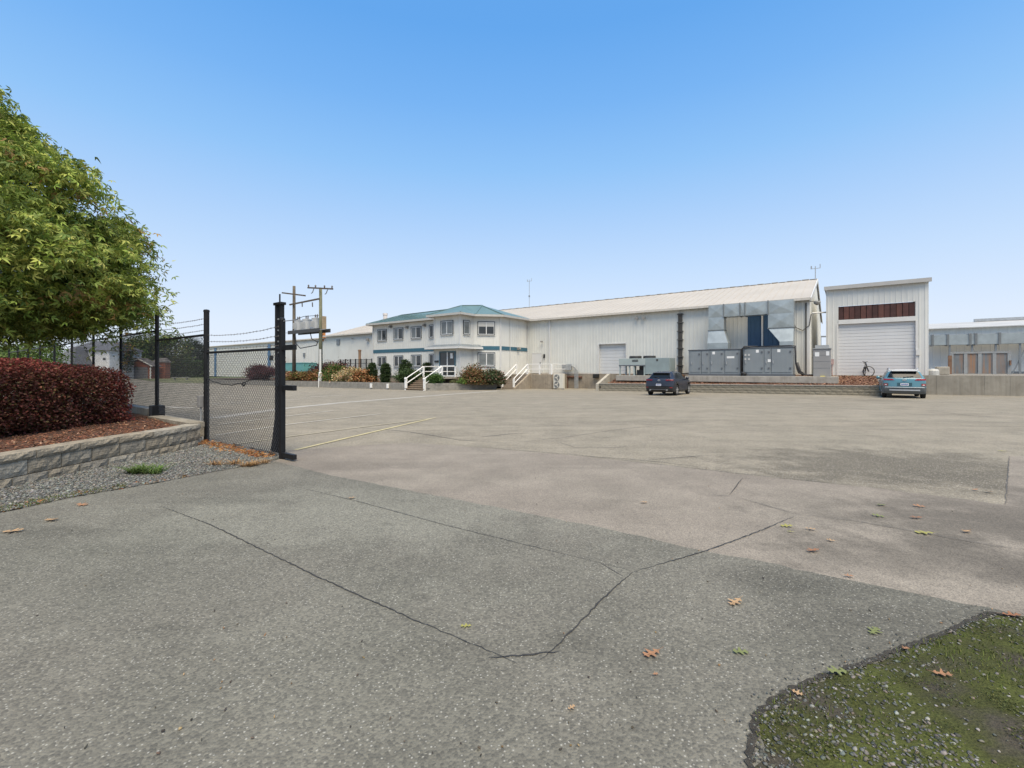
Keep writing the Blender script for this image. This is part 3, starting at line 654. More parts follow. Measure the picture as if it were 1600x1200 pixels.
for z0, z1, sg in ((2.25,2.23,.06),(2.09,2.10,.05),(1.92,1.93,.01)): barbed(-3.12, z0, 0, z1, sg, fence)
for k in range(1,4):
    for z in (2.6, 2.72, 2.84): barbed(3.*k, z, 3.*k+3, z, .02, fence)
bmb = MB(); M2 = Frame((F0.x,F0.y), FD)
M2.box(bmb, 2.86, 3.14, -.13, .13, .2, .62); bmb.build('post_base', BLKM, fence, bevel=.01)
M2.box(MB(), .085, .17, -.06, .06, .78, 1.02)
b = MB(); M2.box(b, .06, .16, .03, .12, .72, .96); jb = b.build('junction_box', mat('grey_box', (.22,.22,.22), .6, .1, 8), fence, bevel=.006); MB().tube([fx(.1,.72,.07), fx(.09,.03,.07)], .017, 8).build('conduit', GALV, jb)
# sagging cable tied across the panel
P = [fx(-.05 - 2.7*k/18, 1.33 - .12*math.sin(math.pi*min(1,k/14)) + .012*math.sin(k*2.1), .03) for k in range(19)]
cb = MB().tube(P, .008, 5); cb.tube([fx(-1.7,1.24,.03), fx(-1.78,1.2,.04), fx(-1.86,1.25,.03), fx(-1.78,1.27,.04)], .012, 5)
tag(cb.build('tie_cable', BLKM), 'black sagging cable tied across the last fence panel', 'cable')
# gate posts at the free end
gs = thing('gate_post', fx(-2.56, 0, -.2), 'tall pair of black steel gate posts with a flared foot at the fence end', 'gate post')
b = MB(); M2.box(b, -2.53, -2.475, -.26, -.19, 0, 2.66); b.build('steel_tube', BLKM, gs, bevel=.008)
b = MB(); M2.box(b, -2.69, -2.635, -.26, -.19, 0, 2.66); b.build('steel_tube', BLKM, gs, bevel=.008)
b = MB(); M2.box(b, -2.71, -2.455, -.28, -.17, 2.662, 2.71); b.build('cap_plate', BLKM, gs, bevel=.006)
b = MB(); b.tube([fx(-2.6,2.71,-.22), fx(-2.6,2.86,-.22)], .013, 6); b.build('spike', BLKM, gs)
b = MB(); b.poly([fx(-2.448,.02,-.22), fx(-2.26,.02,-.22), fx(-2.32,.22,-.22), fx(-2.41,.62,-.22), fx(-2.448,1.05,-.22)]); fo = b.build('foot_gusset', BLKM, gs); sm = fo.modifiers.new('s','SOLIDIFY'); sm.thickness = .06
b = MB(); M2.box(b, -2.634, -2.531, -.24, -.21, 0, 1.2); b.build('web_plate', BLKM, gs)
for z in (2.0, 1.8, 2.2, 2.4):
    b = MB(); M2.box(b, -2.634, -2.531, -.24, -.21, z, z+.025); b.build('rung', GALV, gs)
gl = thing('latch_post', fx(-3.15, 0), 'black square latch post with three short arms pointing towards the yard', 'gate post')
b = MB(); M2.box(b, -3.155, -3.08, -.04, .04, 0, 2.34); b.build('steel_tube', BLKM, gl, bevel=.008)
b = MB(); b.lathe(fx(-3.118,0), (0,0,1), [(2.34,.05),(2.37,.042),(2.385,.02),(2.39,.001)], 12); b.build('cap', BLKM, gl)
for z in (1.83, 1.16, .03):
    b = MB(); M2.box(b, -3.53, -3.157, -.032, .032, z, z+.085); b.build('arm', BLKM, gl, bevel=.006)
b = MB(); b.tube([fx(-3.157,2.32), fx(-3.62,2.315)], .008, 6); b.build('hook_rod', GALV, gl)
b = MB(); M2.box(b, -3.078, -3.04, -.04, .04, 1.14, 1.26); b.build('latch', BLKM, gl)

# concrete wall carrying the fence further back
b = MB(); M2.box(b, 3.2, 12., -.12, .12, -.1, .53); b.build('wall_core', CONC, None)
w0 = bpy.data.objects['wall_core']; w0.name = 'concrete_wall'; tag(w0, 'low pale concrete wall under the fence behind the hedge', 'wall')

# ------------------------------------------------------------------ red hedge
hd = thing('hedge', (-9.2,8,.3), 'clipped dark red barberry hedge in the raised bed', 'hedge')
rng = np.random.default_rng(81); NH = 105000
hx0, hx1, hy0, hy1, hz0, hz1 = -10.1, -8.35, 5.2, 10.25, .32, 1.72
P = rng.uniform(0, 1, (NH*3, 3)); P = np.stack([hx0+(hx1-hx0)*P[:,0], hy0+(hy1-hy0)*P[:,1], hz0+(hz1-hz0)*P[:,2]], 1)
def hedge_sd(P):
    h = .46; c = np.array([(hx0+hx1)/2,(hy0+hy1)/2,(hz0+hz1)/2]); e = np.array([(hx1-hx0)/2,(hy1-hy0)/2,(hz1-hz0)/2])-h
    top = .26*np.clip((P[:,1]-8.)/2.2,0,1)**1.5 + .03*np.sin(P[:,1]*2.3)
    Q = P.copy(); Q[:,2] += top; bulge = .06*np.sin(P[:,1]*3.1+P[:,2]*2)+.05*np.sin(P[:,2]*6+P[:,1]*5.)
    q = np.abs(Q-c)-e; q[:,0] -= bulge
    return np.linalg.norm(np.maximum(q,0),axis=1)+np.minimum(q.max(1),0)-h
sd_ = hedge_sd(P); keep = (sd_ < .05*rng.uniform(-1,1,len(P))) & (sd_ > -.62*rng.uniform(.15,1,len(P))); P = P[keep][:NH]; sd2 = hedge_sd(P)
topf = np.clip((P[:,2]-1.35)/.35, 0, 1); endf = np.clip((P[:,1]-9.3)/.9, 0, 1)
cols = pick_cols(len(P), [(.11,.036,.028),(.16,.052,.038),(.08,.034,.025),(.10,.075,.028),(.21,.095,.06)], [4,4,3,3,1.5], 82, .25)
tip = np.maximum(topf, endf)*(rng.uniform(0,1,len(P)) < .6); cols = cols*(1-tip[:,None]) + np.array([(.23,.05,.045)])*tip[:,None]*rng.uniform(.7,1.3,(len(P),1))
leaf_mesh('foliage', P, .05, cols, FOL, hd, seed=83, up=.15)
b = MB(); rs = random.Random(9)
for k in range(40):
    x, y = rs.uniform(-9.9,-8.7), rs.uniform(5.4,10.0); b.tube([(x,y,.26),(x+rs.uniform(-.1,.1),y+rs.uniform(-.1,.1),.7),(x+rs.uniform(-.25,.25),y+rs.uniform(-.25,.25),1.4)], .016, 5, r2=.005)
b.build('stem', mat('bark', (.09,.065,.045), .9, .3, 12, .4, 40), hd)

# ------------------------------------------------------------------ maple
tr = thing('maple_tree', (-12.4,9.5,.3), 'large green maple with orange-tinged leaf tips behind the red hedge', 'tree')
TC = np.array([-12.55, 9.5]); PZ = [2.4,2.6,3.0,3.5,4.0,4.8,5.6,6.25,6.7,7.3,8.0,8.9]; PR = [1.0,2.4,3.6,4.0,3.95,3.65,3.2,2.75,1.9,1.45,1.05,.2]
rng = np.random.default_rng(91); C = []
while len(C) < 760:
    z = rng.uniform(2.5, 8.8); r = np.interp(z, PZ, PR)
    if rng.random() > (r/4.0)**1.2: continue
    a = rng.uniform(0, 2*np.pi); f = 1 - rng.random()**2.6*.7
    lump = 1 + .10*math.sin(3*a+z*2.1)+.09*math.sin(5*a-3*z)
    C.append((TC[0]+math.cos(a)*r*f*lump*.93, TC[1]+math.sin(a)*r*f*lump*.93, z, f))
C = np.array(C); per = 105
cz = np.repeat(C, per, 0); q = rng.normal(0, 1, (len(cz),3))*np.array([.31,.31,.10]); rad = np.hypot(q[:,0], q[:,1]); pos = cz[:,:3] + q; pos[:,2] -= rad**2*.75
keep = np.ones(len(pos), bool)
cols = pick_cols(len(pos), [(.20,.27,.05),(.26,.325,.062),(.34,.385,.085),(.135,.19,.042),(.42,.42,.11)], [4,4,3,3,1.2], 92, .2)
ci = np.repeat(np.arange(len(C)), per)[keep]; tint = rng.random(len(C)) < .055; w_ = (tint[ci] & (rng.random(len(pos)) < .4))
cols = cols*(.72+.56*rng.random(len(C)))[ci][:,None]; cols[w_] = np.array([.36,.235,.085])*rng.uniform(.6,1.25,(w_.sum(),1))
outv = pos - np.array([TC[0],TC[1],4.2]); outv /= np.linalg.norm(outv,axis=1,keepdims=True)
leaf_mesh('crown', pos, .145, cols, FOL, tr, shape=LEAF3, droop=.55, up=.35, seed=93, out=outv*.5)
bark = mat('bark', (.09,.065,.045)); b = MB()
b.tube([(-12.4,9.5,.2),(-12.43,9.5,1.2),(-12.35,9.55,2.2),(-12.4,9.5,4.),(-12.35,9.5,6.8)], .2, 12, r2=.04); b.build('trunk', bark, tr, smooth=True)
rs = random.Random(12)
for k in range(26):
    a = k*2.4; z = 2.0+4.2*k/26; r = np.interp(z+.8, PZ, PR)*.62; d = Vector((math.cos(a), math.sin(a), 0)); o0 = Vector((-12.4,9.5,z)); b = MB()
    P3 = [o0, o0+d*r*.4+Vector((0,0,.35)), o0+d*r*.75+Vector((rs.uniform(-.2,.2),rs.uniform(-.2,.2),.7)), o0+d*r+Vector((rs.uniform(-.3,.3),rs.uniform(-.3,.3),.85))]
    b.tube(P3, .055, 6, r2=.012)
    for j in range(4):
        f = rs.uniform(.4,.95); p = o0+d*r*f+Vector((0,0,.35+.4*f)); e = p+Vector((rs.uniform(-.7,.7),rs.uniform(-.7,.7),rs.uniform(.0,.4))); b.tube([p, e], .018, 5, r2=.006)
    b.build('limb', bark, tr)
# ------------------------------------------------------------------ long white warehouse
SID = mat('white_siding', (.62,.62,.575), .55, .05, .8, dirt=(.42,.40,.35), streak=.16, spec=.35)
SIDB = mat('office_siding', (.64,.635,.59), .6, .04, .8, dirt=(.45,.43,.38), streak=.16)
TRIM = mat('white_trim', (.60,.595,.57), .5, .05, 2)
ROOFW = mat('cream_roof', (.43,.395,.34), .6, .06, .35, dirt=(.36,.30,.235), streak=.4)
FOUND = mat('foundation', (.30,.255,.195), .92, .2, 1.2, .4, 25, dirt=(.16,.13,.10), dirt_amt=.6, streak=.5)
GRYM = mat('grey_metal', (.20,.22,.235), .5, .08, 2, metal=.1)
DARK = mat('dark_void', (.02,.02,.02), .9, .1, 3)
DOORW = mat('door_white', (.58,.585,.58), .5, .03, 1.5, dirt=(.5,.46,.4), streak=.12)
tR = M.t(1264); ZE = 6.62; ZB = 1.14; ZR = 9.45; DR = 9.6; tL = M.t(509)
gd0, gd1 = M.t(978), M.t(936); gdz = M.z(957, 537.5)
md0, md1 = M.t(846.5), M.t(832.5); mdz = M.z(840, 552.5)
bl0, bl1 = M.t(1218), M.t(1168); blz = M.z(1190, 489)
ovg = .10
wh = thing('warehouse', M.p(0,0,0), 'long white metal-clad warehouse with cream gable roof behind the office', 'building')
b = MB()
corr(b, M, tR, bl0, ZB, ZE); corr(b, M, bl0, bl1, blz, ZE); corr(b, M, bl1, gd0, ZB, ZE); corr(b, M, gd0, gd1, gdz, ZE); corr(b, M, gd1, tL, ZB, ZE)
G = M.sub(tR, -2*DR, 0, 1)                                                       # right gable end, n faces right
G = Frame(M.xy(tR, 0), (-M.en.x, -M.en.y))
G.en = -M.et
k_ = (ZR-ZE)/DR
corr(b, G, 0, DR, ZB, ZE, zfun=lambda t: ZE+k_*t); corr(b, G, DR, 2*DR, ZB, ZE, zfun=lambda t: ZE+k_*(2*DR-t))
b.build('wall', SID, wh)
b = MB(); M.quad(b, [(tL,-2*DR,ZB),(tL,0,ZB),(tL,0,ZE),(tL,-DR,ZR),(tL,-2*DR,ZE)]); M.quad(b, [(tL,-2*DR,ZB),(tR,-2*DR,ZB),(tR,-2*DR,ZE),(tL,-2*DR,ZE)]); b.build('rear_wall', SID, wh)
b = MB(); corr(b, M, bl0, bl1, ZB, blz, n=-.05); b.build('blue_panel', mat('blue_siding', (.035,.085,.16), .5, .08, 2), wh)
b = MB(); M.box(b, bl0-.08, bl0, -.06, .05, ZB, blz+.08); M.box(b, bl1, bl1+.08, -.06, .05, ZB, blz+.08); M.box(b, bl0, bl1, -.04, .05, blz, blz+.08); b.build('panel_trim', TRIM, wh)
b = MB(); tm = M.t(1191); M.box(b, tm-.06, tm+.06, -.02, .06, ZB+.02, blz-.02); b.build('panel_post', TRIM, wh)
def roof_slope(b, t0, t1, n0, z0, n1, z1, th=.08):
    d0 = th; q = [M.p(t0,n0,z0), M.p(t1,n0,z0), M.p(t1,n1,z1), M.p(t0,n1,z1)]; up = Vector((0,0,d0)); b.hexa(q + [p+up for p in q])
ov = .35
b = MB(); roof_slope(b, tR-ovg, tL+.2, ov, ZE-k_*ov+.03, -DR, ZR+.03); roof_slope(b, tR-ovg, tL+.2, -DR, ZR+.03, -2*DR-ov, ZE-k_*ov+.03)
k = 0; t_ = tR-ovg+.05
while t_ < tL:
    p0 = M.p(t_, ov-.01, ZE-k_*ov+.135); p1 = M.p(t_, -DR, ZR+.135); b.bar(p0-Vector((0,0,.02)), p1-Vector((0,0,.02)), .04, .03); t_ += .6
rf = b.build('roof', ROOFW, wh)
b = MB(); t_ = tR-ovg
while t_ < tL: M.box(b, t_, t_+.55, -DR-.15, -DR+.12, ZR+.13, ZR+.15+.03*(int(t_/.6) % 2)); t_ += .6
b.build('ridge_cap', mat('ridge_metal', (.34,.33,.31), .6, .1, 3), rf)
GUT = mat('gutter_cream', (.55,.51,.45), .55, .08, 2, dirt=(.3,.26,.2), streak=.3)
b = MB(); M.box(b, tR-ovg, tL, ov+.003, ov+.15, ZE-.14, ZE+.04); b.build('gutter', GUT, wh)
b = MB(); M.box(b, tR-.05, tR+.12, -.02, .06, ZB, ZE-.15); b.build('corner_trim', TRIM, wh)
b = MB(); up = Vector((0,0,.02))
for n0, z0, n1, z1 in ((ov, ZE-k_*ov, -DR, ZR), (-DR, ZR, -2*DR-ov, ZE-k_*ov)): b.bar(M.p(tR-ovg-.03,n0,z0+.02), M.p(tR-ovg-.03,n1,z1+.02), .06, .26)
b.build('verge_trim', TRIM, wh)
b = MB(); M.box(b, tR-.02, M.t(862.5), -.4, .045, -.6, ZB-.004); M.box(b, M.t(862.5), tL, -.4, .045, -.6, ZB-.004); b.build('foundation', FOUND, wh)
b = MB(); M.box(b, tR, bl0, .046, .06, ZB-.02, ZB+.09); M.box(b, bl1, gd0, .046, .06, ZB-.02, ZB+.09); M.box(b, gd1, md0, .046, .06, ZB-.02, ZB+.09); b.build('base_flashing', GUT, wh)
def rolldoor(t0, t1, z0, z1, n, nsl, parent, F=M, m=DOORW, name='rollup_door'):
    b = MB(); h = (z1-z0)/nsl
    for i in range(nsl):
        za, zb = z0+i*h, z0+(i+1)*h
        pr = [(0,za),(.03,za+.015),(.03,zb-.02),(0,zb)]
        for (n0,q0),(n1,q1) in zip(pr, pr[1:]): F.quad(b, [(t0,n+n0,q0),(t1,n+n0,q0),(t1,n+n1,q1),(t0,n+n1,q1)])
    return b.build(name, m, parent)
dz = rolldoor(gd0, gd1, ZB, gdz, -.28, 9, wh)
b = MB(); M.quad(b, [(gd0,-.28,ZB),(gd0,0,ZB),(gd0,0,gdz),(gd0,-.28,gdz)]); M.quad(b, [(gd1,0,ZB),(gd1,-.28,ZB),(gd1,-.28,gdz),(gd1,0,gdz)]); M.quad(b, [(gd0,0,gdz),(gd1,0,gdz),(gd1,-.28,gdz),(gd0,-.28,gdz)])
M.box(b, gd0-.1, gd0, -.01, .05, ZB, gdz+.1); M.box(b, gd1, gd1+.1, -.01, .05, ZB, gdz+.1); M.box(b, gd0, gd1, -.01, .05, gdz, gdz+.1); b.build('door_frame', TRIM, wh)
b = MB(); M.box(b, md0, md1, .034, .08, ZB+.02, mdz); md = b.build('door', DOORW, wh)
b = MB(); M.box(b, md0-.07, md0, .03, .1, ZB, mdz+.07); M.box(b, md1, md1+.07, .03, .1, ZB, mdz+.07); M.box(b, md0, md1, .03, .1, mdz, mdz+.07); b.build('door_frame', TRIM, md)
b = MB(); M.box(b, md0+.08, md0+.16, .08, .13, ZB+.95, ZB+1.15); b.build('handle', GRYM, md)
b = MB(); M.box(b, md0-.42, md0-.26, .03, .14, ZB+1.55, ZB+1.95); b.build('card_reader', mat('black_plastic', (.03,.03,.03), .5), wh)
b = MB(); td = M.t(859.5); M.box(b, td-.07, td+.07, .03, .14, ZB-.3, ZE-.15); b.build('downpipe', TRIM, wh)
def flood(u, v, n=.05, s=.22):
    t_, z_ = M.t(u, n), M.z(u, v, n); b = MB(); b.tube([M.p(t_, .02, z_), M.p(t_, .2, z_)], .03, 6); M.box(b, t_-s*.6, t_+s*.6, .2, .38, z_-s*.6, z_+s*.3); return b.build('floodlight', mat('lamp_grey', (.26,.25,.23), .5, .1, 5), wh, bevel=.02)
flood(996, 497); flood(1007, 496.5); flood(848, 533.5, s=.16); flood(576, 530, s=.4); flood(552, 529, s=.15)
b = MB(); q = M.t(529); M.box(b, q-.4, q+.4, .02, .12, 5.2, 6.0); b.build('wall_vent', GRYM, wh)
# cable riser with brackets
tcb = M.t(1063.5); zc = M.z(1063, 490); b = MB()
for o_ in (-.12, 0, .12): b.tube([M.p(tcb+o_, .13, ZB), M.p(tcb+o_, .13, zc)], .058, 8)
cr_ = b.build('cable_riser', mat('dark_conduit', (.07,.066,.06), .6, .15, 4), wh)
b = MB(); b.tube([M.p(tcb, .16, zc), M.p(tcb, .16, zc+.35)], .025, 6)
for i in range(7): z_ = ZB+.7+i*(zc-ZB-.8)/6; b2 = MB(); M.box(b2, tcb-.24, tcb+.24, .035, .23, z_, z_+.07); b2.build('bracket', mat('dark_conduit', (.1,.095,.085)), cr_)
b.build('riser_top', GALV, cr_)
# camera dome and cables at the gable corner
b = MB(); c = M.p(tR-.5, .3, ZE-.25); b.lathe(c, (0,0,-1), [(0,.001),(0,.2),(.1,.22),(.22,.16),(.3,.001)], 14); b.tube([M.p(tR,0,ZE-.2), M.p(tR-.5,.3,ZE-.24)], .03, 6)
b.build('camera_dome', mat('lamp_grey', (.3,.29,.27)), wh)
b = MB(); p0 = M.p(M.t(1250), .12, 0); tq = M.t(1252); 
b.tube([M.p(tq+.6,.08,5.35), M.p(tq+.35,.1,4.6), M.p(tq-.1,.1,4.35), M.p(tq-.5,.1,4.7), M.p(tq-.6,.08,5.5)], .03, 6); b.tube([M.p(tR+.18,.1,ZE-.3), M.p(tR+.18,.1,ZB)], .04, 6)
b.build('wall_cable', mat('dark_conduit', (.1,.095,.085)), wh)
# instrument masts on the ridge
def mast(u, v0, v1, n, label):
    t_ = M.t(u, n); z1 = M.z(u, v1, n); z0 = M.z(u, v0, n); r = thing('instrument_mast', M.p(t_, n, z0), label, 'mast', 'thin masts on the warehouse ridge')
    b = MB(); b.tube([M.p(t_,n,z0), M.p(t_,n,z1)], .035, 6); b.build('pole', GALV, r)
    b = MB(); b.bar(M.p(t_-.35,n,z1-.2), M.p(t_+.35,n,z1-.2), .04, .04); b.tube([M.p(t_-.35,n,z1-.2), M.p(t_-.35,n,z1+.15)], .03, 6); b.tube([M.p(t_+.3,n,z1-.2), M.p(t_+.3,n,z1+.05)], .05, 6)
    b.build('wind_sensor', GALV, r); b = MB(); zz = z0+(z1-z0)*.4; b.lathe(M.p(t_,n,zz), (0,0,1), [(-.12,.001),(-.1,.1),(.1,.1),(.12,.001)], 8); b.build('sensor_can', GRYM, r); return r
mast(827, 480, 437, -DR, 'thin instrument mast on the warehouse ridge above the office')
mast(1274, 470, 416, -DR+.4, 'thin instrument mast at the right gable end of the warehouse')

# lower left wing of the warehouse
wl = thing('warehouse_wing', M.p(60,0,0), 'low white warehouse wing with pale roof seen left of the utility poles', 'building')
tW = M.t(320); z3 = 6.25; r3 = 7.7; d3 = 11.
b = MB(); corr(b, M, tL+.01, tW, .2, z3, pitch=.5, d=.03); G3 = Frame(M.xy(tW,0), VP2); corr(b, G3, 0, 2*d3, .2, z3, pitch=.5); b.build('wall', SID, wl)
b = MB(); k3 = (r3-z3)/d3; roof_slope(b, tL+.21, tW+.3, .3, z3-.3*k3, -d3, r3); roof_slope(b, tL+.21, tW+.3, -d3, r3, -2*d3-.3, z3-.3*k3)
t_ = tL+.4
while t_ < tW: b.bar(M.p(t_, .29, z3-.3*k3+.11), M.p(t_, -d3, r3+.11), .06, .05); t_ += .9
b.build('roof', mat('grey_cream_roof', (.40,.37,.32), .6, .1, .4, dirt=(.32,.27,.21), streak=.4), wl)
BLU = mat('blue_trim', (.10,.20,.33), .5, .1, 2)
for u in (337, 421): b = MB(); q = M.t(u); M.box(b, q-.45, q+.45, .03, .10, .2, z3-.3); b.build('blue_column', BLU, wl)
b = MB(); q = M.t(425); M.box(b, q-.5, q+.7, .03, .12, 3.2, 4.0); b.build('wall_vent', DARK, wl)
for u, v in ((459,543),(476,554.5)): b = MB(); q, z_ = M.t(u), M.z(u, v); M.box(b, q-.25, q+.25, .03, .16, z_-.3, z_+.3); b.build('wall_box', GRYM, wl)
b = MB(); q = M.t(450); M.box(b, q-.3, q+.3, .5, 1.0, .3, 3.0); b.tube([M.p(q,.75,3.), M.p(q,.75,3.4), M.p(q-.4,.75,3.5)], .2, 8); tag(b.build('vent_stack', mat('rusty_brown', (.12,.06,.04), .8, .3, 3)), 'dark brown vent stack against the warehouse wing wall', 'vent')
b = MB(); q = M.t(505); roof_q = M.p(q, .25, 6.5); M.box(b, q-.15, q+.15, -.3, .4, 5.9, 7.2); b.lathe(M.p(q,.3,6.9),(0,0,1),[(0,.25),(1.6,.25),(1.7,.3)],10); tag(b.build('roof_stack', mat('orange_rust', (.50,.20,.06), .8, .25, 3)), 'rusty orange flashing and stack where the two warehouse roofs meet', 'stack')

# ------------------------------------------------------------------ two-storey office
of = thing('office_building', M.p(10,6,.3), 'two-storey pale office with teal hip roof and teal waistband', 'building')
GLASS = mat('window_glass', (.035,.04,.042), .06, .3, .9, spec=.5)
FRM = mat('window_trim_slate', (.06,.07,.078), .5, .08, 4); FRW = mat('window_frame_white', (.75,.75,.73), .45, .03, 3)
TEALB = mat('teal_band', (.04,.12,.165), .5, .07, 2); TEALR = mat('teal_metal_roof', (.105,.175,.175), .45, .10, .9, dirt=(.2,.25,.24), streak=.25, spec=.5)
BLIND = mat('blind', (.55,.54,.50), .8, .05, 3); CURT = mat('curtain', (.33,.34,.33), .85, .12, 3)
OZ0, OZ1 = .86, 6.62; tA = M.t(583, 6.5)
foot = [(2.78,0),(2.78,4.56),(4.68,6.46),(4.68,8.16),(8.02,8.16),(8.02,6.5),(tA,6.5),(tA,0)]
FE, FDd, FC, FB, FS, FA, FL = [Frame(M.xy(*foot[i]), M.xy(*foot[i+1])-M.xy(*foot[i])) for i in range(7)]
LEN = [(M.xy(*foot[i+1])-M.xy(*foot[i])).length for i in range(7)]
b = MB()
for F, l in zip((FE, FDd, FC, FB, FS, FA, FL), LEN): corr(b, F, 0, l, OZ0, OZ1, pitch=.32, d=.018, w=.03)
b.build('wall', SIDB, of)
b = MB(); b.prism([tuple(M.xy(t,n)) for t, n in [(2.83,0),(2.83,4.54),(4.73,6.44),(4.73,8.1),(7.97,8.1),(7.97,6.44),(tA-.05,6.44),(tA-.05,0)]], -.1, OZ0-.003); b.build('foundation', FOUND, of)
ZBD = FA.z(640, 547.2) ; BH = .36
for F, a, c in ((FE, .02, LEN[0]-.02), (FDd, .02, LEN[1]*.86), (FA, .02, LEN[5]-.02)):
    b = MB(); F.box(b, a, c, .02, .05, ZBD-BH/2, ZBD+BH/2); b.build('waistband', TEALB, of)
for F, l in zip((FE, FDd, FC, FB, FA), (LEN[0],LEN[1],LEN[2],LEN[3],LEN[5])):
    b = MB(); F.box(b, -.06, .08, .019, .055, OZ0, OZ1); b.build('corner_board', TRIM, of)
    b = MB(); F.box(b, l-.08, l+.06, .021, .057, OZ0, OZ1); b.build('corner_board', TRIM, of)
F = FE; q = F.t(796.5); b = MB(); F.box(b, q-.04, q+.04, .02, .06, OZ0, OZ1); b.build('corner_board', TRIM, of)
def window(F, u0, u1, v0, v1, kind='slide', inside_=None, t01=None):
    a, c = sorted((F.t(u0), F.t(u1))) if t01 is None else t01
    um = (u0+u1)/2; z1, z0 = F.z(um, v0), F.z(um, v1)
    b = MB(); w = .07
    F.box(b, a-w, c+w, .02, .085, z0-w, z0); F.box(b, a-w, c+w, .02, .085, z1, z1+w); F.box(b, a-w, a, .02, .085, z0, z1); F.box(b, c, c+w, .02, .085, z0, z1)
    wn = b.build('window', FRM, of)
    b = MB(); e = .045; F.box(b, a, c, .02, .07, z0, z0+e); F.box(b, a, c, .02, .07, z1-e, z1); F.box(b, a, a+e, .02, .07, z0+e, z1-e); F.box(b, c-e, c, .02, .07, z0+e, z1-e)
    if kind == 'slide': m_ = (a+c)/2; F.box(b, m_-.035, m_+.035, .02, .07, z0+e, z1-e)
    b.build('frame', FRW, wn)
    m_ = (a+c)/2
    halves = ((a+e, m_-.035), (m_+.035, c-e)) if kind == 'slide' else ((a+e, c-e),)
    for i, (p, q) in enumerate(halves):
        b = MB(); F.quad(b, [(p,.045,z0+e),(q,.045,z0+e),(q,.045,z1-e),(p,.045,z1-e)]); b.build('pane', GLASS if (inside_ is None or inside_[i] == 0) else (CURT_G if inside_[i] == 1 else GLASS), wn)
    if inside_ and 2 in inside_:
        b = MB(); zb = z1-(z1-z0)*.36; F.box(b, a+e, c-e, .047, .05, zb, z1-e); b.build('blind', BLIND, wn)
    b = MB(); F.box(b, a-w-.02, c+w+.02, .02, .11, z0-w-.035, z0-w-.001); b.build('sill', TRIM, wn)
CURT_G = mat('curtained_glass', (.15,.165,.165), .12, .25, 1.6, spec=.5)
X6 = lambda x: 560+x/5.714
Y6 = lambda y: 460+y/5.714
for x0, x1, y0, y1, k in ((170,256,312,418,(0,1)), (314,404,298,406,(0,1)), (470,566,286,396,(0,1)), (172,254,553,653,(0,0)), (318,404,545,648,(0,0)), (472,566,538,644,(0,1))): window(FA, X6(x0+6), X6(x1-6), Y6(y0+6), Y6(y1-6), 'slide', k)
tb = FA.t(X6(634)); window(FA, X6(634), X6(672), Y6(277), Y6(384), 'single', (0,), (FA.t(X6(672)), FA.t(X6(638)))); window(FA, X6(634), X6(672), Y6(536), Y6(640), 'single', (0,), (FA.t(X6(672)), FA.t(X6(638))))
window(FB, X6(742), X6(844), Y6(240), Y6(356), 'slide', (1,1)); window(FC, X6(938), X6(988), Y6(238), Y6(355), 'single', (1,)); window(FDd, X6(1070), X6(1212), Y6(248), Y6(358), 'slide', (2,2)); window(FDd, X6(1072), X6(1214), Y6(524), Y6(635), 'slide', (1,1))
# entrance
a, c = sorted((FB.t(X6(733)), FB.t(X6(864)))); z1 = FB.z(X6(800), Y6(517)); z0 = OZ0+.02
b = MB(); FB.box(b, a-.09, a, .02, .09, z0, z1+.09); FB.box(b, c, c+.09, .02, .09, z0, z1+.09); FB.box(b, a, c, .02, .09, z1, z1+.09); dr = b.build('entrance_door', TEALB, of)
m_ = (a+c)/2; b = MB(); FB.box(b, m_-.05, m_+.05, .02, .075, z0, z1); FB.box(b, a, c, .02, .072, z0+.95, z0+1.05); FB.box(b, a, c, .02, .07, z0, z0+.12); b.build('frame', FRW, dr)
for p, q in ((a, m_-.05), (m_+.05, c)):
    for y0, y1 in ((z0+.12,z0+.95),(z0+1.05,z1)): b = MB(); FB.quad(b, [(p,.05,y0),(q,.05,y0),(q,.05,y1),(p,.05,y1)]); b.build('pane', GLASS, dr)
for p0, q0, p1, q1 in ((.62,.82,.12,.3),(.3,.5,.15,.3)): b = MB(); FB.quad(b, [(a+.1+(m_-a)*0+p1*1.2, .052, z1-q0*.7), (a+.1+q1*1.2+.12, .052, z1-q0*.7), (a+.1+q1*1.2+.12, .052, z1-q0*.7+.25), (a+.1+p1*1.2, .052, z1-q0*.7+.25)]); b.build('notice', FRW, dr)
b = MB(); q = FB.t(X6(700)); FB.box(b, q-.28, q+.2, .02, .14, FB.z(X6(700), Y6(607)), FB.z(X6(700), Y6(590))); b.build('letter_box', mat('black_plastic', (.03,.03,.03)), of)
# entrance canopy wrapping the corner
zc = FB.z(X6(890), Y6(478)); o_ = .75; cn = [(8.6,8.16+o_),(4.68-.55,8.16+o_),(4.68-.55,6.9),(3.75,6.0)]; wallp = [(8.02,8.16),(4.68,8.16),(4.68,6.46),(4.2,5.98)]
b = MB()
for i in range(3): M.quad(b, [cn[i]+(zc+.10,), cn[i+1]+(zc+.10,), wallp[i+1]+(zc+.38,), wallp[i]+(zc+.38,)])
M.quad(b, [cn[0]+(zc+.10,), wallp[0]+(zc+.38,), (8.6,6.52,zc+.38), (8.6,6.52,zc+.1)]); cnp = b.build('canopy', mat('grey_shingle', (.17,.19,.20), .8, .2, 6, .4, 30), of)
b = MB()
for i in range(3): b.bar(M.p(*cn[i], zc+.02), M.p(*cn[i+1], zc+.02), .05, .17)
b.bar(M.p(*cn[0], zc+.02), M.p(8.6,6.52,zc+.02), .05, .17); b.build('fascia', TRIM, cnp)
b = MB(); b.poly([M.p(*q, zc-.06) for q in cn] + [M.p(*q, zc-.06) for q in reversed(wallp)]); b.build('soffit', TRIM, cnp)
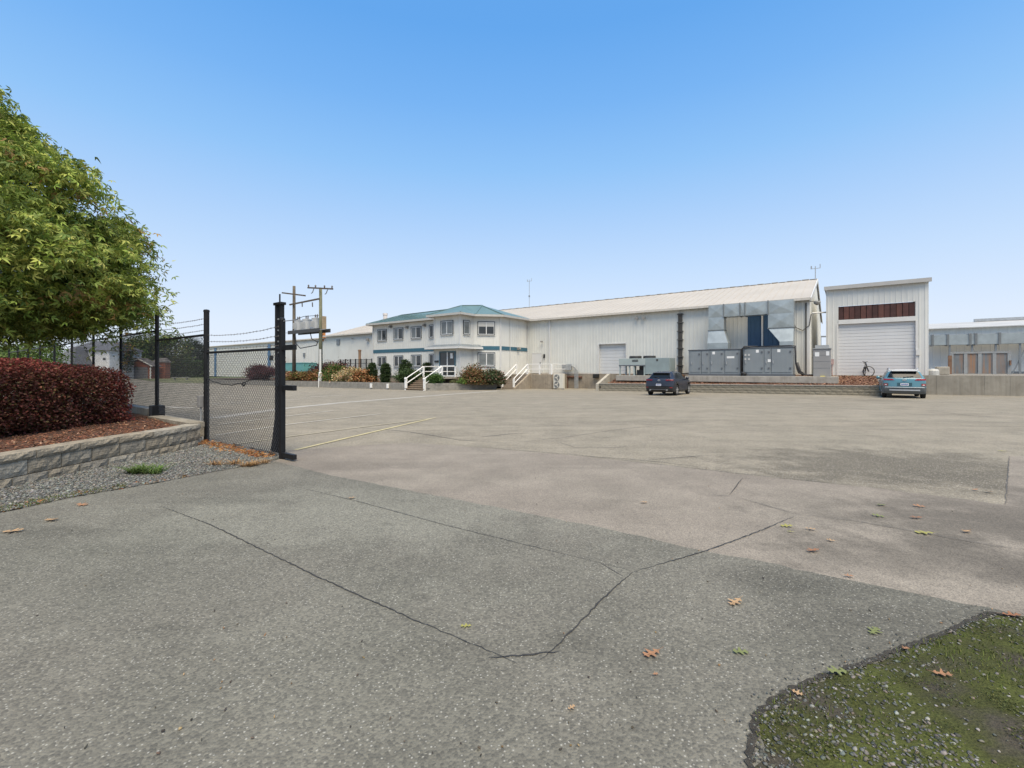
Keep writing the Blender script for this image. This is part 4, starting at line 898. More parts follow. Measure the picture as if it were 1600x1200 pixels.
# hip roof
ze = OZ1+.06; R1 = (5.7,3.9,7.95); R2 = (M.t(627,3.3),3.3,7.95); Rb = (6.35,6.2,7.72)
e = [(2.23,.06),(2.23,4.79),(4.13,6.69),(4.13,8.71),(8.57,8.71),(8.57,7.05),(tA+.55,7.05),(tA+.55,.06)]
E = [q+(ze,) for q in e]
vq = (9.6, 5.6, ze+(7.95-ze)*(7.05-5.6)/(7.05-3.4))
b = MB()
for poly in ([E[0],E[1],R1],[E[1],E[2],R1],[E[2],E[3],Rb,R1],[E[3],E[4],Rb],[E[4],E[5],vq,Rb],[E[5],E[6],R2,vq],[vq,R2,R1,Rb],[E[6],E[7],R2],[E[7],E[0],R1,R2]): M.quad(b, poly)
orf = b.build('roof', TEALR, of); md_ = orf.modifiers.new('s','SOLIDIFY'); md_.thickness = .05
bm = bmesh.new(); bm.from_mesh(orf.data); bmesh.ops.triangulate(bm, faces=bm.faces); bmesh.ops.remove_doubles(bm, verts=bm.verts, dist=.001); bm.to_mesh(orf.data); bm.free()
b = MB(); t_ = 9.2
while t_ < e[6][0]-.1:
    f = 1. if t_ < R2[0] else max(.02, (e[6][0]-t_)/(e[6][0]-R2[0])); p0 = Vector(M.p(t_, 7.05, ze+.055)); p1 = M.p(t_, 7.05+(3.3-7.05)*f, ze+.055+(7.95-ze)*f)
    if t_ > 10.2: b.bar(p0, p1, .035, .04)
    t_ += .42
b.build('seam', TEALR, orf)
b = MB()
for p, q in ((E[1],R1),(E[2],R1),(E[3],Rb),(E[4],Rb),(Rb,R1),(E[6],R2),(R1,R2)): pa, pb = M.p(*p)+Vector((0,0,.07)), M.p(*q)+Vector((0,0,.07)); b.bar(pa, pb, .16, .05)
b.build('hip_cap', TEALR, orf)
b = MB()
for i in range(6): b.bar(M.p(*e[i], ze-.05), M.p(*e[i+1], ze-.05), .10, .2)
b.build('gutter', mat('grey_gutter', (.42,.41,.38), .5, .08, 3), of)
b = MB(); b.poly([M.p(*q, ze-.15) for q in e]); sf = b.build('soffit', mat('soffit_beige', (.5,.46,.4), .7, .05, 3), of)
bm = bmesh.new(); bm.from_mesh(sf.data); bmesh.ops.triangulate(bm, faces=bm.faces); bm.to_mesh(sf.data); bm.free()
for x in (290, 435, 590, 1425):
    F = FE if x > 1000 else FA; y = {290:285, 435:290, 590:272, 1425:482}[x]; q = F.t(X6(x), .1); z_ = F.z(X6(x), Y6(y), .1); b = MB(); F.box(b, q-.12, q+.12, .02, .3, z_-.16, z_+.1); b.tube([F.p(q,.3,z_), F.p(q,.42,z_-.1)], .07, 8); b.build('wall_lamp', mat('lamp_grey', (.3,.29,.27)), of)
b = MB(); q = M.t(602, -1.); b.lathe(M.p(q,-1.,7.), (0,0,1), [(0,.28),(2.0,.28),(2.0,.33),(2.25,.33),(2.25,.001)], 12); tag(b.build('flue', mat('flue_pale', (.62,.58,.55), .5, .08, 3)), 'short pale flue rising behind the left end of the teal roof', 'flue')

# ------------------------------------------------------------------ raised terrace, planter walls and steps in front of the office
BRK = mat('planter_block', (.25,.235,.205), .92, .2, 3, .5, 30, dirt=(.14,.125,.10), dirt_amt=.5)
def block_wall(name, pts, h, label, rows=3, bl=.45, th=.25, zoff=0., m=BRK, cat='retaining wall'):
    """courses of blocks laid along a plan line, each block its own geometry"""
    root = thing(name, (pts[0].x, pts[0].y, g(*pts[0])), label, cat); T = total(pts); rs = random.Random(len(label)); bmw = MB(); n = 0
    for r in range(rows):
        s = -(bl/2 if r % 2 else 0)
        while s < T-.05:
            a0, a1 = max(0, s), min(T, s+bl)
            if a1-a0 > .08:
                a, c = along(pts, a0+.004, a1-a0-.008); d = (c-a).normalized(); nn_ = Vector((d.y,-d.x)); j = rs.uniform(0,.015); x0 = a+nn_*j; x1 = c+nn_*j; y0 = a-nn_*th; y1 = c-nn_*th
                hb = h/rows; gg = g((a.x+c.x)/2,(a.y+c.y)/2)+zoff
                z0_, z1_ = gg+r*hb-(.15 if r == 0 else 0), gg+(r+1)*hb-.008
                bmw.hexa([(x0.x,x0.y,z0_),(y0.x,y0.y,z0_),(y1.x,y1.y,z0_),(x1.x,x1.y,z0_),(x0.x,x0.y,z1_),(y0.x,y0.y,z1_),(y1.x,y1.y,z1_),(x1.x,x1.y,z1_)])
            s += bl
    bmw.build('block_courses', m, root, kind='stuff'); return root
S0, S1 = M.t(665.5, 12.4), M.t(633.5, 12.4)                                      # steps between these
def MV(t, n): return Vector(M.xy(t, n))
PT = .62
far_t = M.t(345, 12.4)
arc = [MV(far_t+4+4*math.sin(a), 12.4-4+4*math.cos(a)) for a in np.linspace(0, math.pi/2, 8)]
left_pts = list(reversed([MV(S1+.02, 12.4), MV(far_t, 12.4)] + arc + [MV(far_t+8, 2.)]))
block_wall('planter_retaining_wall', left_pts, PT, 'long low block wall of the flower bed left of the entrance steps')
right_pts = [MV(S0-.02, 12.4), MV(M.t(670,12.35), 12.35), MV(1.75, 6.5)]
block_wall('planter_retaining_wall', right_pts, PT, 'short low block wall between the two flights of white-railed steps')
SOIL = mat('bed_mulch', (.085,.06,.042), .95, .4, 5, .8, 40, dirt=(.14,.10,.06), dirt_amt=.5)
TZ = .27
def flat(name, tn, z, m):
    b = MB(); b.poly([M.p(t, n, z) for t, n in tn]); o = b.build(name, m); bm = bmesh.new(); bm.from_mesh(o.data); bmesh.ops.triangulate(bm, faces=bm.faces); bm.to_mesh(o.data); bm.free(); return structure(o)
flat('flower_bed', [(far_t+7.9,0),(far_t+7.9,8.4),(far_t+6.8,11.1),(far_t+4,12.2),(S1+.1,12.2),(S1+.1,8.5),(S0-.1,8.5),(S0-.1,12.2),(M.t(672,12.2),12.2),(1.95,6.3),(2.6,5.),(2.6,0)], TZ, SOIL)
TREAD = mat('wood_tread', (.25,.19,.13), .85, .2, 4, .4, 30)
RAILW = mat('white_rail', (.78,.77,.74), .45, .04, 4)
es = thing('entrance_steps', M.p((S0+S1)/2, 11, 0), 'wooden steps with white railings leading up to the office entrance', 'steps')
g0 = g(*M.xy(S0,12.4)); top = OZ0; ns = 7; rise = (top-g0)/ns; run = .30
for i in range(ns):
    n1 = 12.55-i*run; b = MB(); M.box(b, S0+.06, S1-.06, n1-run-.04, n1, g0+(i+1)*rise-.06, g0+(i+1)*rise); b.build('tread', TREAD, es)
    b = MB(); M.box(b, S0+.08, S1-.08, n1-.08, n1-.04, g0+i*rise, g0+(i+1)*rise-.062); b.build('riser', mat('riser_dark', (.16,.12,.085), .9, .2, 4), es)
nl = 12.55-ns*run
lt0, lt1 = M.t(X6(872), nl-.6), S1
b = MB(); M.box(b, 5.0, S1-.06, 8.22, nl-.002, top-.16, top-.004); b.build('landing', mat('deck_concrete', (.33,.30,.25), .9, .15, 3, .3, 30), es)
def rail_post(t_, n, z0, z1, par, s=.07): b = MB(); M.box(b, t_-s, t_+s, n-s, n+s, z0, z1); b.build('railing_post', RAILW, par)
def rail_bar(p, q, par, r=.035): b = MB(); b.tube([p, q], r, 8); b.build('handrail', RAILW, par)
H = .98
for tt in (S1-.12, S0+.12):
    rail_post(tt, 12.45, g0-.02, g0+H+.08, es, .085); rail_post(tt, nl-.05, top, top+H, es)
    for h in (H, H*.52): rail_bar(M.p(tt, 12.45, g0+h+.02), M.p(tt, nl-.05, top+h-.03), es, .045)
    b = MB(); b.lathe(M.p(tt,12.53,g0+H), M.en.to_3d() if hasattr(M.en,'to_3d') else (M.en.x,M.en.y,0), [(-.02,.12),(.02,.12),(.05,.06),(.06,.001)], 12); b.build('rail_end', RAILW, es)
for h in (H-.03, H*.5):
    rail_bar(M.p(S1-.12, nl-.05, top+h), M.p(S1-.12, 8.3, top+h), es); rail_bar(M.p(S0+.12, nl-.05, top+h), M.p(5.1, nl-.05, top+h), es); rail_bar(M.p(5.1, nl-.05, top+h), M.p(5.1, 8.3, top+h), es)
rail_post(5.1, nl-.05, top, top+H, es); rail_post(5.1, 8.35, top, top+H, es); rail_post(S1-.12, 8.35, top, top+H, es)
# side steps and landing by the warehouse door
LZ = ZB-.06
ss = thing('side_steps', M.p(.8,5,0), 'concrete side steps and landing with white railings by the warehouse door', 'steps')
STC = mat('step_concrete', (.25,.21,.165), .92, .2, 2, .4, 30, dirt=(.14,.11,.085), dirt_amt=.4)
NL = 3.0; a0, a1 = .6, 2.0; gs0 = g(*M.xy(.9,5.4)); lr = M.t(862.5, NL); ns2 = 7; rise = (LZ-gs0)/ns2
for i in range(ns2): b = MB(); M.box(b, a0, a1, NL if i < ns2-1 else NL-.1, NL+2.4-i*.33, gs0-.1 if i == 0 else gs0+i*rise+.002, gs0+(i+1)*rise); b.build('tread', STC, ss)
b = MB(); M.box(b, lr, 2.7, .06, NL-.02, -.7, LZ-.004); b.build('landing', FOUND, ss)
b = MB(); q = [(.38, NL+2.5), (.58, NL+2.5), (.58, NL-.015), (.38, NL-.015)]
b.hexa([M.p(*q[0],-.7), M.p(*q[1],-.7), M.p(*q[2],-.7), M.p(*q[3],-.7), M.p(*q[0],gs0+.12), M.p(*q[1],gs0+.12), M.p(*q[2],LZ+.1), M.p(*q[3],LZ+.1)]); b.build('wing_wall', FOUND, ss)
for tt in (.68, 2.0):
    rail_post(tt, NL+2.3, gs0, gs0+H, ss); rail_post(tt, NL+.05, LZ, LZ+H, ss)
    for h in (H-.02, H*.5): rail_bar(M.p(tt, NL+2.3, gs0+h), M.p(tt, NL+.05, LZ+h), ss, .04)
for h in (H-.02, H*.5): rail_bar(M.p(.68, NL, LZ+h), M.p(lr+.1, NL-.1, LZ+h), ss, .028); rail_bar(M.p(lr+.1,NL-.1,LZ+h), M.p(lr+.1,.2,LZ+h), ss, .028)
rail_post(-.6, NL-.1, LZ, LZ+H, ss, .06); rail_post(lr+.1, NL-.1, LZ, LZ+H, ss, .06)
b = MB(); b.lathe(M.p(1.2,2.4,LZ), (0,0,1), [(0,.001),(0,.3),(.25,.28),(.45,.15),(.5,.1),(.5,.001)], 12); tag(b.build('sand_bag', mat('white_bag', (.65,.64,.6), .8, .1, 4, .4, 20), smooth=True), 'small white bag standing on the side landing', 'bag')
# split air conditioner beside the landing
NAc = 3.35; q = M.t(871.5, NAc); gA = g(*M.xy(q,NAc)); ac = thing('air_conditioner', M.p(q,NAc,gA), 'cream twin-fan outdoor air conditioner standing beside the landing', 'air conditioner')
CREAM = mat('cream_metal', (.60,.57,.49), .5, .05, 4); PLAST = mat('black_plastic', (.03,.03,.03))
b = MB(); M.box(b, q-.5, q+.5, NAc-.4, NAc-.05, gA+.08, gA+1.42); b.build('casing', CREAM, ac, bevel=.02)
for z_ in (.42, 1.06):
    b = MB(); c = M.p(q+.12, NAc-.048, gA+z_); b.lathe(c, (M.en.x,M.en.y,0), [(0,.001),(0,.27),(.03,.28),(.03,.25),(.015,.24),(.015,.001)], 20); fg = b.build('fan_guard', mat('fan_grey', (.16,.165,.165), .6, .1, 6), ac)
    b = MB(); b.lathe(c, (M.en.x,M.en.y,0), [(.03,.001),(.035,.07),(.03,.08)], 12)
    for k in range(3): a = k*2.1; b.poly([c+Vector((M.en.x,M.en.y,0))*.02+(Vector((M.et.x,M.et.y,0))*math.cos(a+d)+Vector((0,0,1))*math.sin(a+d))*r for r, d in ((.06,-.2),(.23,-.3),(.23,.4),(.06,.3))])
    b.build('fan', CREAM, fg)
b = MB(); M.box(b, q-.45, q-.35, NAc-.35, NAc-.1, gA-.05, gA+.078); M.box(b, q+.35, q+.45, NAc-.35, NAc-.1, gA-.05, gA+.078); b.build('foot', GRYM, ac)
q2 = M.t(884, 1.2); b = MB()
for o_ in (0, .14, .3): b.tube([M.p(q2-.5-o_, .3, gA), M.p(q2-.5-o_, .3, gA+2.0-o_), M.p(q2-.1-o_, .3, gA+2.2-o_)], .05, 8)
M.box(b, q2-.1, q2+.9, .15, .4, gA+1.75, gA+2.3); tag(b.build('pipe_manifold', mat('pipe_grey', (.32,.33,.33), .5, .2, 5)), 'grey pipework and meters on the wall behind the air conditioner', 'pipes')
b = MB(); b.tube([M.p(M.t(888),.15,.45+.4), M.p(M.t(897),.15,.43+.4), M.p(M.t(910),.15,.4+.4)], .11, 8); b.tube([M.p(M.t(888),.15,.85), M.p(M.t(888),.15,-.3)], .05, 8); tag(b.build('drain_pipe', mat('rusty_brown', (.12,.06,.04))), 'brown drain pipe along the concrete dock wall', 'pipe')
# ------------------------------------------------------------------ raised equipment bed along the warehouse
NW = 4.5; lw0, lw1 = M.t(936, NW), M.t(1385, NW)
lw = thing('low_block_wall', M.p(lw0, NW, 0), 'long low mossy block wall in front of the grey rooftop-style units', 'retaining wall')
LBK = mat('mossy_block', (.245,.22,.17), .93, .22, 2.5, .5, 30, dirt=(.12,.11,.075), dirt_amt=.6)
HB = .19; bmv = [block_mesh('block', .55-.006, HB-.006, .3, LBK, 40+s, .010) for s in range(3)]; Lw = abs(lw0-lw1)
yaw = math.atan2(-M.et.y, -M.et.x); rs = random.Random(4)
for r in range(3):
    s = .275 if r % 2 else 0
    while s < Lw-.3:
        p = M.p(lw0-s, NW, 0); gg = g(p.x, p.y); place(bmv[rs.randrange(3)], 'block', lw, (p.x, p.y, gg-.02+r*HB), yaw); s += .55
b = MB(); s = 0
while s < Lw-.3:
    p0, p1 = lw0-s, lw0-min(Lw-.2, s+1.1); ga, gb = g(*M.xy(p0,NW)), g(*M.xy(p1,NW)); b.hexa([M.p(p1+.004,NW-.33,gb+.552), M.p(p0-.004,NW-.33,ga+.552), M.p(p0-.004,NW+.03,ga+.552), M.p(p1+.004,NW+.03,gb+.552), M.p(p1+.004,NW-.33,gb+.60), M.p(p0-.004,NW-.33,ga+.60), M.p(p0-.004,NW+.03,ga+.60), M.p(p1+.004,NW+.03,gb+.60)]); s += 1.1
b.build('coping', CONC, lw)
# sloping bark bed
MUL2 = mat('bark_bed', (.13,.062,.038), .95, .45, 6, 1., 40, dirt=(.22,.125,.08), dirt_amt=.6)
def bed2(t_, n):
    a = min(1., max(0., (n-.6)/(NW-.9))); x, y = M.xy(t_, n); return (ZB-.10)*(1-a) + (g(x,y)+.50)*a + .03*math.sin(t_*2.3)*math.sin(n*3)
tE = M.t(1462, -2.2)
b = MB(); tt = np.arange(tE, lw0-.1, .4); nv = np.concatenate([np.arange(-3., -.01, .5), np.linspace(0.06, NW-.28, 10)])
b.v = [tuple(M.p(t_, n, bed2(t_, n) if n > 0 else ZB-.09)) for t_ in tt for n in nv]; ny = len(nv)
b.f = [(i*ny+j, (i+1)*ny+j, (i+1)*ny+j+1, i*ny+j+1) for i in range(len(tt)-1) for j in range(ny-1) if not (nv[j+1] <= .07 and tt[i+1] > tR-.1) and not (nv[j] > .3 and tt[i] < lw1-.1)]
structure(b.build('bark_bed', MUL2, smooth=True))
rr = random.Random(77); pts = []
for _ in range(9000):
    t_ = rr.uniform(lw1, lw0-.4); n = rr.uniform(.2 if t_ > tR else -1.5, NW-.3); p = M.p(t_, n, (bed2(t_, n) if n > 0 else ZB-.09)+.012); pts.append(tuple(p))
chips('bark_chips', pts, .03, .09, pick_cols(len(pts), [(.24,.12,.07),(.16,.08,.05),(.32,.19,.12),(.10,.05,.035),(.40,.28,.19)], [4,4,3,3,1], 78, .3), 79, 'reddish brown bark chips on the sloping bed below the warehouse', 'mulch')
# sloping concrete wing at the bed's left end
b = MB(); q = [(lw0+.02,NW+.05),(lw0+.27,NW+.05),(lw0+.27,.1),(lw0+.02,.1)]; gl_ = g(*M.xy(lw0,NW)); nm = 2.3
b.hexa([M.p(lw0+.02,NW+.05,-.6), M.p(lw0+.02,nm,-.6), M.p(lw0+.27,nm,-.6), M.p(lw0+.27,NW+.05,-.6), M.p(lw0+.02,NW+.05,gl_+.55), M.p(lw0+.02,nm,ZB+.02), M.p(lw0+.27,nm,ZB+.02), M.p(lw0+.27,NW+.05,gl_+.55)])
tag(b.build('wing_wall', mat('pale_concrete', (.38,.35,.29), .9, .15, 2, .3, 30, dirt=(.2,.17,.13), dirt_amt=.4)), 'pale sloping concrete wing wall at the left end of the bark bed', 'wall')
b = MB(); q = M.t(933, .3); M.box(b, q-.1, q+.35, .05, .5, .75, 1.12); M.box(b, q-.05, q+.3, .5, .6, .8, 1.05); tag(b.build('dock_bumper', mat('black_rubber', (.02,.02,.02), .9, .2, 8)), 'black rubber dock bumper below the loading door corner', 'bumper')
# concrete pads
b = MB(); pd0, pd1 = M.t(1310, 3.3), M.t(1070, 3.3); M.box(b, pd0, pd1, 1.0, 3.3, .62, 1.06); tag(b.build('equipment_pad', CONC, bevel=.02), 'long concrete pad under the twin grey units and cabinet', 'pad')
b = MB(); qd0, qd1 = M.t(1052, 3.3), M.t(962, 3.3); M.box(b, qd0, qd1, 1.0, 3.3, .62, 1.05); tag(b.build('equipment_pad', CONC, bevel=.02), 'concrete pad under the open-framed condenser', 'pad')
PZ_ = 1.06
UNIT = mat('unit_grey', (.20,.225,.24), .5, .06, 1.5, dirt=(.28,.28,.27), streak=.2); UNITD = mat('unit_seam', (.10,.11,.125), .6, .1, 3)
def air_unit(u0, u1, v1, label, doors, pipe):
    n1 = 2.75; a, c = sorted((M.t(u0, n1), M.t(u1, n1))); z1 = M.z((u0+u1)/2, v1, n1); r = thing('air_handling_unit', M.p((a+c)/2, 1.9, PZ_), label, 'air handling unit', 'grey air handling units on the pad')
    b = MB(); M.box(b, a, c, 1.15, n1, PZ_+.13, z1); b.build('casing', UNIT, r, bevel=.015)
    b = MB(); M.box(b, a-.03, c+.03, 1.1, n1+.04, PZ_+.002, PZ_+.128); b.build('base_rail', UNITD, r)
    b = MB(); M.box(b, a-.04, c+.04, 1.1, n1+.05, z1+.002, z1+.06); b.build('lid', UNITD, r, bevel=.01)
    w = c-a
    for f0, f1 in doors:
        b = MB(); M.box(b, a+w*f0+.02, a+w*f1-.02, n1+.002, n1+.035, PZ_+.28, z1-.1); d_ = b.build('access_door', UNIT, r, bevel=.008)
        for zz in (PZ_+.5, z1-.35):
            b = MB(); M.box(b, a+w*f0+.03, a+w*f0+.14, n1+.036, n1+.07, zz, zz+.12); b.build('hinge', UNITD, d_)
        b = MB(); M.box(b, a+w*f1-.14, a+w*f1-.09, n1+.036, n1+.09, (PZ_+z1)/2-.1, (PZ_+z1)/2+.1); b.build('handle', GALV, d_)
    for f0, f1 in zip([d[1] for d in doors[:-1]], [d[0] for d in doors[1:]]):
        b = MB(); M.box(b, a+w*f0-.008, a+w*f0+.008, n1+.001, n1+.02, PZ_+.14, z1-.01); b.build('panel_joint', UNITD, r)
    for f, zz in pipe: b = MB(); M.box(b, a+w*f-.09, a+w*f+.09, n1+.036, n1+.043, z1-zz-.2, z1-zz); b.build('notice', FRW, r)
    return a, c, z1
ua = air_unit(1076, 1157, 547, 'left grey air handling unit beside the cable riser', [(.03,.29),(.32,.57),(.60,.74),(.76,.97)], [(.5,.12)])
ub = air_unit(1161, 1239, 543.5, 'right grey air handling unit below the blue wall panel', [(.02,.42),(.58,.98),(.44,.56)], [(.27,.12),(.7,.12),(.46,.8)])
b = MB(); M.box(b, ua[0]+.4, ua[0]+.9, 2.79, 2.795, 2.35, 2.5); tag(b.build('name_plate', FRW), 'small white plate on the left grey unit', 'plate')
b = MB(); 
for z_ in (2.2, 2.5): 
    for o_ in (.12,.35): M.box(b, ub[1]-.1-o_, ub[1]+.02-o_, 2.796, 2.81, z_, z_+.14)
tag(b.build('gauge_plate', mat('label_grey', (.5,.5,.48), .6)), 'four small label plates on the left edge of the right grey unit', 'plate')
BP = mat('black_pipe', (.025,.025,.027), .5, .15, 6); b = MB(); e_ = ub[0]
b.tube([M.p(ub[1]+.1,2.9,PZ_+.2), M.p(ub[1]+.1,2.9,ub[2]-.1), M.p(ub[1]-.1,2.9,ub[2]+.12), M.p(ub[1]-.9,2.6,ub[2]+.12)], .055, 8); b.tube([M.p(ub[1]-.25,2.88,PZ_+.12), M.p(ub[1]+.1,2.9,PZ_+.25)], .09, 8); b.tube([M.p(ub[1]-.9,2.6,ub[2]+.1), M.p(e_+.2,2.6,ub[2]+.12), M.p(e_-.12,2.6,ub[2]+.1), M.p(e_-.16,2.6,1.9), M.p(e_-.3,2.5,1.3), M.p(e_-.8,2.4,1.16), M.p(e_-1.6,2.4,1.16)], .05, 8)
b.tube([M.p(e_-.2,2.4,2.0), M.p(e_-.35,2.3,1.4), M.p(e_-.6,2.3,1.16)], .1, 8); tag(b.build('coolant_pipe', BP, smooth=True), 'black insulated pipes wrapping the right grey unit', 'pipe')
b = MB(); b.tube([M.p(tcb,.3,1.3), M.p(tcb-.1,.8,1.18), M.p(ua[1]+.15,1.5,1.25), M.p(ua[1]+.1,1.9,1.6), M.p(ua[1]+.1,1.9,2.2)], .045, 8); tag(b.build('supply_cable', BP, smooth=True), 'black cable looping from the riser to the left grey unit', 'cable')
# galvanised ductwork
DUCT = mat('galvanised_duct', (.35,.385,.385), .42, .16, 1.6, metal=.45, dirt=(.46,.49,.49), dirt_amt=.4)
dk = thing('ductwork', M.p(M.t(1170,1.6),1.6,PZ_), 'galvanised sheet-metal duct arching from one grey unit to the other', 'duct')
def panel_x(b, F_, t0, t1, z0, z1, n, dpt=.045):
    """cross-broken duct panel: four facets meeting at a raised centre"""
    c = ((t0+t1)/2, n+dpt, (z0+z1)/2); q = [(t0,n,z0),(t1,n,z0),(t1,n,z1),(t0,n,z1)]
    for i in range(4): F_.quad(b, [q[i], q[(i+1)%4], c])
n0, n1 = .9, 1.75
dl0, dl1, dr0, dr1 = M.t(1131,n1), M.t(1107,n1), M.t(1240,n1), M.t(1200,n1)
zt1 = M.z(1107,475.5,n1); zb1 = M.z(1107,495,n1); zt = (zt1+M.z(1238,470,n1))/2; zb = (zb1+M.z(1238,490,n1))/2
def duct_box(t0, t1, z0, z1, name='duct_section'):
    b = MB(); M.box(b, t0, t1, n0, n1, z0, z1); o = b.build(name, DUCT, dk); b = MB(); panel_x(b, M, t0+.02, t1-.02, z0+.02, z1-.02, n1+.003); b.build('cross_break', DUCT, o); return o
def flange(t_, z0, z1, vert=True):
    b = MB()
    if vert: M.box(b, t_-.03, t_+.03, n0-.05, n1+.06, z0-.05, z1+.05)
    b.build('flange', mat('duct_flange', (.20,.21,.21), .5, .1, 5, metal=.4), dk)
cuts = [dl1, dl0+.02, M.t(1156,n1), M.t(1164,n1), dr1, dr0]
for a, c in zip(cuts, cuts[1:]): duct_box(min(a,c)+.002, max(a,c)-.002, zb, zt); 
for c in cuts[1:-1]: flange(c, zb, zt)
zm = zb-.95*1.25
def riser(t0, t1, zlo, fl, fr):
    duct_box(t0, t1, zlo, zb-.004)
    b = MB(); zf = zlo-1.0; zg = zf-.45; tA0, tA1 = t0-fl, t1+fr
    b.hexa([M.p(tA0,n0,zf), M.p(tA0,n1+.35,zf), M.p(tA1,n1+.35,zf), M.p(tA1,n0,zf), M.p(t0,n0,zlo-.004), M.p(t0,n1,zlo-.004), M.p(t1,n1,zlo-.004), M.p(t1,n0,zlo-.004)]); b.build('duct_transition', DUCT, dk)
    b = MB(); M.box(b, tA0, tA1, n0, n1+.35, max(zg, ua[2]+.062), zf-.004); b.build('duct_collar', DUCT, dk)
    b = MB(); M.box(b, t0-.04, t1+.04, n0-.04, n1+.05, zlo-.03, zlo+.03); b.build('flange', mat('duct_flange', (.2,.21,.21)), dk)
riser(dl0, dl1, M.z(1118,516,n1), .35, .0)
riser(dr0, dr1, M.z(1220,512,n1), .0, -.75)
# open-framed condenser
cf = thing('condenser', M.p(M.t(1005,2.6),2.,1.05), 'grey-green condenser with open steel frame and two roof fans', 'condenser')
CG = mat('condenser_green_grey', (.32,.37,.36), .5, .07, 2); n1 = 2.7; c0, c1, c2 = M.t(1046,n1), M.t(1008,n1), M.t(967,n1); ct = M.z(1008,559.5,n1); zc0 = 1.05
b = MB(); M.box(b, c0, c1, 1.2, n1, zc0+.1, ct); b.build('cabinet', mat('condenser_grey', (.22,.27,.275), .5, .08, 2), cf, bevel=.02)
b = MB(); M.box(b, c1+.003, c2, 1.2, n1, ct-.62, ct-.02); b.build('coil_housing', CG, cf, bevel=.015)
b = MB(); M.box(b, c1+.01, c2-.01, 1.25, n1+.04, ct-.64, ct-.56); b.build('frame_beam', UNITD, cf)
for tt in (c1+.08, c1+.95, c1+1.35, c2-.08):
    for n_ in (1.3, n1-.08): b = MB(); M.box(b, tt-.05, tt+.05, n_-.05, n_+.05, zc0, ct-.64); b.build('leg', CG, cf)
b = MB(); M.box(b, c1+.15, c1+.85, 1.6, 2.3, zc0, zc0+.45); b.lathe(M.p(c1+.5,1.9,zc0+.45),(0,0,1),[(0,.25),(.3,.25),(.4,.1),(.41,.001)],12); b.build('compressor', PLAST, cf)
for tt in (c1+.45-.55, c1+1.2-.1):
    b = MB(); b.lathe(M.p(tt,1.95,ct), (0,0,1), [(0,.52),(.18,.5),(.2,.48),(.2,.4),(.1,.38),(.1,.001)], 20); b.build('roof_fan', PLAST, cf)
b = MB(); M.box(b, c1+.6, c1+1.1, n1+.002, n1+.02, ct-.28, ct-.22); M.box(b, c1+.6, c1+1.1, n1+.002, n1+.02, ct-.18, ct-.12); M.box(b, c0+.9, c0+1.05, n1+.002, n1+.02, ct-.25, ct-.1); b.build('label_plate', mat('label_dark', (.06,.06,.06)), cf)
# grey cabinet by the gable corner
q0, q1 = M.t(1298,2.6), M.t(1270.5,2.6); cz = M.z(1284,545,2.6); cb_ = thing('electrical_cabinet', M.p(q0,2.2,PZ_), 'grey square electrical cabinet with notices at the warehouse corner', 'cabinet')
CABM = mat('cabinet_grey', (.26,.255,.25), .55, .05, 2); b = MB(); M.box(b, q0, q1, 1.5, 2.6, PZ_+.002, cz); b.build('casing', CABM, cb_, bevel=.02)
b = MB(); M.box(b, q0-.04, q1+.04, 1.46, 2.66, cz+.002, cz+.05); M.box(b, q0+.1, q1-.1, 1.6, 2.5, cz+.05, cz+.25); b.build('lid', mat('cabinet_lid', (.33,.34,.34), .5, .06, 3), cb_)
for a, c, z_ in ((q1-.34,q1-.1,cz-.5),(q0+.08,q0+.25,cz-.45)): b = MB(); M.box(b, a, c, 2.602, 2.61, z_, z_+.28); b.build('notice', FRW, cb_)
for z_ in (PZ_+.55, PZ_+1.0, PZ_+1.4): b = MB(); M.box(b, q0+.01, q1-.01, 2.601, 2.606, z_, z_+.012); b.build('panel_joint', UNITD, cb_)
b = MB(); M.box(b, q0+.3, q1-.4, 2.62, 2.75, PZ_, PZ_+.05); b.build('yellow_strip', mat('yellow_strip', (.55,.47,.12), .7), cb_)

# ------------------------------------------------------------------ tall white shed with roll-up door
ND = -2.2; a0, a1 = M.t(1451, ND), M.t(1291, ND); zt_ = (M.z(1291,452,ND)+M.z(1451,437,ND))/2; SB = ZB-.05
d0, d1 = M.t(1430.5,ND), M.t(1310,ND); dzt = M.z(1370,504,ND); l0, l1 = M.t(1430,ND), M.t(1309.5,ND); lz0, lz1 = M.z(1370,497,ND), M.z(1370,475,ND)
sh = thing('tall_shed', M.p((a0+a1)/2, ND, SB), 'tall flat-topped white metal shed with roll-up door and brown louvre', 'building')
b = MB(); corr(b, M, a0, d0, SB, zt_, ND); corr(b, M, d1, a1, SB, zt_, ND); corr(b, M, d0, d1, lz1, zt_, ND)
GL = Frame(M.xy(a1,ND), VP2); GL.en = M.et; corr(b, GL, 0, 9, SB, zt_); GR_ = Frame(M.xy(a0,ND), VP2); GR_.en = -M.et; corr(b, GR_, 0, 9, SB, zt_); b.build('wall', mat('shed_siding', (.59,.595,.565), .55, .05, .9, dirt=(.42,.40,.36), streak=.2), sh)
b = MB(); M.box(b, d0, d1, ND-.2, ND+.04, dzt, lz0); M.box(b, d0-.12, d0, ND-.2, ND+.045, SB, dzt); M.box(b, d1, d1+.12, ND-.2, ND+.045, SB, dzt); b.build('door_frame', TRIM, sh)
b = MB(); M.box(b, a0-.12, a1+.12, ND-9, ND+.22, zt_, zt_+.12); M.box(b, a0-.13, a1+.13, ND+.22, ND+.3, zt_-.14, zt_+.13); b.build('roof', mat('shed_fascia', (.40,.39,.37), .5, .06, 2), sh)
rolldoor(d0, d1, SB, dzt, ND-.18, 16, sh, m=mat('shed_door', (.60,.605,.60), .5, .03, 1, dirt=(.5,.48,.44), streak=.12))
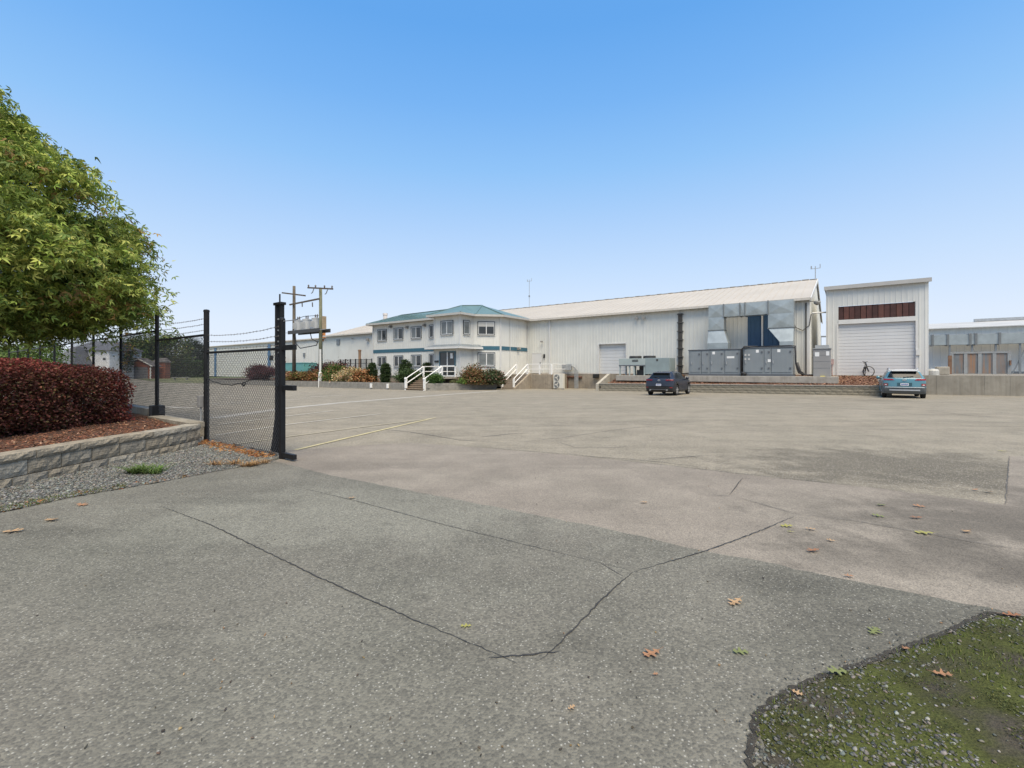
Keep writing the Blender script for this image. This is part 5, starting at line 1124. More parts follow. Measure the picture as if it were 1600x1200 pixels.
b = MB(); b.prism([tuple(M.xy(*q)) for q in ((l0,ND-.25),(l1,ND-.25),(l1,ND-.2),(l0,ND-.2))], lz0, lz1); lv = b.build('louvre', DARK, sh)
BRN = [mat('brown_panel_%s' % n_, c_, .6, .2, 3) for n_, c_ in (('dark',(.055,.022,.018)),('mid',(.075,.03,.024)),('warm',(.10,.04,.03)))]
nP = 13
for i in range(nP):
    w = (l1-l0)/nP; b = MB(); M.box(b, l0+i*w+.015, l0+(i+1)*w-.015, ND-.198, ND-.05+.03*(i % 2), lz0+.02, lz1-.02); b.build('panel', BRN[i*7 % 3], lv)
b = MB(); M.box(b, M.t(1434,ND)-.1, M.t(1434,ND)+.1, ND+.04, ND+.12, 2.5, 2.9); b.build('switch_box', TRIM, sh)
b = MB(); p0 = M.p(tR-.1, -1.5, M.z(1283,487,-1)); b.tube([p0, M.p(a1+.05, ND-.5, M.z(1289,487,ND))], .06, 6); tag(b.build('bridging_pipe', TRIM), 'thin white pipe bridging warehouse and tall shed', 'pipe')
b = MB(); q = M.t(1300, -1.6); M.box(b, q-.1, q+.1, ND+.05, ND+.12, 1.9, 2.3); b.tube([M.p(q,ND+.08,1.9), M.p(q,ND+.08,SB)], .03, 6); tag(b.build('outlet_box', mat('red_grey', (.42,.30,.28), .6, .1, 4)), 'small reddish outlet box on the shed corner', 'outlet')
# distant pieces in the gap
q = M.p(M.t(1281.5,-40), -40, 0); b = MB(); b.tube([(q.x,q.y,0),(q.x,q.y,6.4)], .15, 6); b.bar((q.x-1,q.y,6.3),(q.x+1,q.y,6.3), .2, .2); tag(b.build('lamp_post', GRYM), 'far grey lamp post seen between warehouse and tall shed', 'lamp post')
b = MB(); M.box(b, M.t(1291,-45), M.t(1274,-45), -50, -45, 0, 4.2); fb = b.build('wall', mat('far_grey_wall', (.42,.45,.45), .7, .1, 1)); fr = thing('far_shed', q, 'far grey-green shed seen in the gap beside the tall shed', 'building'); attach(fb, fr)
b = MB(); M.box(b, M.t(1292,-45), M.t(1273,-45), -50.2, -44.7, 4.2, 4.5); b.build('roof', GRYM, fr)
# bicycle against the roll-up door
def bicycle(loc, rz, label):
    r = thing('bicycle', loc, label, 'bicycle'); r.rotation_euler = (0,0,rz); bpy.context.view_layer.update()
    dl = math.radians(58); hx = .40
    def turn(mb):
        mb.v = [(hx+(x-hx)*math.cos(dl)-y*math.sin(dl), (x-hx)*math.sin(dl)+y*math.cos(dl), z) for x, y, z in mb.v]; return mb
    def add(mb, name, m, par=r): o = mb.build(name, m, smooth=True); o.parent = par; return o
    Rw = .34; BK = mat('bike_black', (.02,.021,.024), .4, .1, 8); SP = mat('spoke', (.35,.35,.35), .4, metal=.8)
    for x in (-.52, .52):
        b = MB(); n = 28
        for k in range(n):
            pass
        ring = [(x+Rw*math.cos(2*math.pi*k/n), 0, Rw+Rw*math.sin(2*math.pi*k/n)) for k in range(n+1)]; b.tube(ring, .026, 6, caps=False); w = add(turn(b) if x > 0 else b, 'wheel', BK)
        b = MB()
        for k in range(10): a = 2*math.pi*k/10; b.tube([(x,0,Rw),(x+(Rw-.03)*math.cos(a),.01*(k%2),Rw+(Rw-.03)*math.sin(a))], .004, 3)
        b.tube([(x,-.05,Rw),(x,.05,Rw)], .025, 8); add(turn(b) if x > 0 else b, 'spokes', SP, w)
    b = MB(); bb = (-.08,0,.30); st = (-.22,0,.80); hd_ = (.36,0,.82); b.tube([bb,st], .02, 8); b.tube([st,hd_], .02, 8); b.tube([bb,hd_], .024, 8); b.tube([bb,(-.52,.04,Rw)], .014, 6); b.tube([st,(-.52,.04,Rw)], .013, 6)
    b.tube([(.34,0,.88),(.41,0,.66)], .03, 8); b.tube([st,(-.25,0,.92)], .016, 6); add(b, 'frame', BK); b = MB()
    for y in (-.05,.05): b.tube([(.40,y,.68),(.52,y,Rw)], .022, 6)
    b.tube([(.40,-.05,.68),(.40,.05,.68)], .022, 6); add(turn(b), 'fork', BK)
    b = MB(); b.tube([(.36,0,.84),(.34,0,1.0)], .018, 6); b.tube([(.30,-.33,1.04),(.34,-.12,1.0),(.34,.12,1.0),(.30,.33,1.04)], .018, 6); add(turn(b), 'handlebar', BK)
    b = MB(); b.hexa([(-.38,-.08,.92),(-.38,.08,.92),(-.12,.025,.93),(-.12,-.025,.93),(-.38,-.08,.97),(-.38,.08,.97),(-.12,.025,.96),(-.12,-.025,.96)]); add(b, 'saddle', BK)
    b = MB(); b.lathe((-.08,-.03,.30),(0,1,0),[(0,.001),(0,.09),(.015,.09),(.015,.001)],14); b.tube([(-.08,-.05,.30),(.05,-.07,.2)], .012, 5); b.tube([(-.08,.06,.30),(-.2,.08,.4)], .012, 5); add(b, 'crankset', SP)
    return r
q = M.t(1352.5, ND+.75); bp_ = M.p(q, ND+.75, SB+.0); bicycle((bp_.x, bp_.y, ZB-.09+.005), math.atan2(-VP2.y*.75, -VP2.x*.75)+math.radians(6), 'black bicycle parked in front of the shed roll-up door')
# concrete retaining wall on the right
NC = 1.2; r0, r1 = M.t(1428,NC), M.t(1760,NC); cw = thing('concrete_retaining_wall', M.p(r0,NC,0), 'tall plain concrete retaining wall right of the teal car', 'retaining wall')
CW = mat('old_concrete', (.285,.26,.215), .92, .14, 1.4, .4, 25, dirt=(.17,.145,.11), dirt_amt=.45, streak=.55)
seg = np.linspace(r0, r1, 9)
for a, c in zip(seg, seg[1:]): b = MB(); M.box(b, c+.008, a-.008, NC-.3, NC, -.4, 1.17); b.build('panel', CW, cw)
b = MB(); M.box(b, r1, r0, NC-.28, NC-.012, -.4, 1.15); b.build('core', CW, cw)
b = MB(); M.box(b, lw1-.25, lw1-.002, .6, NW, -.4, 1.0); tag(b.build('return_wall', CW), 'short concrete return wall hidden behind the teal car', 'wall')
flat('upper_yard', [(a0-.2, NC-.2), (r1, NC-.2), (r1-20,-60), (a0-.2,-60)], 1.13, mat('upper_gravel', (.21,.19,.16), .95, .2, 2, .5, 20))
# right-hand white building with high duct and rusty panels
NB = -25.; e0, e1 = M.t(1720,NB), M.t(1444,NB); ez1 = M.z(1525,511.5,NB); rz1 = M.z(1525,504,NB-5)
rb = thing('right_building', M.p(e0,NB,1.1), 'low white industrial building at the far right behind the concrete wall', 'building')
b = MB(); corr(b, M, e0, e1, .9, ez1, NB, pitch=.6); M.quad(b, [(e1,NB,.9),(e1,NB-12,.9),(e1,NB-12,ez1),(e1,NB-5,rz1),(e1,NB,ez1)]); b.build('wall', mat('right_siding', (.66,.665,.64), .6, .05, .7, dirt=(.45,.44,.42), streak=.2), rb)
b = MB(); roof_slope(b, e0, e1+.3, NB+.4, ez1-.05, NB-5, rz1); roof_slope(b, e0, e1+.3, NB-5, rz1, NB-12, ez1)
b.build('roof', mat('pale_roof', (.42,.42,.41), .6, .1, .5, dirt=(.3,.3,.29), streak=.3), rb)
b = MB(); b.bar(M.p(M.t(1522,NB-5),NB-5,rz1+.22), M.p(e0,NB-5,rz1+.22), .5, .3); b.build('ridge_vent', GALV, rb)
b = MB(); M.box(b, e0, e1, NB+.05, NB+.12, .95, 1.35); b.build('base_trim', GRYM, rb)
hd2 = thing('overhead_duct', M.p(e0,NB+1.2,1.1), 'long grey galvanised duct on posts along the right-hand building', 'duct')
us = [1452,1457,1481,1516,1525,1562,1640,1715]; zd1, zd0 = M.z(1525,522,NB+1.6), M.z(1525,538,NB+1.6)
for ua_, ub_ in zip(us, us[1:]): a, c = sorted((M.t(ua_,NB+1.6), M.t(ub_,NB+1.6))); b = MB(); M.box(b, a+.02, c-.02, NB+.5, NB+1.6, zd0, zd1); b.build('duct_section', DUCT, hd2)
for u in us[1:-1]: q = M.t(u,NB+1.6); b = MB(); M.box(b, q-.09, q+.09, NB+.45, NB+1.68, zd0-.07, zd1+.08); b.build('flange', mat('duct_flange', (.2,.21,.21)), hd2)
for u in (1484,1519,1556,1594): 
    q = M.t(u,NB+1.5); b = MB(); M.box(b, q-.07, q+.07, NB+1.35, NB+1.5, .9, zd0-.002); b.build('post', GRYM, hd2)
b = MB(); q = M.t(1594,NB+1.5); b.bar(M.p(q+.5,NB+1.42,1.1), M.p(q-.4,NB+1.42,zd0-.3), .08, .08); b.build('brace', GRYM, hd2)
NRp = -16.; f0, f1 = M.t(1577,NRp), M.t(1487,NRp); fz = M.z(1530,549.5,NRp)
rp = thing('rusty_enclosure', M.p(f0,NRp,1.1), 'row of four rust-streaked steel panels in a grey frame', 'enclosure')
RUST = mat('rust_streaked_steel', (.17,.19,.205), .7, .12, 1.3, dirt=(.36,.17,.06), streak=1.0, dirt_amt=.05); w = (f1-f0)/4
for i in range(4): b = MB(); M.box(b, f0+i*w+.12, f0+(i+1)*w-.12, NRp-.06, NRp-.01, 1.2, fz-.15); b.build('panel', RUST, rp)
b = MB(); M.box(b, f0-.1, f1+.1, NRp-.1, NRp+.06, fz-.15, fz)
for i in range(5): M.box(b, f0+i*w-.11, f0+i*w+.11, NRp-.1, NRp+.05, 1.0, fz-.152)
b.build('frame', mat('enclosure_frame', (.27,.29,.30), .6, .1, 2, dirt=(.3,.16,.07), dirt_amt=.3), rp)
b = MB(); q = M.t(1484,NRp); M.box(b, q-.12, q+.12, NRp-.05, NRp+.15, 1., fz-.3); M.box(b, M.t(1578,NRp)-.05, M.t(1578,NRp)+.05, NRp, NRp+.2, 1.9, 2.3); b.build('hinge_post', mat('brown_steel', (.2,.12,.08), .8, .3, 3), rp)
b = MB(); q = M.t(1458,-3.); c = M.p(q,-3.,1.13); b.lathe(c, (0,0,1), [(0,.001),(0,.32),(.3,.32),(.42,.25),(.46,.001)], 14); tag(b.build('storage_drum', mat('drum_grey', (.42,.42,.40), .5, .1, 4)), 'small grey drum beside the tall shed corner', 'drum')
b = MB(); M.box(b, M.t(1484,-9), M.t(1463,-9), -9.8, -9., 1.13, 1.75); tag(b.build('concrete_barrier', CONC, bevel=.05), 'low concrete block beside the rusty panels', 'barrier')
# ------------------------------------------------------------------ cars
def car(name, loc, heading, label, P):
    """heading: plan direction the nose points to; local x forward from the rear bumper, y left"""
    r = thing(name, loc, label, 'car'); r.rotation_euler = (0, 0, math.atan2(heading.y, heading.x))
    L_, Wd = P['L'], P['W']/2
    tail = P['tail']; top = P['top']; tx = np.array([q[0] for q in tail+top]); tz = np.array([q[1] for q in tail+top])
    wr, wf, R = P['wr'], P['wf'], P['R']; ax, az = [q[0] for q in tail], [q[1] for q in tail]
    def x_tail(z): return float(np.interp(z, az, ax))
    def ztop(x): return float(np.interp(x, tx, tz))
    def bow(y, x): return (.16*(abs(y)/Wd)**3.2)*max(0, 1-x/.9) - (.34*(abs(y)/Wd)**3)*max(0, (x-L_+1.0)/1.0)
    def wid(x):
        f = max(0, (x-(L_-.9))/.9); b_ = max(0, (.6-x)/.6); return Wd*(1-.10*f**2-.05*b_**2)
    belt = P['belt']
    def section(x):
        zt = ztop(x); w = wid(x); zs = .24
        if x < .12: zs = .24+(.12-x)*1.3
        if x > L_-.25: zs = .22+(x-L_+.25)*.7
        za = zs
        for xc in (wr, wf):
            d = abs(x-xc)
            if d < R: za = max(za, .33+math.sqrt(R*R-d*d))
        zb = min(belt + .03*(1-x/L_), zt-.012); rw = w*(P['roofw'] if zt > belt+.25 else P['roofw']+(1-P['roofw']-.06)*min(1, max(0, (belt+.25-zt)/.22)))
        zmid = max(za+.03, min(.66, zb-.05)); z2 = max(zmid+.02, zb-.14)
        z2 = min(z2, zb-.005); zmid = min(zmid, z2-.005); z1 = min(za+.10, zmid-.004); 
        return [(0,za),(w*.86,za),(w*.975,min(za+.02,z1-.003)),(w*.99,z1),(w,zmid),(w*.985,z2),(w*.955,zb),(w*.955+(rw-w*.955)*.5,zb+(zt-.07-zb)*.52 if zt-.07 > zb else zb+(zt-zb)*.4),(rw,max(zt-.07,zb+(zt-zb)*.6)),(rw*.86,zt-.018 if zt-.07>zb else zb+(zt-zb)*.85),(rw*.45,zt-.003 if zt-.07>zb else zb+(zt-zb)*.96),(0,zt)]
    xs = sorted(set([round(x, 4) for x in list(np.linspace(0, .6, 26)) + list(np.linspace(.6, L_-.5, 84)) + list(np.linspace(L_-.5, L_, 18))]))
    secs = [section(x) for x in xs]; np_ = 12
    def pt(i, k, sg): y, z = secs[i][k]; return (xs[i]+bow(y, xs[i]), sg*y, z)
    body, clad, roof = MB(), MB(), MB()
    for sg in (1, -1):
        for i in range(len(xs)-1):
            for k in range(np_-1):
                q = [pt(i,k,sg), pt(i+1,k,sg), pt(i+1,k+1,sg), pt(i,k+1,sg)]; xm = (xs[i]+xs[i+1])/2; zc = sum(p[2] for p in q)/4
                arch = any(abs(xm-c) < R+.07 for c in (wr,wf)) and k <= 2
                tgt = clad if (k <= 2 or (k == 3 and zc < P['clad']) or (xm < .3 and zc < P['bump'])) else body
                if P.get('roof') and zc > belt+.30 and k >= 8 and .45 < xm < L_*.60: tgt = roof
                tgt.poly(q)
        for i in (0, len(xs)-1): (clad if i == 0 else body).poly([pt(i,k,sg) for k in range(np_)])
    def put(mb, nm, m, par=r, sm=True, weld=True):
        o = mb.build(nm, m, smooth=sm)
        if weld:
            bm = bmesh.new(); bm.from_mesh(o.data); bmesh.ops.remove_doubles(bm, verts=bm.verts, dist=.0008); bmesh.ops.recalc_face_normals(bm, faces=bm.faces); bm.to_mesh(o.data); bm.free()
        o.parent = par; return o
    bo = put(body, 'body', P['paint']); put(clad, 'cladding', P['cladm'])
    if P.get('roof'): put(roof, 'roof', P['roof'])
    CG_ = mat('car_glass', (.010,.012,.013), .10, .1, 3, spec=.3); RL = mat('tail_lamp_red', (.30,.012,.016), .18, .1, 6, spec=.7); BKP = mat('car_black', (.012,.012,.013), .45, .1, 6); CHR = mat('car_silver', (.45,.46,.47), .35, .08, 5, metal=.5)
    def tailpatch(nm, poly_y, z0, z1, m, off=.006, par=r, n=10):
        """patch on the tail between heights z0..z1; poly_y(z)->(y0,y1)"""
        b = MB()
        def fn(a, c):
            z = z0+(z1-z0)*c; y0, y1 = poly_y(c); y = y0+(y1-y0)*a; return (x_tail(z)+bow(y, x_tail(z))-off, y, z+off*.6)
        b.grid(fn, n, 6); return put(b, nm, m, par)
    g0, g1 = P['glass']; tailpatch('rear_window', lambda c: (-(P['gw0']+(P['gw1']-P['gw0'])*c), P['gw0']+(P['gw1']-P['gw0'])*c), g0, g1, CG_)
    # side windows, front and rear door glass
    for sg in (1, -1):
        for nm, xa, xb in (('side_window', P['sw'][0], P['sw'][1]), ('side_window', P['sw'][1]+.07, P['sw'][2])):
            b = MB()
            def fn(a, c, xa=xa, xb=xb):
                last = xb == P['sw'][2]; first = xa == P['sw'][0]
                v = .10+.78*c; x = xa+(xb-xa)*a; x -= (.62*c*a if last else 0); x += (.30*c*(1-a) if first else 0)
                s_ = section(x); y6, z6 = s_[6]; y8, z8 = s_[8]; return (x, sg*(y6+(y8-y6)*v+.008), z6+(z8-z6)*v)
            b.grid(fn, 8, 5); put(b, nm, CG_)
        s_ = section(P['mir']); b = MB(); yy = sg*(s_[6][0]+.1); b.lathe((P['mir'],yy,s_[6][1]+.06),(1,0,0),[(-.07,.001),(-.06,.09),(.02,.1),(.1,.06),(.12,.001)],10); put(b, 'mirror', P['paint'])
        b = MB(); b.bar((P['mir']+.02,sg*(s_[6][0]-.03),s_[6][1]+.0),(P['mir']+.02,yy,s_[6][1]+.03),.05,.05); put(b, 'mirror_arm', BKP)
    # windscreen
    b = MB(); wa, wb = P['ws']
    def fn(a, c): x = wa+(wb-wa)*c; s_ = section(x); y = (2*a-1)*s_[8][0]*.93; return (x+.004, y, ztop(x)-.018*(abs(2*a-1))**3+.008)
    b.grid(fn, 8, 8); put(b, 'windscreen', CG_)
    for xc in (wr, wf):
        for sg in (1, -1):
            b = MB(); c = (xc, sg*(Wd-.21), .33); b.lathe(c, (0,sg,0), [(0,.001),(0,.29),(.02,.325),(.06,.335),(.16,.335),(.195,.32),(.205,.26),(.19,.225)], 28); w = put(b, 'wheel', mat('tyre', (.018,.018,.018), .85, .15, 20, .3, 60))
            b = MB(); b.lathe(c, (0,sg,0), [(.19,.235),(.20,.228),(.20,.205),(.14,.20),(.14,.001)], 24); rm = put(b, 'rim', mat('rim_dark', (.10,.10,.105), .4, .1, 6, metal=.6), w)
            b = MB(); c3 = Vector((xc, sg*(Wd-.21+.185), .33))
            for k in range(5):
                a = 2*math.pi*k/5+.3; d = Vector((math.cos(a),0,math.sin(a))); s2 = Vector((-math.sin(a),0,math.cos(a))); yv = Vector((0,sg*.02,0))
                q = [c3+d*.03-s2*.035, c3+d*.21-s2*.045, c3+d*.21+s2*.045, c3+d*.03+s2*.035]; b.hexa([p-yv for p in q]+[p+yv for p in q])
            put(b, 'spokes', P['rim'], rm, sm=False)
    b = MB(); b.box(.35, L_-.35, -Wd+.22, Wd-.22, .22, .6); put(b, 'underbody', BKP, sm=False)
    if P.get('style') == 'teal':
        for sg in (1,-1):
            tailpatch('tail_lamp', lambda c, sg=sg: (sg*(.40+.10*c), sg*.86) if sg > 0 else (-.86, -(.40+.10*c)), .955, 1.035, RL, .012)
            tailpatch('lamp_surround', lambda c, sg=sg: (sg*.66, sg*.87) if sg > 0 else (-.87,-.66), .63, .80, P['cladm'], .010)
            tailpatch('fog_lamp', lambda c, sg=sg: (sg*.69, sg*.84) if sg > 0 else (-.84,-.69), .67, .76, RL, .018)
            tailpatch('reverse_lamp', lambda c, sg=sg: (sg*.72, sg*.80) if sg > 0 else (-.80,-.72), .685, .715, FRW, .024)
            b = MB(); zr = ztop(1.4); b.tube([(.55,sg*.58,ztop(.55)-.03),(.7,sg*.585,ztop(.7)+.05),(1.4,sg*.59,zr+.06),(2.05,sg*.585,ztop(2.05)+.05),(2.2,sg*.58,ztop(2.2)-.03)], .022, 8); put(b, 'roof_rail', CHR)
        tailpatch('bumper_strip', lambda c: (-.80,.80), .565, .60, mat('pale_strip', (.55,.62,.64), .4, .05, 4), .014)
        tailpatch('skid_plate', lambda c: (-.62,.62), .40, .47, CHR, .012)
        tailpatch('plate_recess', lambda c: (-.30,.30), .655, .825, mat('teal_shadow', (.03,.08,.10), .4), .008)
        pl = tailpatch('number_plate', lambda c: (-.165,.165), .675, .795, mat('plate_white', (.70,.71,.74), .4, .04, 4), .016)
        for k in range(6): tailpatch('plate_character', lambda c, k=k: (-.14+k*.048,-.105+k*.048), .70, .77, mat('plate_blue', (.06,.09,.25), .5), .020, pl, 2)
        b = MB(); b.tube([(x_tail(.985)-.03,.055*math.cos(a)*1.6,.985+.045*math.sin(a)) for a in np.linspace(0,6.283,17)], .009, 6, caps=False); b.tube([(x_tail(.985)-.03,-.045,.955),(x_tail(.985)-.03,-.02,1.015)], .009, 6); b.tube([(x_tail(.985)-.03,.02,.955),(x_tail(.985)-.03,.045,1.015)], .009, 6); b.tube([(x_tail(.985)-.03,-.032,.985),(x_tail(.985)-.03,.032,.985)], .008, 6); put(b, 'emblem', CHR)
        b = MB(); zz = g0+.02; b.bar((x_tail(zz)-.03,.04,zz),(x_tail(zz+.05)-.03,-.36,zz+.05),.03,.025); b.lathe((x_tail(zz),.02,zz),(-1,0,0),[(0,.03),(.04,.03),(.05,.001)],10); put(b, 'rear_wiper', BKP)
    else:
        for sg in (1,-1):
            tailpatch('tail_lamp', lambda c, sg=sg: (sg*.42, sg*.86) if sg > 0 else (-.86,-.42), .935, 1.015, mat('tail_lamp_deep', (.14,.010,.013), .2, .1, 6), .012)
            tailpatch('lamp_ring', lambda c, sg=sg: (sg*.56, sg*.70) if sg > 0 else (-.70,-.56), .925, 1.02, mat('lamp_dark_red', (.10,.012,.014), .2), .018)
            b = MB(); b.lathe((x_tail(.36)-.02, sg*.52, .36), (-1,0,0), [(-.1,.001),(-.1,.035),(.03,.045),(.03,.035),(-.05,.03)], 12); put(b, 'tailpipe', CHR)
            tailpatch('reflector', lambda c, sg=sg: (sg*.66, sg*.82) if sg > 0 else (-.82,-.66), .50, .53, RL, .012)
        pl = tailpatch('number_plate', lambda c: (-.16,.16), .62, .735, mat('plate_white', (.7,.71,.74)), .016)
        for k in range(6): tailpatch('plate_character', lambda c, k=k: (-.14+k*.048,-.105+k*.048), .645, .71, mat('plate_blue', (.06,.09,.25)), .020, pl, 2)
        b = MB(); xq = x_tail(.965)-.03; b.tube([(xq,.07*math.cos(a),.965+.045*math.sin(a)) for a in np.linspace(0,6.283,17)], .009, 6, caps=False); b.tube([(xq,-.05,.985),(xq,-.02,.985),(xq,0,.95),(xq,.02,.985),(xq,.05,.985)], .008, 6); put(b, 'emblem', CHR)
        tailpatch('diffuser', lambda c: (-.5,.5), .37, .41, mat('diffuser_grey', (.10,.10,.105), .5), .01)
        b = MB(); zz = g0+.02; b.bar((x_tail(zz)-.03,.0,zz),(x_tail(zz+.04)-.03,.34,zz+.04),.03,.025); put(b, 'rear_wiper', BKP)
    b = MB(); zs = P['spoil']; xsn = x_tail(zs-.02)
    b.hexa([(xsn-.16,-.50,zs-.035),(xsn+.25,-.56,zs-.02),(xsn+.25,.56,zs-.02),(xsn-.16,.50,zs-.035),(xsn-.16,-.48,zs-.005),(xsn+.3,-.56,zs+.03),(xsn+.3,.56,zs+.03),(xsn-.16,.48,zs-.005)]); put(b, 'spoiler', P.get('roof') or P['paint'], sm=False)
    return r
TEALP = mat('car_paint_teal', (.085,.205,.255), .25, .04, 3, spec=.6); WROOF = mat('car_roof_white', (.5,.5,.49), .3, .03, 3, spec=.5)
CLAD = mat('grey_cladding', (.10,.11,.115), .6, .08, 4); NAVY = mat('car_paint_slate', (.022,.026,.040), .25, .05, 3, spec=.5); CLADB = mat('black_cladding', (.028,.028,.029), .6, .1, 4)
teal = dict(L=4.17, W=1.82, belt=1.0, tail=[(0,.62),(.015,.80),(.03,.92),(.055,1.04),(.10,1.10),(.27,1.30),(.40,1.43)], top=[(.47,1.485),(.62,1.525),(1.2,1.56),(1.9,1.55),(2.35,1.50),(3.1,1.06),(3.25,1.02),(3.85,.93),(4.08,.78),(4.17,.60)], wr=.80, wf=3.40, R=.40, roofw=.70, clad=.46, bump=.55,
    paint=TEALP, roof=WROOF, cladm=CLAD, rim=CHRM if 'CHRM' in globals() else mat('alloy', (.5,.5,.5), .35, .05, 5, metal=.6), glass=(1.10,1.425), gw0=.70, gw1=.56, sw=(.55,1.62,2.95), mir=2.72, ws=(2.42,3.04), spoil=1.475, style='teal')
navy = dict(teal); navy.update(L=4.40, W=1.80, tail=[(0,.60),(.02,.80),(.05,.93),(.10,1.04),(.17,1.09),(.42,1.30),(.56,1.40)], top=[(.64,1.45),(.8,1.49),(1.4,1.54),(2.0,1.53),(2.45,1.47),(3.2,1.04),(3.4,1.0),(4.05,.92),(4.3,.78),(4.40,.6)], wr=.86, wf=3.51, R=.42, clad=.50, bump=.58, paint=NAVY, roof=None, cladm=CLADB, glass=(1.09,1.39), gw0=.66, gw1=.52, sw=(.75,1.75,3.05), mir=2.85, ws=(2.52,3.14), spoil=1.44, style='navy')
pc = gp(1411, 622.5); pd = gp(1034, 618.5)
def carloc(p, P): return (p.x+VP2.x*(-P['wr']), p.y+VP2.y*(-P['wr']), p.z)
car('parked_car', carloc(gp(1411,621.5), teal), Vector((VP2.x,VP2.y)), 'light teal compact crossover with white roof parked facing the bark bed', teal)
car('parked_car', carloc(gp(1036,617.5), navy), Vector((VP2.x,VP2.y)), 'dark slate crossover parked facing the grey units', navy)
# ------------------------------------------------------------------ utility poles with transformers
POLE = mat('treated_pole', (.15,.155,.10), .9, .2, 2.5, .4, 20, dirt=(.12,.10,.07), dirt_amt=.4); POLED = mat('weathered_pole', (.10,.085,.065), .9, .2, 2.5, .4, 20); TIMB = mat('crossarm_timber', (.10,.08,.06), .9, .2, 4)
NP = 11.0; p1, p2 = M.t(459.5,NP), M.t(501,NP); zb_ = TZ-.1
z1 = M.z(459.5,447,NP); z2 = M.z(501,449.5,NP)
def pole(t_, z1, m, label):
    r = thing('utility_pole', M.p(t_,NP,zb_), label, 'utility pole', 'pair of utility poles'); b = MB(); b.tube([M.p(t_,NP,zb_), M.p(t_,NP,z1)], .22, 14, r2=.16); b.build('shaft', m, r, smooth=True); return r
pa = pole(p1, z1, POLED, 'weathered left utility pole with a single slanting crossarm'); pb = pole(p2, z2, POLE, 'greenish right utility pole with insulators on its top crossarm')
def arm(r, u0, v0, u1, v1, dn=.3, h=.16):
    n_ = NP+dn; b = MB(); a = M.p(M.t(u0,n_),n_,M.z(u0,v0,n_)); c = M.p(M.t(u1,n_),n_,M.z(u1,v1,n_)); b.bar(a, c, .12, h); return b.build('crossarm', TIMB, r), a, c
arm(pa, 441, 457.5, 477, 462); ca_, a, c = arm(pb, 481, 449.5, 520, 451.5)
for f in (.03, .32, .68, .97):
    q = a.lerp(c, f); b = MB(); b.lathe(q+Vector((0,0,.08)), (0,0,1), [(0,.04),(.06,.09),(.12,.06),(.18,.1),(.26,.05),(.28,.001)], 10); b.build('insulator', mat('insulator_brown', (.12,.10,.09), .3), ca_)
for f in (.25,.8): q = a.lerp(c, f); b = MB(); b.tube([q-Vector((0,0,.1)), q-Vector((.15,0,.5)), q-Vector((.3,0,.6))], .05, 6); b.build('fuse_cutout', GRYM, ca_)
b = MB(); b.bar(M.p(p1+.5,NP+.25,M.z(459,476,NP)), M.p(p2-.1,NP+.25,M.z(501,467.5,NP)), .14, .16); tb_ = b.build('tie_beam', TIMB, pa)
for u in (472,488): q = M.t(u,NP+.25); z_ = M.z(u,473.5,NP); b = MB(); b.tube([M.p(q,NP+.25,z_), M.p(q-.05,NP+.25,z_-.5)], .06, 6); b.build('insulator', mat('insulator_brown', (.12,.1,.09)), tb_)
plat = thing('transformer_platform', M.p((p1+p2)/2,NP,M.z(480,518,NP)), 'dark steel platform slung between the two utility poles', 'platform'); zp = M.z(480,518,NP)
b = MB(); M.box(b, p2-.5, p1+.5, NP+.35, NP+.5, zp-.2, zp+.2); M.box(b, p2-.5, p1+.5, NP-.9, NP-.75, zp-.2, zp+.2); M.box(b, p2+.3, p1-.3, NP-.74, NP+.34, zp+.05, zp+.15); b.build('beam', mat('dark_steel', (.05,.05,.05), .6, .2, 4), plat)
b = MB(); b.tube([M.p(p2-1.6,NP+.4,zp), M.p(p1+1.4,NP+.4,zp+.0)], .03, 6); b.build('tie_rod', GALV, plat)
TRN = mat('transformer_grey', (.42,.43,.43), .5, .06, 3)
for i, u in enumerate((465.5, 478.5, 493)):
    q = M.t(u,NP-.1); r = thing('transformer', M.p(q,NP-.2,zp+.2), ['left', 'middle', 'right'][i]+' grey transformer tank on the platform between the poles', 'transformer', 'three pole transformers')
    b = MB(); hz = 1.28; b.lathe(M.p(q,NP-.2,zp+.152), (0,0,1), [(0,.001),(0,.46),(.04,.48),(hz-.1,.48),(hz-.1,.51),(hz,.5),(hz+.06,.3),(hz+.07,.001)], 20); b.build('tank', TRN, r, smooth=False)
    for k in range(-2,3): b = MB(); M.box(b, q+k*.16-.02, q+k*.16+.02, NP+.27, NP+.34, zp+.4, zp+1.1); b.build('cooling_fin', TRN, r)
    for o_ in (-.2,.2): b = MB(); b.lathe(M.p(q+o_,NP-.2,zp+hz+.2), (0,0,1), [(0,.06),(.1,.09),(.2,.06),(.3,.08),(.4,.03),(.41,.001)], 8); b.build('bushing', mat('insulator_brown', (.12,.1,.09)), r)
b = MB(); zt_w = zp+1.75
b.tube([M.p(p1,NP+.1,zt_w-.3), M.p((p1+p2)/2+.5,NP+.1,zt_w), M.p(p2,NP+.1,zt_w-.1)], .03, 6)
b.tube([M.p(p1-.8,NP+.3,zp-.2), M.p(p1-1.0,NP+.3,zp-1.3), M.p(p1-1.9,NP+.3,zp-1.9), M.p(p2+.3,NP+.3,zp-1.65), M.p(p2+.1,NP+.25,zp-1.2)], .055, 6)
b.tube([M.p(p2+1.6,NP+.3,zp-.2), M.p(p2+1.3,NP+.3,zp-.9), M.p(p2+.2,NP+.3,zp-1.3)], .05, 6); tag(b.build('service_cable', BP), 'black drooping service cables below the transformer platform', 'cable')
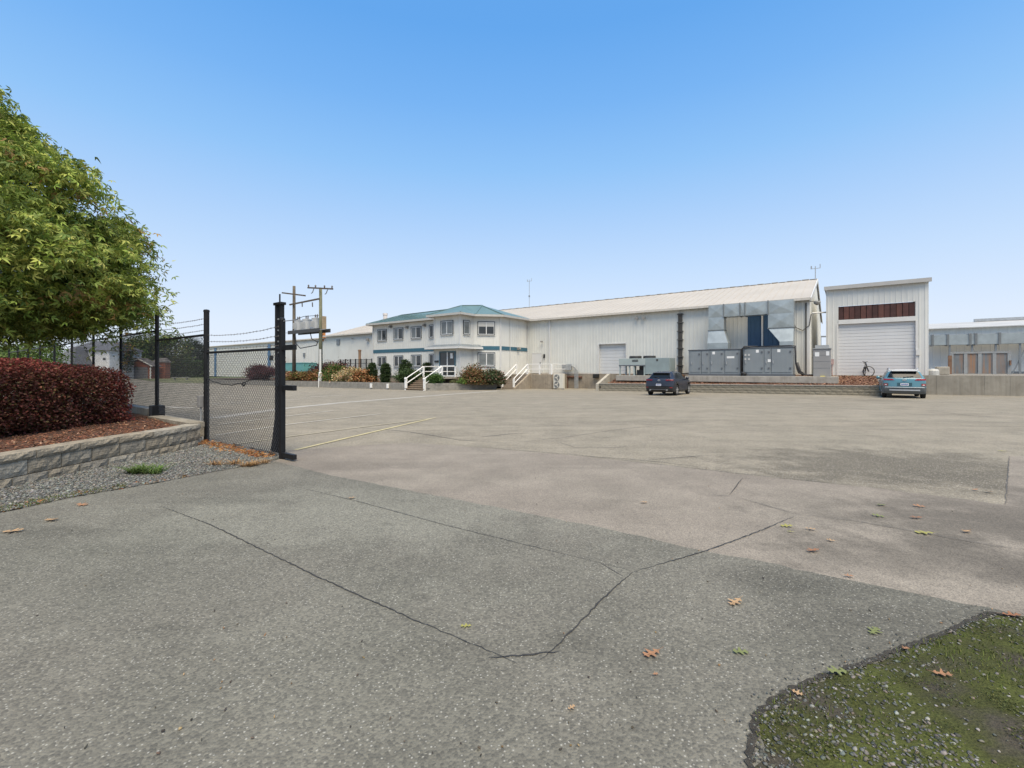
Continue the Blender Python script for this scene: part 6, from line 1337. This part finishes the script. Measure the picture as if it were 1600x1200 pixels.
b = MB(); b.lathe(M.p(p2-.28,NP+.2,zb_), (0,0,1), [(0,.24),(1.0,.2),(1.1,.11),(3.6,.11)], 12); tag(b.build('cable_guard', TRIM), 'white cable guard at the foot of the right utility pole', 'cable guard')
b = MB(); q = M.t(506.5,NP); M.box(b, q-.1, q+.12, NP-.2, NP+.2, zp+.1, zp+1.5); tag(b.build('switch_box', mat('wood_box', (.34,.26,.17), .8, .15, 3)), 'tan box fixed to the right utility pole', 'box')
# teal container, shrubs and iron fence in the bed
q0, q1 = M.t(474,6.), M.t(440,6.); z_ = M.z(460,567.5,6.); cn_ = thing('teal_container', M.p(q0,6.,TZ), 'small turquoise metal container behind the flower bed', 'container')
b = MB(); M.box(b, q0, q1, 4.0, 6.0, TZ, z_); b.build('body', mat('turquoise_metal', (.12,.33,.31), .5, .08, 2), cn_, bevel=.03); b = MB(); M.box(b, q0-.05, q1+.05, 3.95, 6.06, z_+.002, z_+.08); b.build('lid', mat('turquoise_lid', (.15,.38,.36), .5, .08, 2), cn_)
fe = thing('iron_fence', M.p(22,2,TZ), 'dark iron picket fence between the flower bed and the warehouse', 'fence'); f0, f1 = M.t(581,3.), M.t(532,3.); zf1 = M.z(556,562,3.)
for i in range(7): q = f0+(f1-f0)*i/6; b = MB(); M.box(b, q-.05, q+.05, 2.95, 3.05, TZ-.1, zf1+.1); b.build('post', BLKM, fe)
for zz in (zf1, zf1-.5, TZ+.25): b = MB(); b.bar(M.p(f0,3.,zz), M.p(f1,3.,zz), .04, .05); b.build('rail', BLKM, fe)
b = MB(); 
for i in range(60): q = f0+(f1-f0)*(i+.5)/60; b.tube([M.p(q,3.,TZ+.1), M.p(q,3.,zf1)], .012, 4)
b.build('pickets', BLKM, fe, kind='stuff')
b = MB(); q = M.t(562,1.); b.tube([M.p(q,1.,TZ-.1), M.p(q,1.,M.z(562,549,1.))], .18, 10); b.lathe(M.p(q,1.,M.z(562,549,1.)),(0,0,1),[(0,.22),(.2,.24),(.25,.001)],10); tag(b.build('vent_pipe', mat('brown_pipe', (.25,.16,.10), .8, .2, 3)), 'brown vent pipe standing against the warehouse wall', 'pipe')
for u in (578.3, 604.3): b = MB(); q = M.t(u,12.6); gg = g(*M.xy(q,12.6)); M.box(b, q-.10, q+.10, 12.43, 12.56, gg+.12, gg+.52); b.build('bollard_tmp', RAILW); o = bpy.data.objects['bollard_tmp']; o.name = 'stall_marker'; tag(o, 'white stall marker post on the planter wall, ' + ('left one' if u < 590 else 'nearer the steps'), 'marker', 'white stall markers')
b = MB(); qq = M.t(498,12.5); gg = g(*M.xy(qq,12.5)); b.tube([M.p(qq,12.5,gg), M.p(qq,12.5,gg+1.0)], .04, 6); tag(b.build('thin_marker', RAILW), 'thin white marker rod in front of the right utility pole', 'marker')
def at_bed(u, n): return M.p(M.t(u,n), n, TZ)
PINK = [(.42,.17,.12),(.30,.12,.06),(.10,.12,.03),(.46,.26,.16)]; RUSTY = [(.28,.12,.05),(.20,.12,.04),(.10,.11,.03),(.34,.18,.08)]; CREAMF = [(.46,.34,.17),(.50,.40,.24),(.12,.13,.035),(.34,.17,.10)]; MAROON = [(.085,.03,.032),(.12,.04,.042),(.06,.025,.025)]
def sh_(u, n, w, h, pal, wts, lab, seed, leaf=.20, nl=3400, shape='dome', dep=1.): c = at_bed(u, n); return shrub('shrub', c, w, w*dep, h, pal, wts, leaf, nl, lab, 'shrub', 'shrubs in the flower bed', seed, shape)
sh_(408, 10.5, 1.75, 1.75, MAROON, [3,2,2], 'round maroon shrub at the left end of the flower bed, behind the fence', 201, .17, 7500, 'ball')
sh_(452, 10.6, 1.5, .95, PINK, [4,2,2,2], 'pink-flowering low shrub left of the weathered pole', 202)
sh_(472, 10.4, 1.4, 1.0, RUSTY, [2,3,4,1], 'green and rust low shrub between the utility poles', 203)
sh_(487, 10.2, 1.4, 1.1, RUSTY, [4,2,2,2], 'rusty brown low shrub beside the right utility pole', 204)
sh_(518, 6.5, 2.6, 2.3, MAROON, [3,2,2], 'large maroon shrub behind the flower bed, right of the poles', 205, .20, 7500)
sh_(529, 9.6, 1.9, 1.75, GREEN+[(.25,.13,.06)], [3,3,2,2], 'tall green mixed shrub in front of the maroon one', 206, .18, 5200)
sh_(549, 10.6, 1.6, 1.35, CREAMF, [4,4,3,1], 'cream-flowering hydrangea at the middle of the flower bed', 207, .19, 4200)
sh_(567, 10.4, 1.35, 1.3, RUSTY, [4,1,1,4], 'orange-brown shrub beside the first clipped cypress', 208, .19, 3600)
CYP = [(.035,.062,.02),(.05,.08,.025),(.028,.048,.018)]
for i, (u, n, h, w) in enumerate(((581.5,9.8,1.95,.42),(602.5,10.8,1.85,.40))): shrub('clipped_cypress', at_bed(u,n), w, w, h, CYP, [3,2,2], .11, 7500, 'dark clipped columnar cypress, ' + ('left of the pair at the office corner' if i == 0 else 'right of the pair, below the first window'), 'shrub', 'clipped columnar cypresses', 220+i, 'column', 160)
shrub('clipped_cypress', at_bed(634.5,9.4), .55, .55, 2.2, CYP, [3,2,2], .11, 8500, 'dark pointed cypress left of the entrance steps', 'shrub', 'clipped columnar cypresses', 224, 'column', 160)
shrub('clipped_cypress', at_bed(666.5,7.4), .42, .42, 2.0, CYP, [3,2,2], .11, 6500, 'narrow dark cypress behind the left entrance railing', 'shrub', 'clipped columnar cypresses', 225, 'column', 140)
sh_(640, 10.9, 1.15, 1.25, CYP+[(.06,.10,.03)], [2,2,1,2], 'dark rounded bush in front of the pointed cypress by the steps', 209, .12, 7000, 'ball')
shrub('shrub', M.p(M.t(680,11.4),11.4,TZ), .7, .7, .85, [(.045,.09,.022),(.07,.13,.03)], [1,1], .10, 5000, 'small round green bush right of the entrance steps', 'shrub', 'shrubs in the flower bed', 210, 'ball')
def sx(u, n, w, h, pal, wts, lab, seed, leaf=.16, nl=5200): return shrub('shrub', M.p(M.t(u,n),n,TZ), w, w, h, pal, wts, leaf, nl, lab, 'shrub', 'shrubs in the flower bed', seed, 'dome')
sx(742, 8.2, 1.25, 1.75, [(.20,.10,.055),(.12,.11,.04),(.26,.12,.06),(.09,.10,.035)], [3,3,2,2], 'large reddish-brown bush right of the entrance door', 211)
sx(769, 7.3, 1.0, 1.3, [(.08,.10,.045),(.06,.085,.035),(.20,.11,.08)], [4,3,1], 'grey-green bush below the ground-floor corner window', 212)
sx(759, 7.8, .5, .75, [(.17,.07,.06),(.10,.06,.05)], [1,1], 'small dark reddish bush between the two larger bushes', 213, .08, 1200)
sx(722, 9.6, .45, .55, [(.10,.18,.04),(.14,.22,.05)], [1,1], 'small bright green plant under the entrance landing', 214, .09, 900)
sx(711, 9.8, .5, .4, [(.10,.12,.05),(.12,.12,.05)], [1,1], 'low sage green plant near the entrance landing', 215, .08, 800)

# ------------------------------------------------------------------ far background on the left
def far_tree(name, u, Y, w, h, z0, pal, wts, label, seed, leaf=.5, n=5000, shape='ball', nc=70, group='trees beyond the car park'):
    c = Vector((ray(u,Y), Y, z0)); r = shrub(name, c, w, w, h, pal, wts, leaf, n, label, 'tree', group, seed, shape, nc)
    b = MB(); b.tube([(c.x,c.y,-.6),(c.x,c.y,c.z+h*.5)], .03*h, 8, r2=.012*h); b.build('trunk', mat('bark', (.09,.065,.045)), r); return r
OLV = [(.07,.105,.035),(.10,.14,.042),(.13,.15,.05),(.17,.14,.055)]
far_tree('broadleaf_tree', 258, 108, 4.6, 10.2, .2, OLV, [4,4,2,1], 'broad dark green tree right of the brick garage', 301, .5, 7000)
far_tree('broadleaf_tree', 222, 116, 5.2, 10.2, .2, OLV, [4,4,2,1], 'dark green tree directly behind the brick garage', 302, .5, 7000)
far_tree('broadleaf_tree', 183, 96, 2.6, 8.0, .2, OLV+[(.26,.13,.05)], [3,3,2,2,3], 'orange-tinged tree between the white house and the brick garage', 303, .4, 5000)
far_tree('broadleaf_tree', 56, 62, 3.6, 5.0, .4, [(.10,.16,.04),(.13,.19,.05),(.09,.13,.035)], [3,3,2], 'light green rounded tree above the hedge, left of the house', 304, .32, 6000)
far_tree('broadleaf_tree', 8, 75, 3.2, 5.4, .2, OLV, [4,4,2,1], 'dim tree at the far left beyond the hedge', 305, .4, 3500)
CON_ = [(.025,.045,.02),(.035,.055,.025),(.02,.035,.016)]
for i, (u, h) in enumerate(((291,11.),(297,13.),(306,12.4),(314,11.2),(321,9.5))): far_tree('conifer', u, 165+4*i, 1.9, h, .2, CON_, [3,2,2], ['slim first', 'tallest second', 'pointed third', 'shorter fourth', 'shortest rightmost'][i]+' dark conifer of the row beyond the far hedge', 310+i, .55, 2200, 'cone', 60, 'row of far conifers')
for i, u in enumerate(range(60, 240, 28)): far_tree('conifer', u, 190, 3.0, 9+3*math.sin(i*2.2), .2, CON_, [3,2,2], ['leftmost', 'second', 'third', 'fourth', 'fifth', 'sixth', 'rightmost'][i]+' far dark conifer on the horizon behind house and garage', 330+i, .7, 1600, 'cone', 50, 'far horizon conifers')
hb = MB(); hc = Vector((ray(302,120),120,0)); rngh = np.random.default_rng(7); Ph = np.stack([rngh.uniform(ray(268,120),ray(342,120),9000), rngh.uniform(119,121.5,9000), -.5+4.6*rngh.uniform(0,1,9000)**.8],1)
hr = thing('far_hedge', hc, 'long clipped green hedge behind the left car park', 'hedge'); leaf_mesh('foliage', Ph, .38, pick_cols(len(Ph), [(.045,.085,.025),(.06,.10,.03)], [1,1], 8), FOL, hr, seed=9)
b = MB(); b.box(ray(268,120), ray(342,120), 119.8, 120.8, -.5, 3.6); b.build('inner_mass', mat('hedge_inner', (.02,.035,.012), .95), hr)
# brick garage
Y = 98.; x0, x1, xm = ray(196,Y), ray(238.5,Y), ray(217,Y); ze_ = 1.5+(HOR-572.5)*Y/FPX; zpk = 1.5+(HOR-561)*Y/FPX
gr = thing('brick_garage', (xm,Y,-.4), 'small red brick garage with white gable trim across the car park', 'garage'); BRC = mat('red_brick', (.24,.09,.055), .9, .2, 2.5, .3, 20)
b = MB(); b.box(x0+.3, x1-.3, Y, Y+2, -.5, ze_); b.poly([(x0+.3,Y,ze_),(x1-.3,Y,ze_),(xm,Y,zpk-.15)]); b.build('wall', BRC, gr)
b = MB(); b.hexa([(x0-.2,Y-.3,ze_-.1),(xm,Y-.3,zpk),(xm,Y+2.3,zpk),(x0-.2,Y+2.3,ze_-.1),(x0-.2,Y-.3,ze_+.1),(xm,Y-.3,zpk+.2),(xm,Y+2.3,zpk+.2),(x0-.2,Y+2.3,ze_+.1)]); b.hexa([(xm,Y-.3,zpk),(x1+.2,Y-.3,ze_-.1),(x1+.2,Y+2.3,ze_-.1),(xm,Y+2.3,zpk),(xm,Y-.3,zpk+.2),(x1+.2,Y-.3,ze_+.1),(x1+.2,Y+2.3,ze_+.1),(xm,Y+2.3,zpk+.2)]); b.build('roof', mat('garage_roof', (.12,.11,.105), .9, .2, 2), gr)
b = MB(); b.bar((x0-.2,Y-.33,ze_),(xm,Y-.33,zpk+.1),.06,.22); b.bar((xm,Y-.33,zpk+.1),(x1+.2,Y-.33,ze_),.06,.22); b.box(x0+.2,x0+.5,Y-.05,Y-.003,-.5,ze_); b.box(x1-.6,x1-.3,Y-.05,Y-.003,-.5,ze_); b.build('gable_trim', TRIM, gr)
b = MB(); b.box(x0+.9,x1-1.0,Y-.06,Y-.004,-.45,ze_-.15); b.build('garage_door', mat('garage_door_grey', (.15,.15,.16), .7, .1, 2), gr)
b = MB(); xg = ray(247,101.); b.box(xg-1.4,xg+1.6,101,102.5,-.5,3.2); sg_ = thing('brick_shed', (xg,101,-.4), 'small dark red shed beside the brick garage', 'shed'); b.build('wall', BRC, sg_); b = MB(); b.hexa([(xg-1.6,100.8,3.2),(xg+1.8,100.8,3.2),(xg+1.8,102.7,3.2),(xg-1.6,102.7,3.2),(xg-.8,102,4.2),(xg+1.,102,4.2),(xg+1.,102.3,4.2),(xg-.8,102.3,4.2)]); b.build('roof', mat('garage_roof', (.12,.11,.105)), sg_)
# white house with dark roofs
Y = 92.; hx0, hx1 = ray(108,Y), ray(171,Y); hz = 1.5+(HOR-547)*Y/FPX; hr_ = 1.5+(HOR-538)*Y/FPX
ho = thing('white_house', ((hx0+hx1)/2,Y,-.4), 'white two-storey house with dark grey roof behind the hedge', 'house'); HW = mat('house_white', (.66,.66,.66), .7, .05, 1)
b = MB(); b.box(hx0, hx1, Y, Y+8, -.5, hz); b.build('wall', HW, ho)
HR = mat('house_shingle', (.11,.115,.13), .85, .15, 2, .3, 10); b = MB(); xr0, xr1 = hx0+1.5, hx1-2.; b.hexa([(hx0-.5,Y-.5,hz),(hx1+.5,Y-.5,hz),(hx1+.5,Y+8.5,hz),(hx0-.5,Y+8.5,hz),(xr0,Y+3.8,hr_+.9),(xr1,Y+3.8,hr_+.9),(xr1,Y+4.2,hr_+.9),(xr0,Y+4.2,hr_+.9)]); b.build('roof', HR, ho)
for u0, u1, v0, v1 in ((119.5,124,552,558.5),(161,165.5,559,562.5)):
    b = MB(); b.box(ray(u0,Y), ray(u1,Y), Y-.06, Y-.003, 1.5+(HOR-v1)*Y/FPX, 1.5+(HOR-v0)*Y/FPX); wn = b.build('window', mat('house_window_trim', (.2,.2,.2), .6), ho); b = MB(); b.box(ray(u0+.7,Y), ray(u1-.7,Y), Y-.08, Y-.062, 1.5+(HOR-v1+.7)*Y/FPX, 1.5+(HOR-v0-.7)*Y/FPX); b.build('pane', GLASS, wn)
b = MB(); w0_, w1_ = ray(84,Y-4), ray(113,Y-4); zz0, zz1 = 3.0, 1.5+(HOR-541)*88/FPX; b.hexa([(w0_-2,Y-4,zz0-1.),(w1_+.3,Y-4,zz0-.4),(w1_+.3,Y+4,zz0-.4),(w0_-2,Y+4,zz0-1.),(w0_+1.6,Y-2,zz1),(w1_-1.2,Y-2,zz1),(w1_-1.2,Y+3,zz1),(w0_+1.6,Y+3,zz1)]); b.build('wing_roof', HR, ho)
b = MB(); b.box(w0_-1.5, w1_, Y-3.6, Y+3.5, -.5, 2.2); b.build('wing_wall', HW, ho)
# benches, grass strip on the far left side
b = MB(); xb = ray(283,88); b.box(xb-1.6,xb+1.6,87.6,88.2,.0,.12)
tbn = thing('picnic_bench', (xb,88,g(xb,60)), 'low grey bench on the grass before the far hedge', 'bench'); b.build('seat', mat('bench_grey', (.3,.29,.27), .8, .1, 3), tbn)
for o_ in (-1.2,1.2): b = MB(); b.box(xb+o_-.08,xb+o_+.08,87.7,88.1,-.5,-.002); b.build('leg', mat('bench_grey', (.3,.29,.27)), tbn)
b = MB(); xs0, xs1 = ray(255,80), ray(380,80); b.poly([(ray(255,70),70,g(-40,70)+.02),(ray(345,66),66,g(-40,66)+.02),(ray(345,66)+6,108,g(-40,70)+.08),(ray(255,108)-8,108,g(-40,70)+.08)]); structure(b.build('grass_strip', mat('strip_grass', (.13,.135,.06), .95, .3, .6, .5, 8)))

# ------------------------------------------------------------------ fallen oak leaves
def oak_mesh(seed, curl):
    rs = random.Random(seed); mb = MB(); half = [(0,.0),(.10,.03),(.18,.16),(.26,.22),(.27,.07),(.40,.08),(.50,.30),(.60,.34),(.57,.09),(.70,.07),(.80,.20),(.88,.19),(.86,.05),(1.,0)]
    def bend(x, y): return (x-.5, y, curl*(y*y*1.5 + (x-.5)**2*.6) + rs.uniform(-.01,.01)+.02)
    V = []; F_ = []
    for sg in (1,-1):
        sp = [bend(x, 0) for x, _ in half]; ed = [bend(x+rs.uniform(-.02,.02), sg*y*rs.uniform(.85,1.15)) for x, y in half]; i = len(mb.v); n = len(half); mb.v += sp+ed
        for k in range(n-1): mb.f.append((i+k, i+k+1, i+n+k+1, i+n+k))
    i = len(mb.v); s = bend(0,0); mb.v += [(s[0],-.01,s[2]),(s[0],.01,s[2]),(s[0]-.25,.006,s[2]+.03),(s[0]-.25,-.006,s[2]+.03)]; mb.f.append((i,i+1,i+2,i+3)); return mb
LC = {'orange': mat('leaf_orange', (.36,.19,.10), .7, .3, 30, trans=.2), 'brown': mat('leaf_brown', (.30,.14,.07), .75, .3, 30, trans=.15), 'tan': mat('leaf_tan', (.44,.29,.16), .75, .25, 30, trans=.2), 'green': mat('leaf_green', (.20,.225,.085), .65, .25, 30, trans=.25), 'yellow': mat('leaf_yellow', (.36,.34,.10), .65, .25, 30, trans=.25)}
LM = {}
for c in LC:
    for k in range(3):
        m_ = oak_mesh(hash(c) % 97 + k*13 if False else (len(c)*7+k*13), .35 if c in ('orange','brown','tan') else .12); me = bpy.data.meshes.new('oak_leaf'); me.from_pydata(m_.v, [], m_.f); me.update(); me.materials.append(LC[c]); LM[c,k] = me
leaves = [(1018,1026,32,'orange','large curled orange leaf right of the sealed crack end'),(1149,945,28,'tan','pale tan leaf in the middle of the right driveway'),(1157,1023,26,'green','pale green leaf on the asphalt left of the mossy verge'),(1366,990,28,'green','green leaf lying just above the verge edge'),
 (1308,1058,32,'green','large green leaf on the very edge of the mossy verge'),(1326,903,14,'orange','small orange leaf on the resurfaced strip edge'),(1270,863,22,'brown','brown leaf below the pair of yellow leaves'),(1229,824,18,'yellow','bright yellow leaf nearest the crack junction'),(1235,833,10,'yellow','tiny yellow leaf just below the bright yellow one'),
 (1266,829,15,'tan','tan leaf right of the bright yellow leaf'),(1298,847,12,'tan','small tan leaf above the brown leaf'),(1377,791,16,'green','upper green leaf left of the dark patch'),(1372,808,17,'green','lower green leaf left of the dark patch'),(1436,793,16,'orange','orange leaf, upper of two on the dark-stained asphalt'),(1431,811,18,'brown','brown leaf, lower of two on the dark-stained asphalt'),
 (1444,835,26,'yellow','long yellow-green leaf on the right of the resurfaced strip'),(1510,833,16,'tan','tan leaf beside the long yellow-green leaf'),(1545,770,12,'brown','brown leaf near the corner of the old asphalt'),(1524,767,10,'orange','small orange leaf near the corner of the old asphalt'),(1566,706,10,'yellow','pale yellow leaf on the far right lot'),
 (728,982,18,'yellow','thin yellow leaf above the sealed crack bend'),(893,1111,14,'tan','tan leaf close to the lower edge of the driveway'),(550,780,12,'tan','small tan leaf in the left middle of the driveway'),(80,815,26,'tan','long tan leaf on the left driveway beyond the first one'),(20,833,28,'tan','pale tan leaf at the left driveway edge'),(128,791,18,'orange','orange leaf beside the gravel edge'),
 (1024,1058,10,'orange','tiny orange leaf below the large curled one'),(1006,787,12,'tan','faint tan leaf in the middle of the resurfaced strip'),(1580,966,24,'brown','reddish brown leaf at the top corner of the verge'),(1472,1064,26,'orange','curled orange leaf lying on the moss'),(1415,1020,14,'orange','small orange leaf among the gravel at the verge edge'),(1246,1090,16,'tan','dry tan leaf on the gravel corner of the verge')]
rs = random.Random(33)
for i, (u, v, w, c, lab) in enumerate(leaves):
    p = gp(u, v); zz = .016
    if inside(verge_poly, p.x, p.y): zz = vz(p.x, p.y)+.012
    o = bpy.data.objects.new('fallen_leaf', LM[c, i % 3]); COL.objects.link(o); s = w*p.y/FPX*1.05; o.location = (p.x, p.y, zz); o.scale = (s, s, s); o.rotation_euler = (rs.uniform(-.12,.12), rs.uniform(-.12,.12), rs.uniform(-.7,.7)+(3.14 if rs.random() < .5 else 0)); tag(o, lab, 'leaf', 'fallen oak leaves')

# ------------------------------------------------------------------ grit and leaf crumbs on the driveway
rg = random.Random(91); pts = []
for _ in range(170):
    u, v = rg.uniform(0,1600), rg.uniform(700,1190)**1.0; p = gp(u, v); pts.append((p.x, p.y, .012))
tag(chips('driveway_debris', pts, .002, .007, pick_cols(len(pts), [(.20,.13,.07),(.10,.08,.06),(.30,.22,.12),(.05,.045,.04)], [2,3,1,3], 92, .3), 93, 'sparse crumbs of leaf, twig and grit on the driveway', 'debris'), 'sparse crumbs of leaf, twig and grit on the driveway', 'debris')
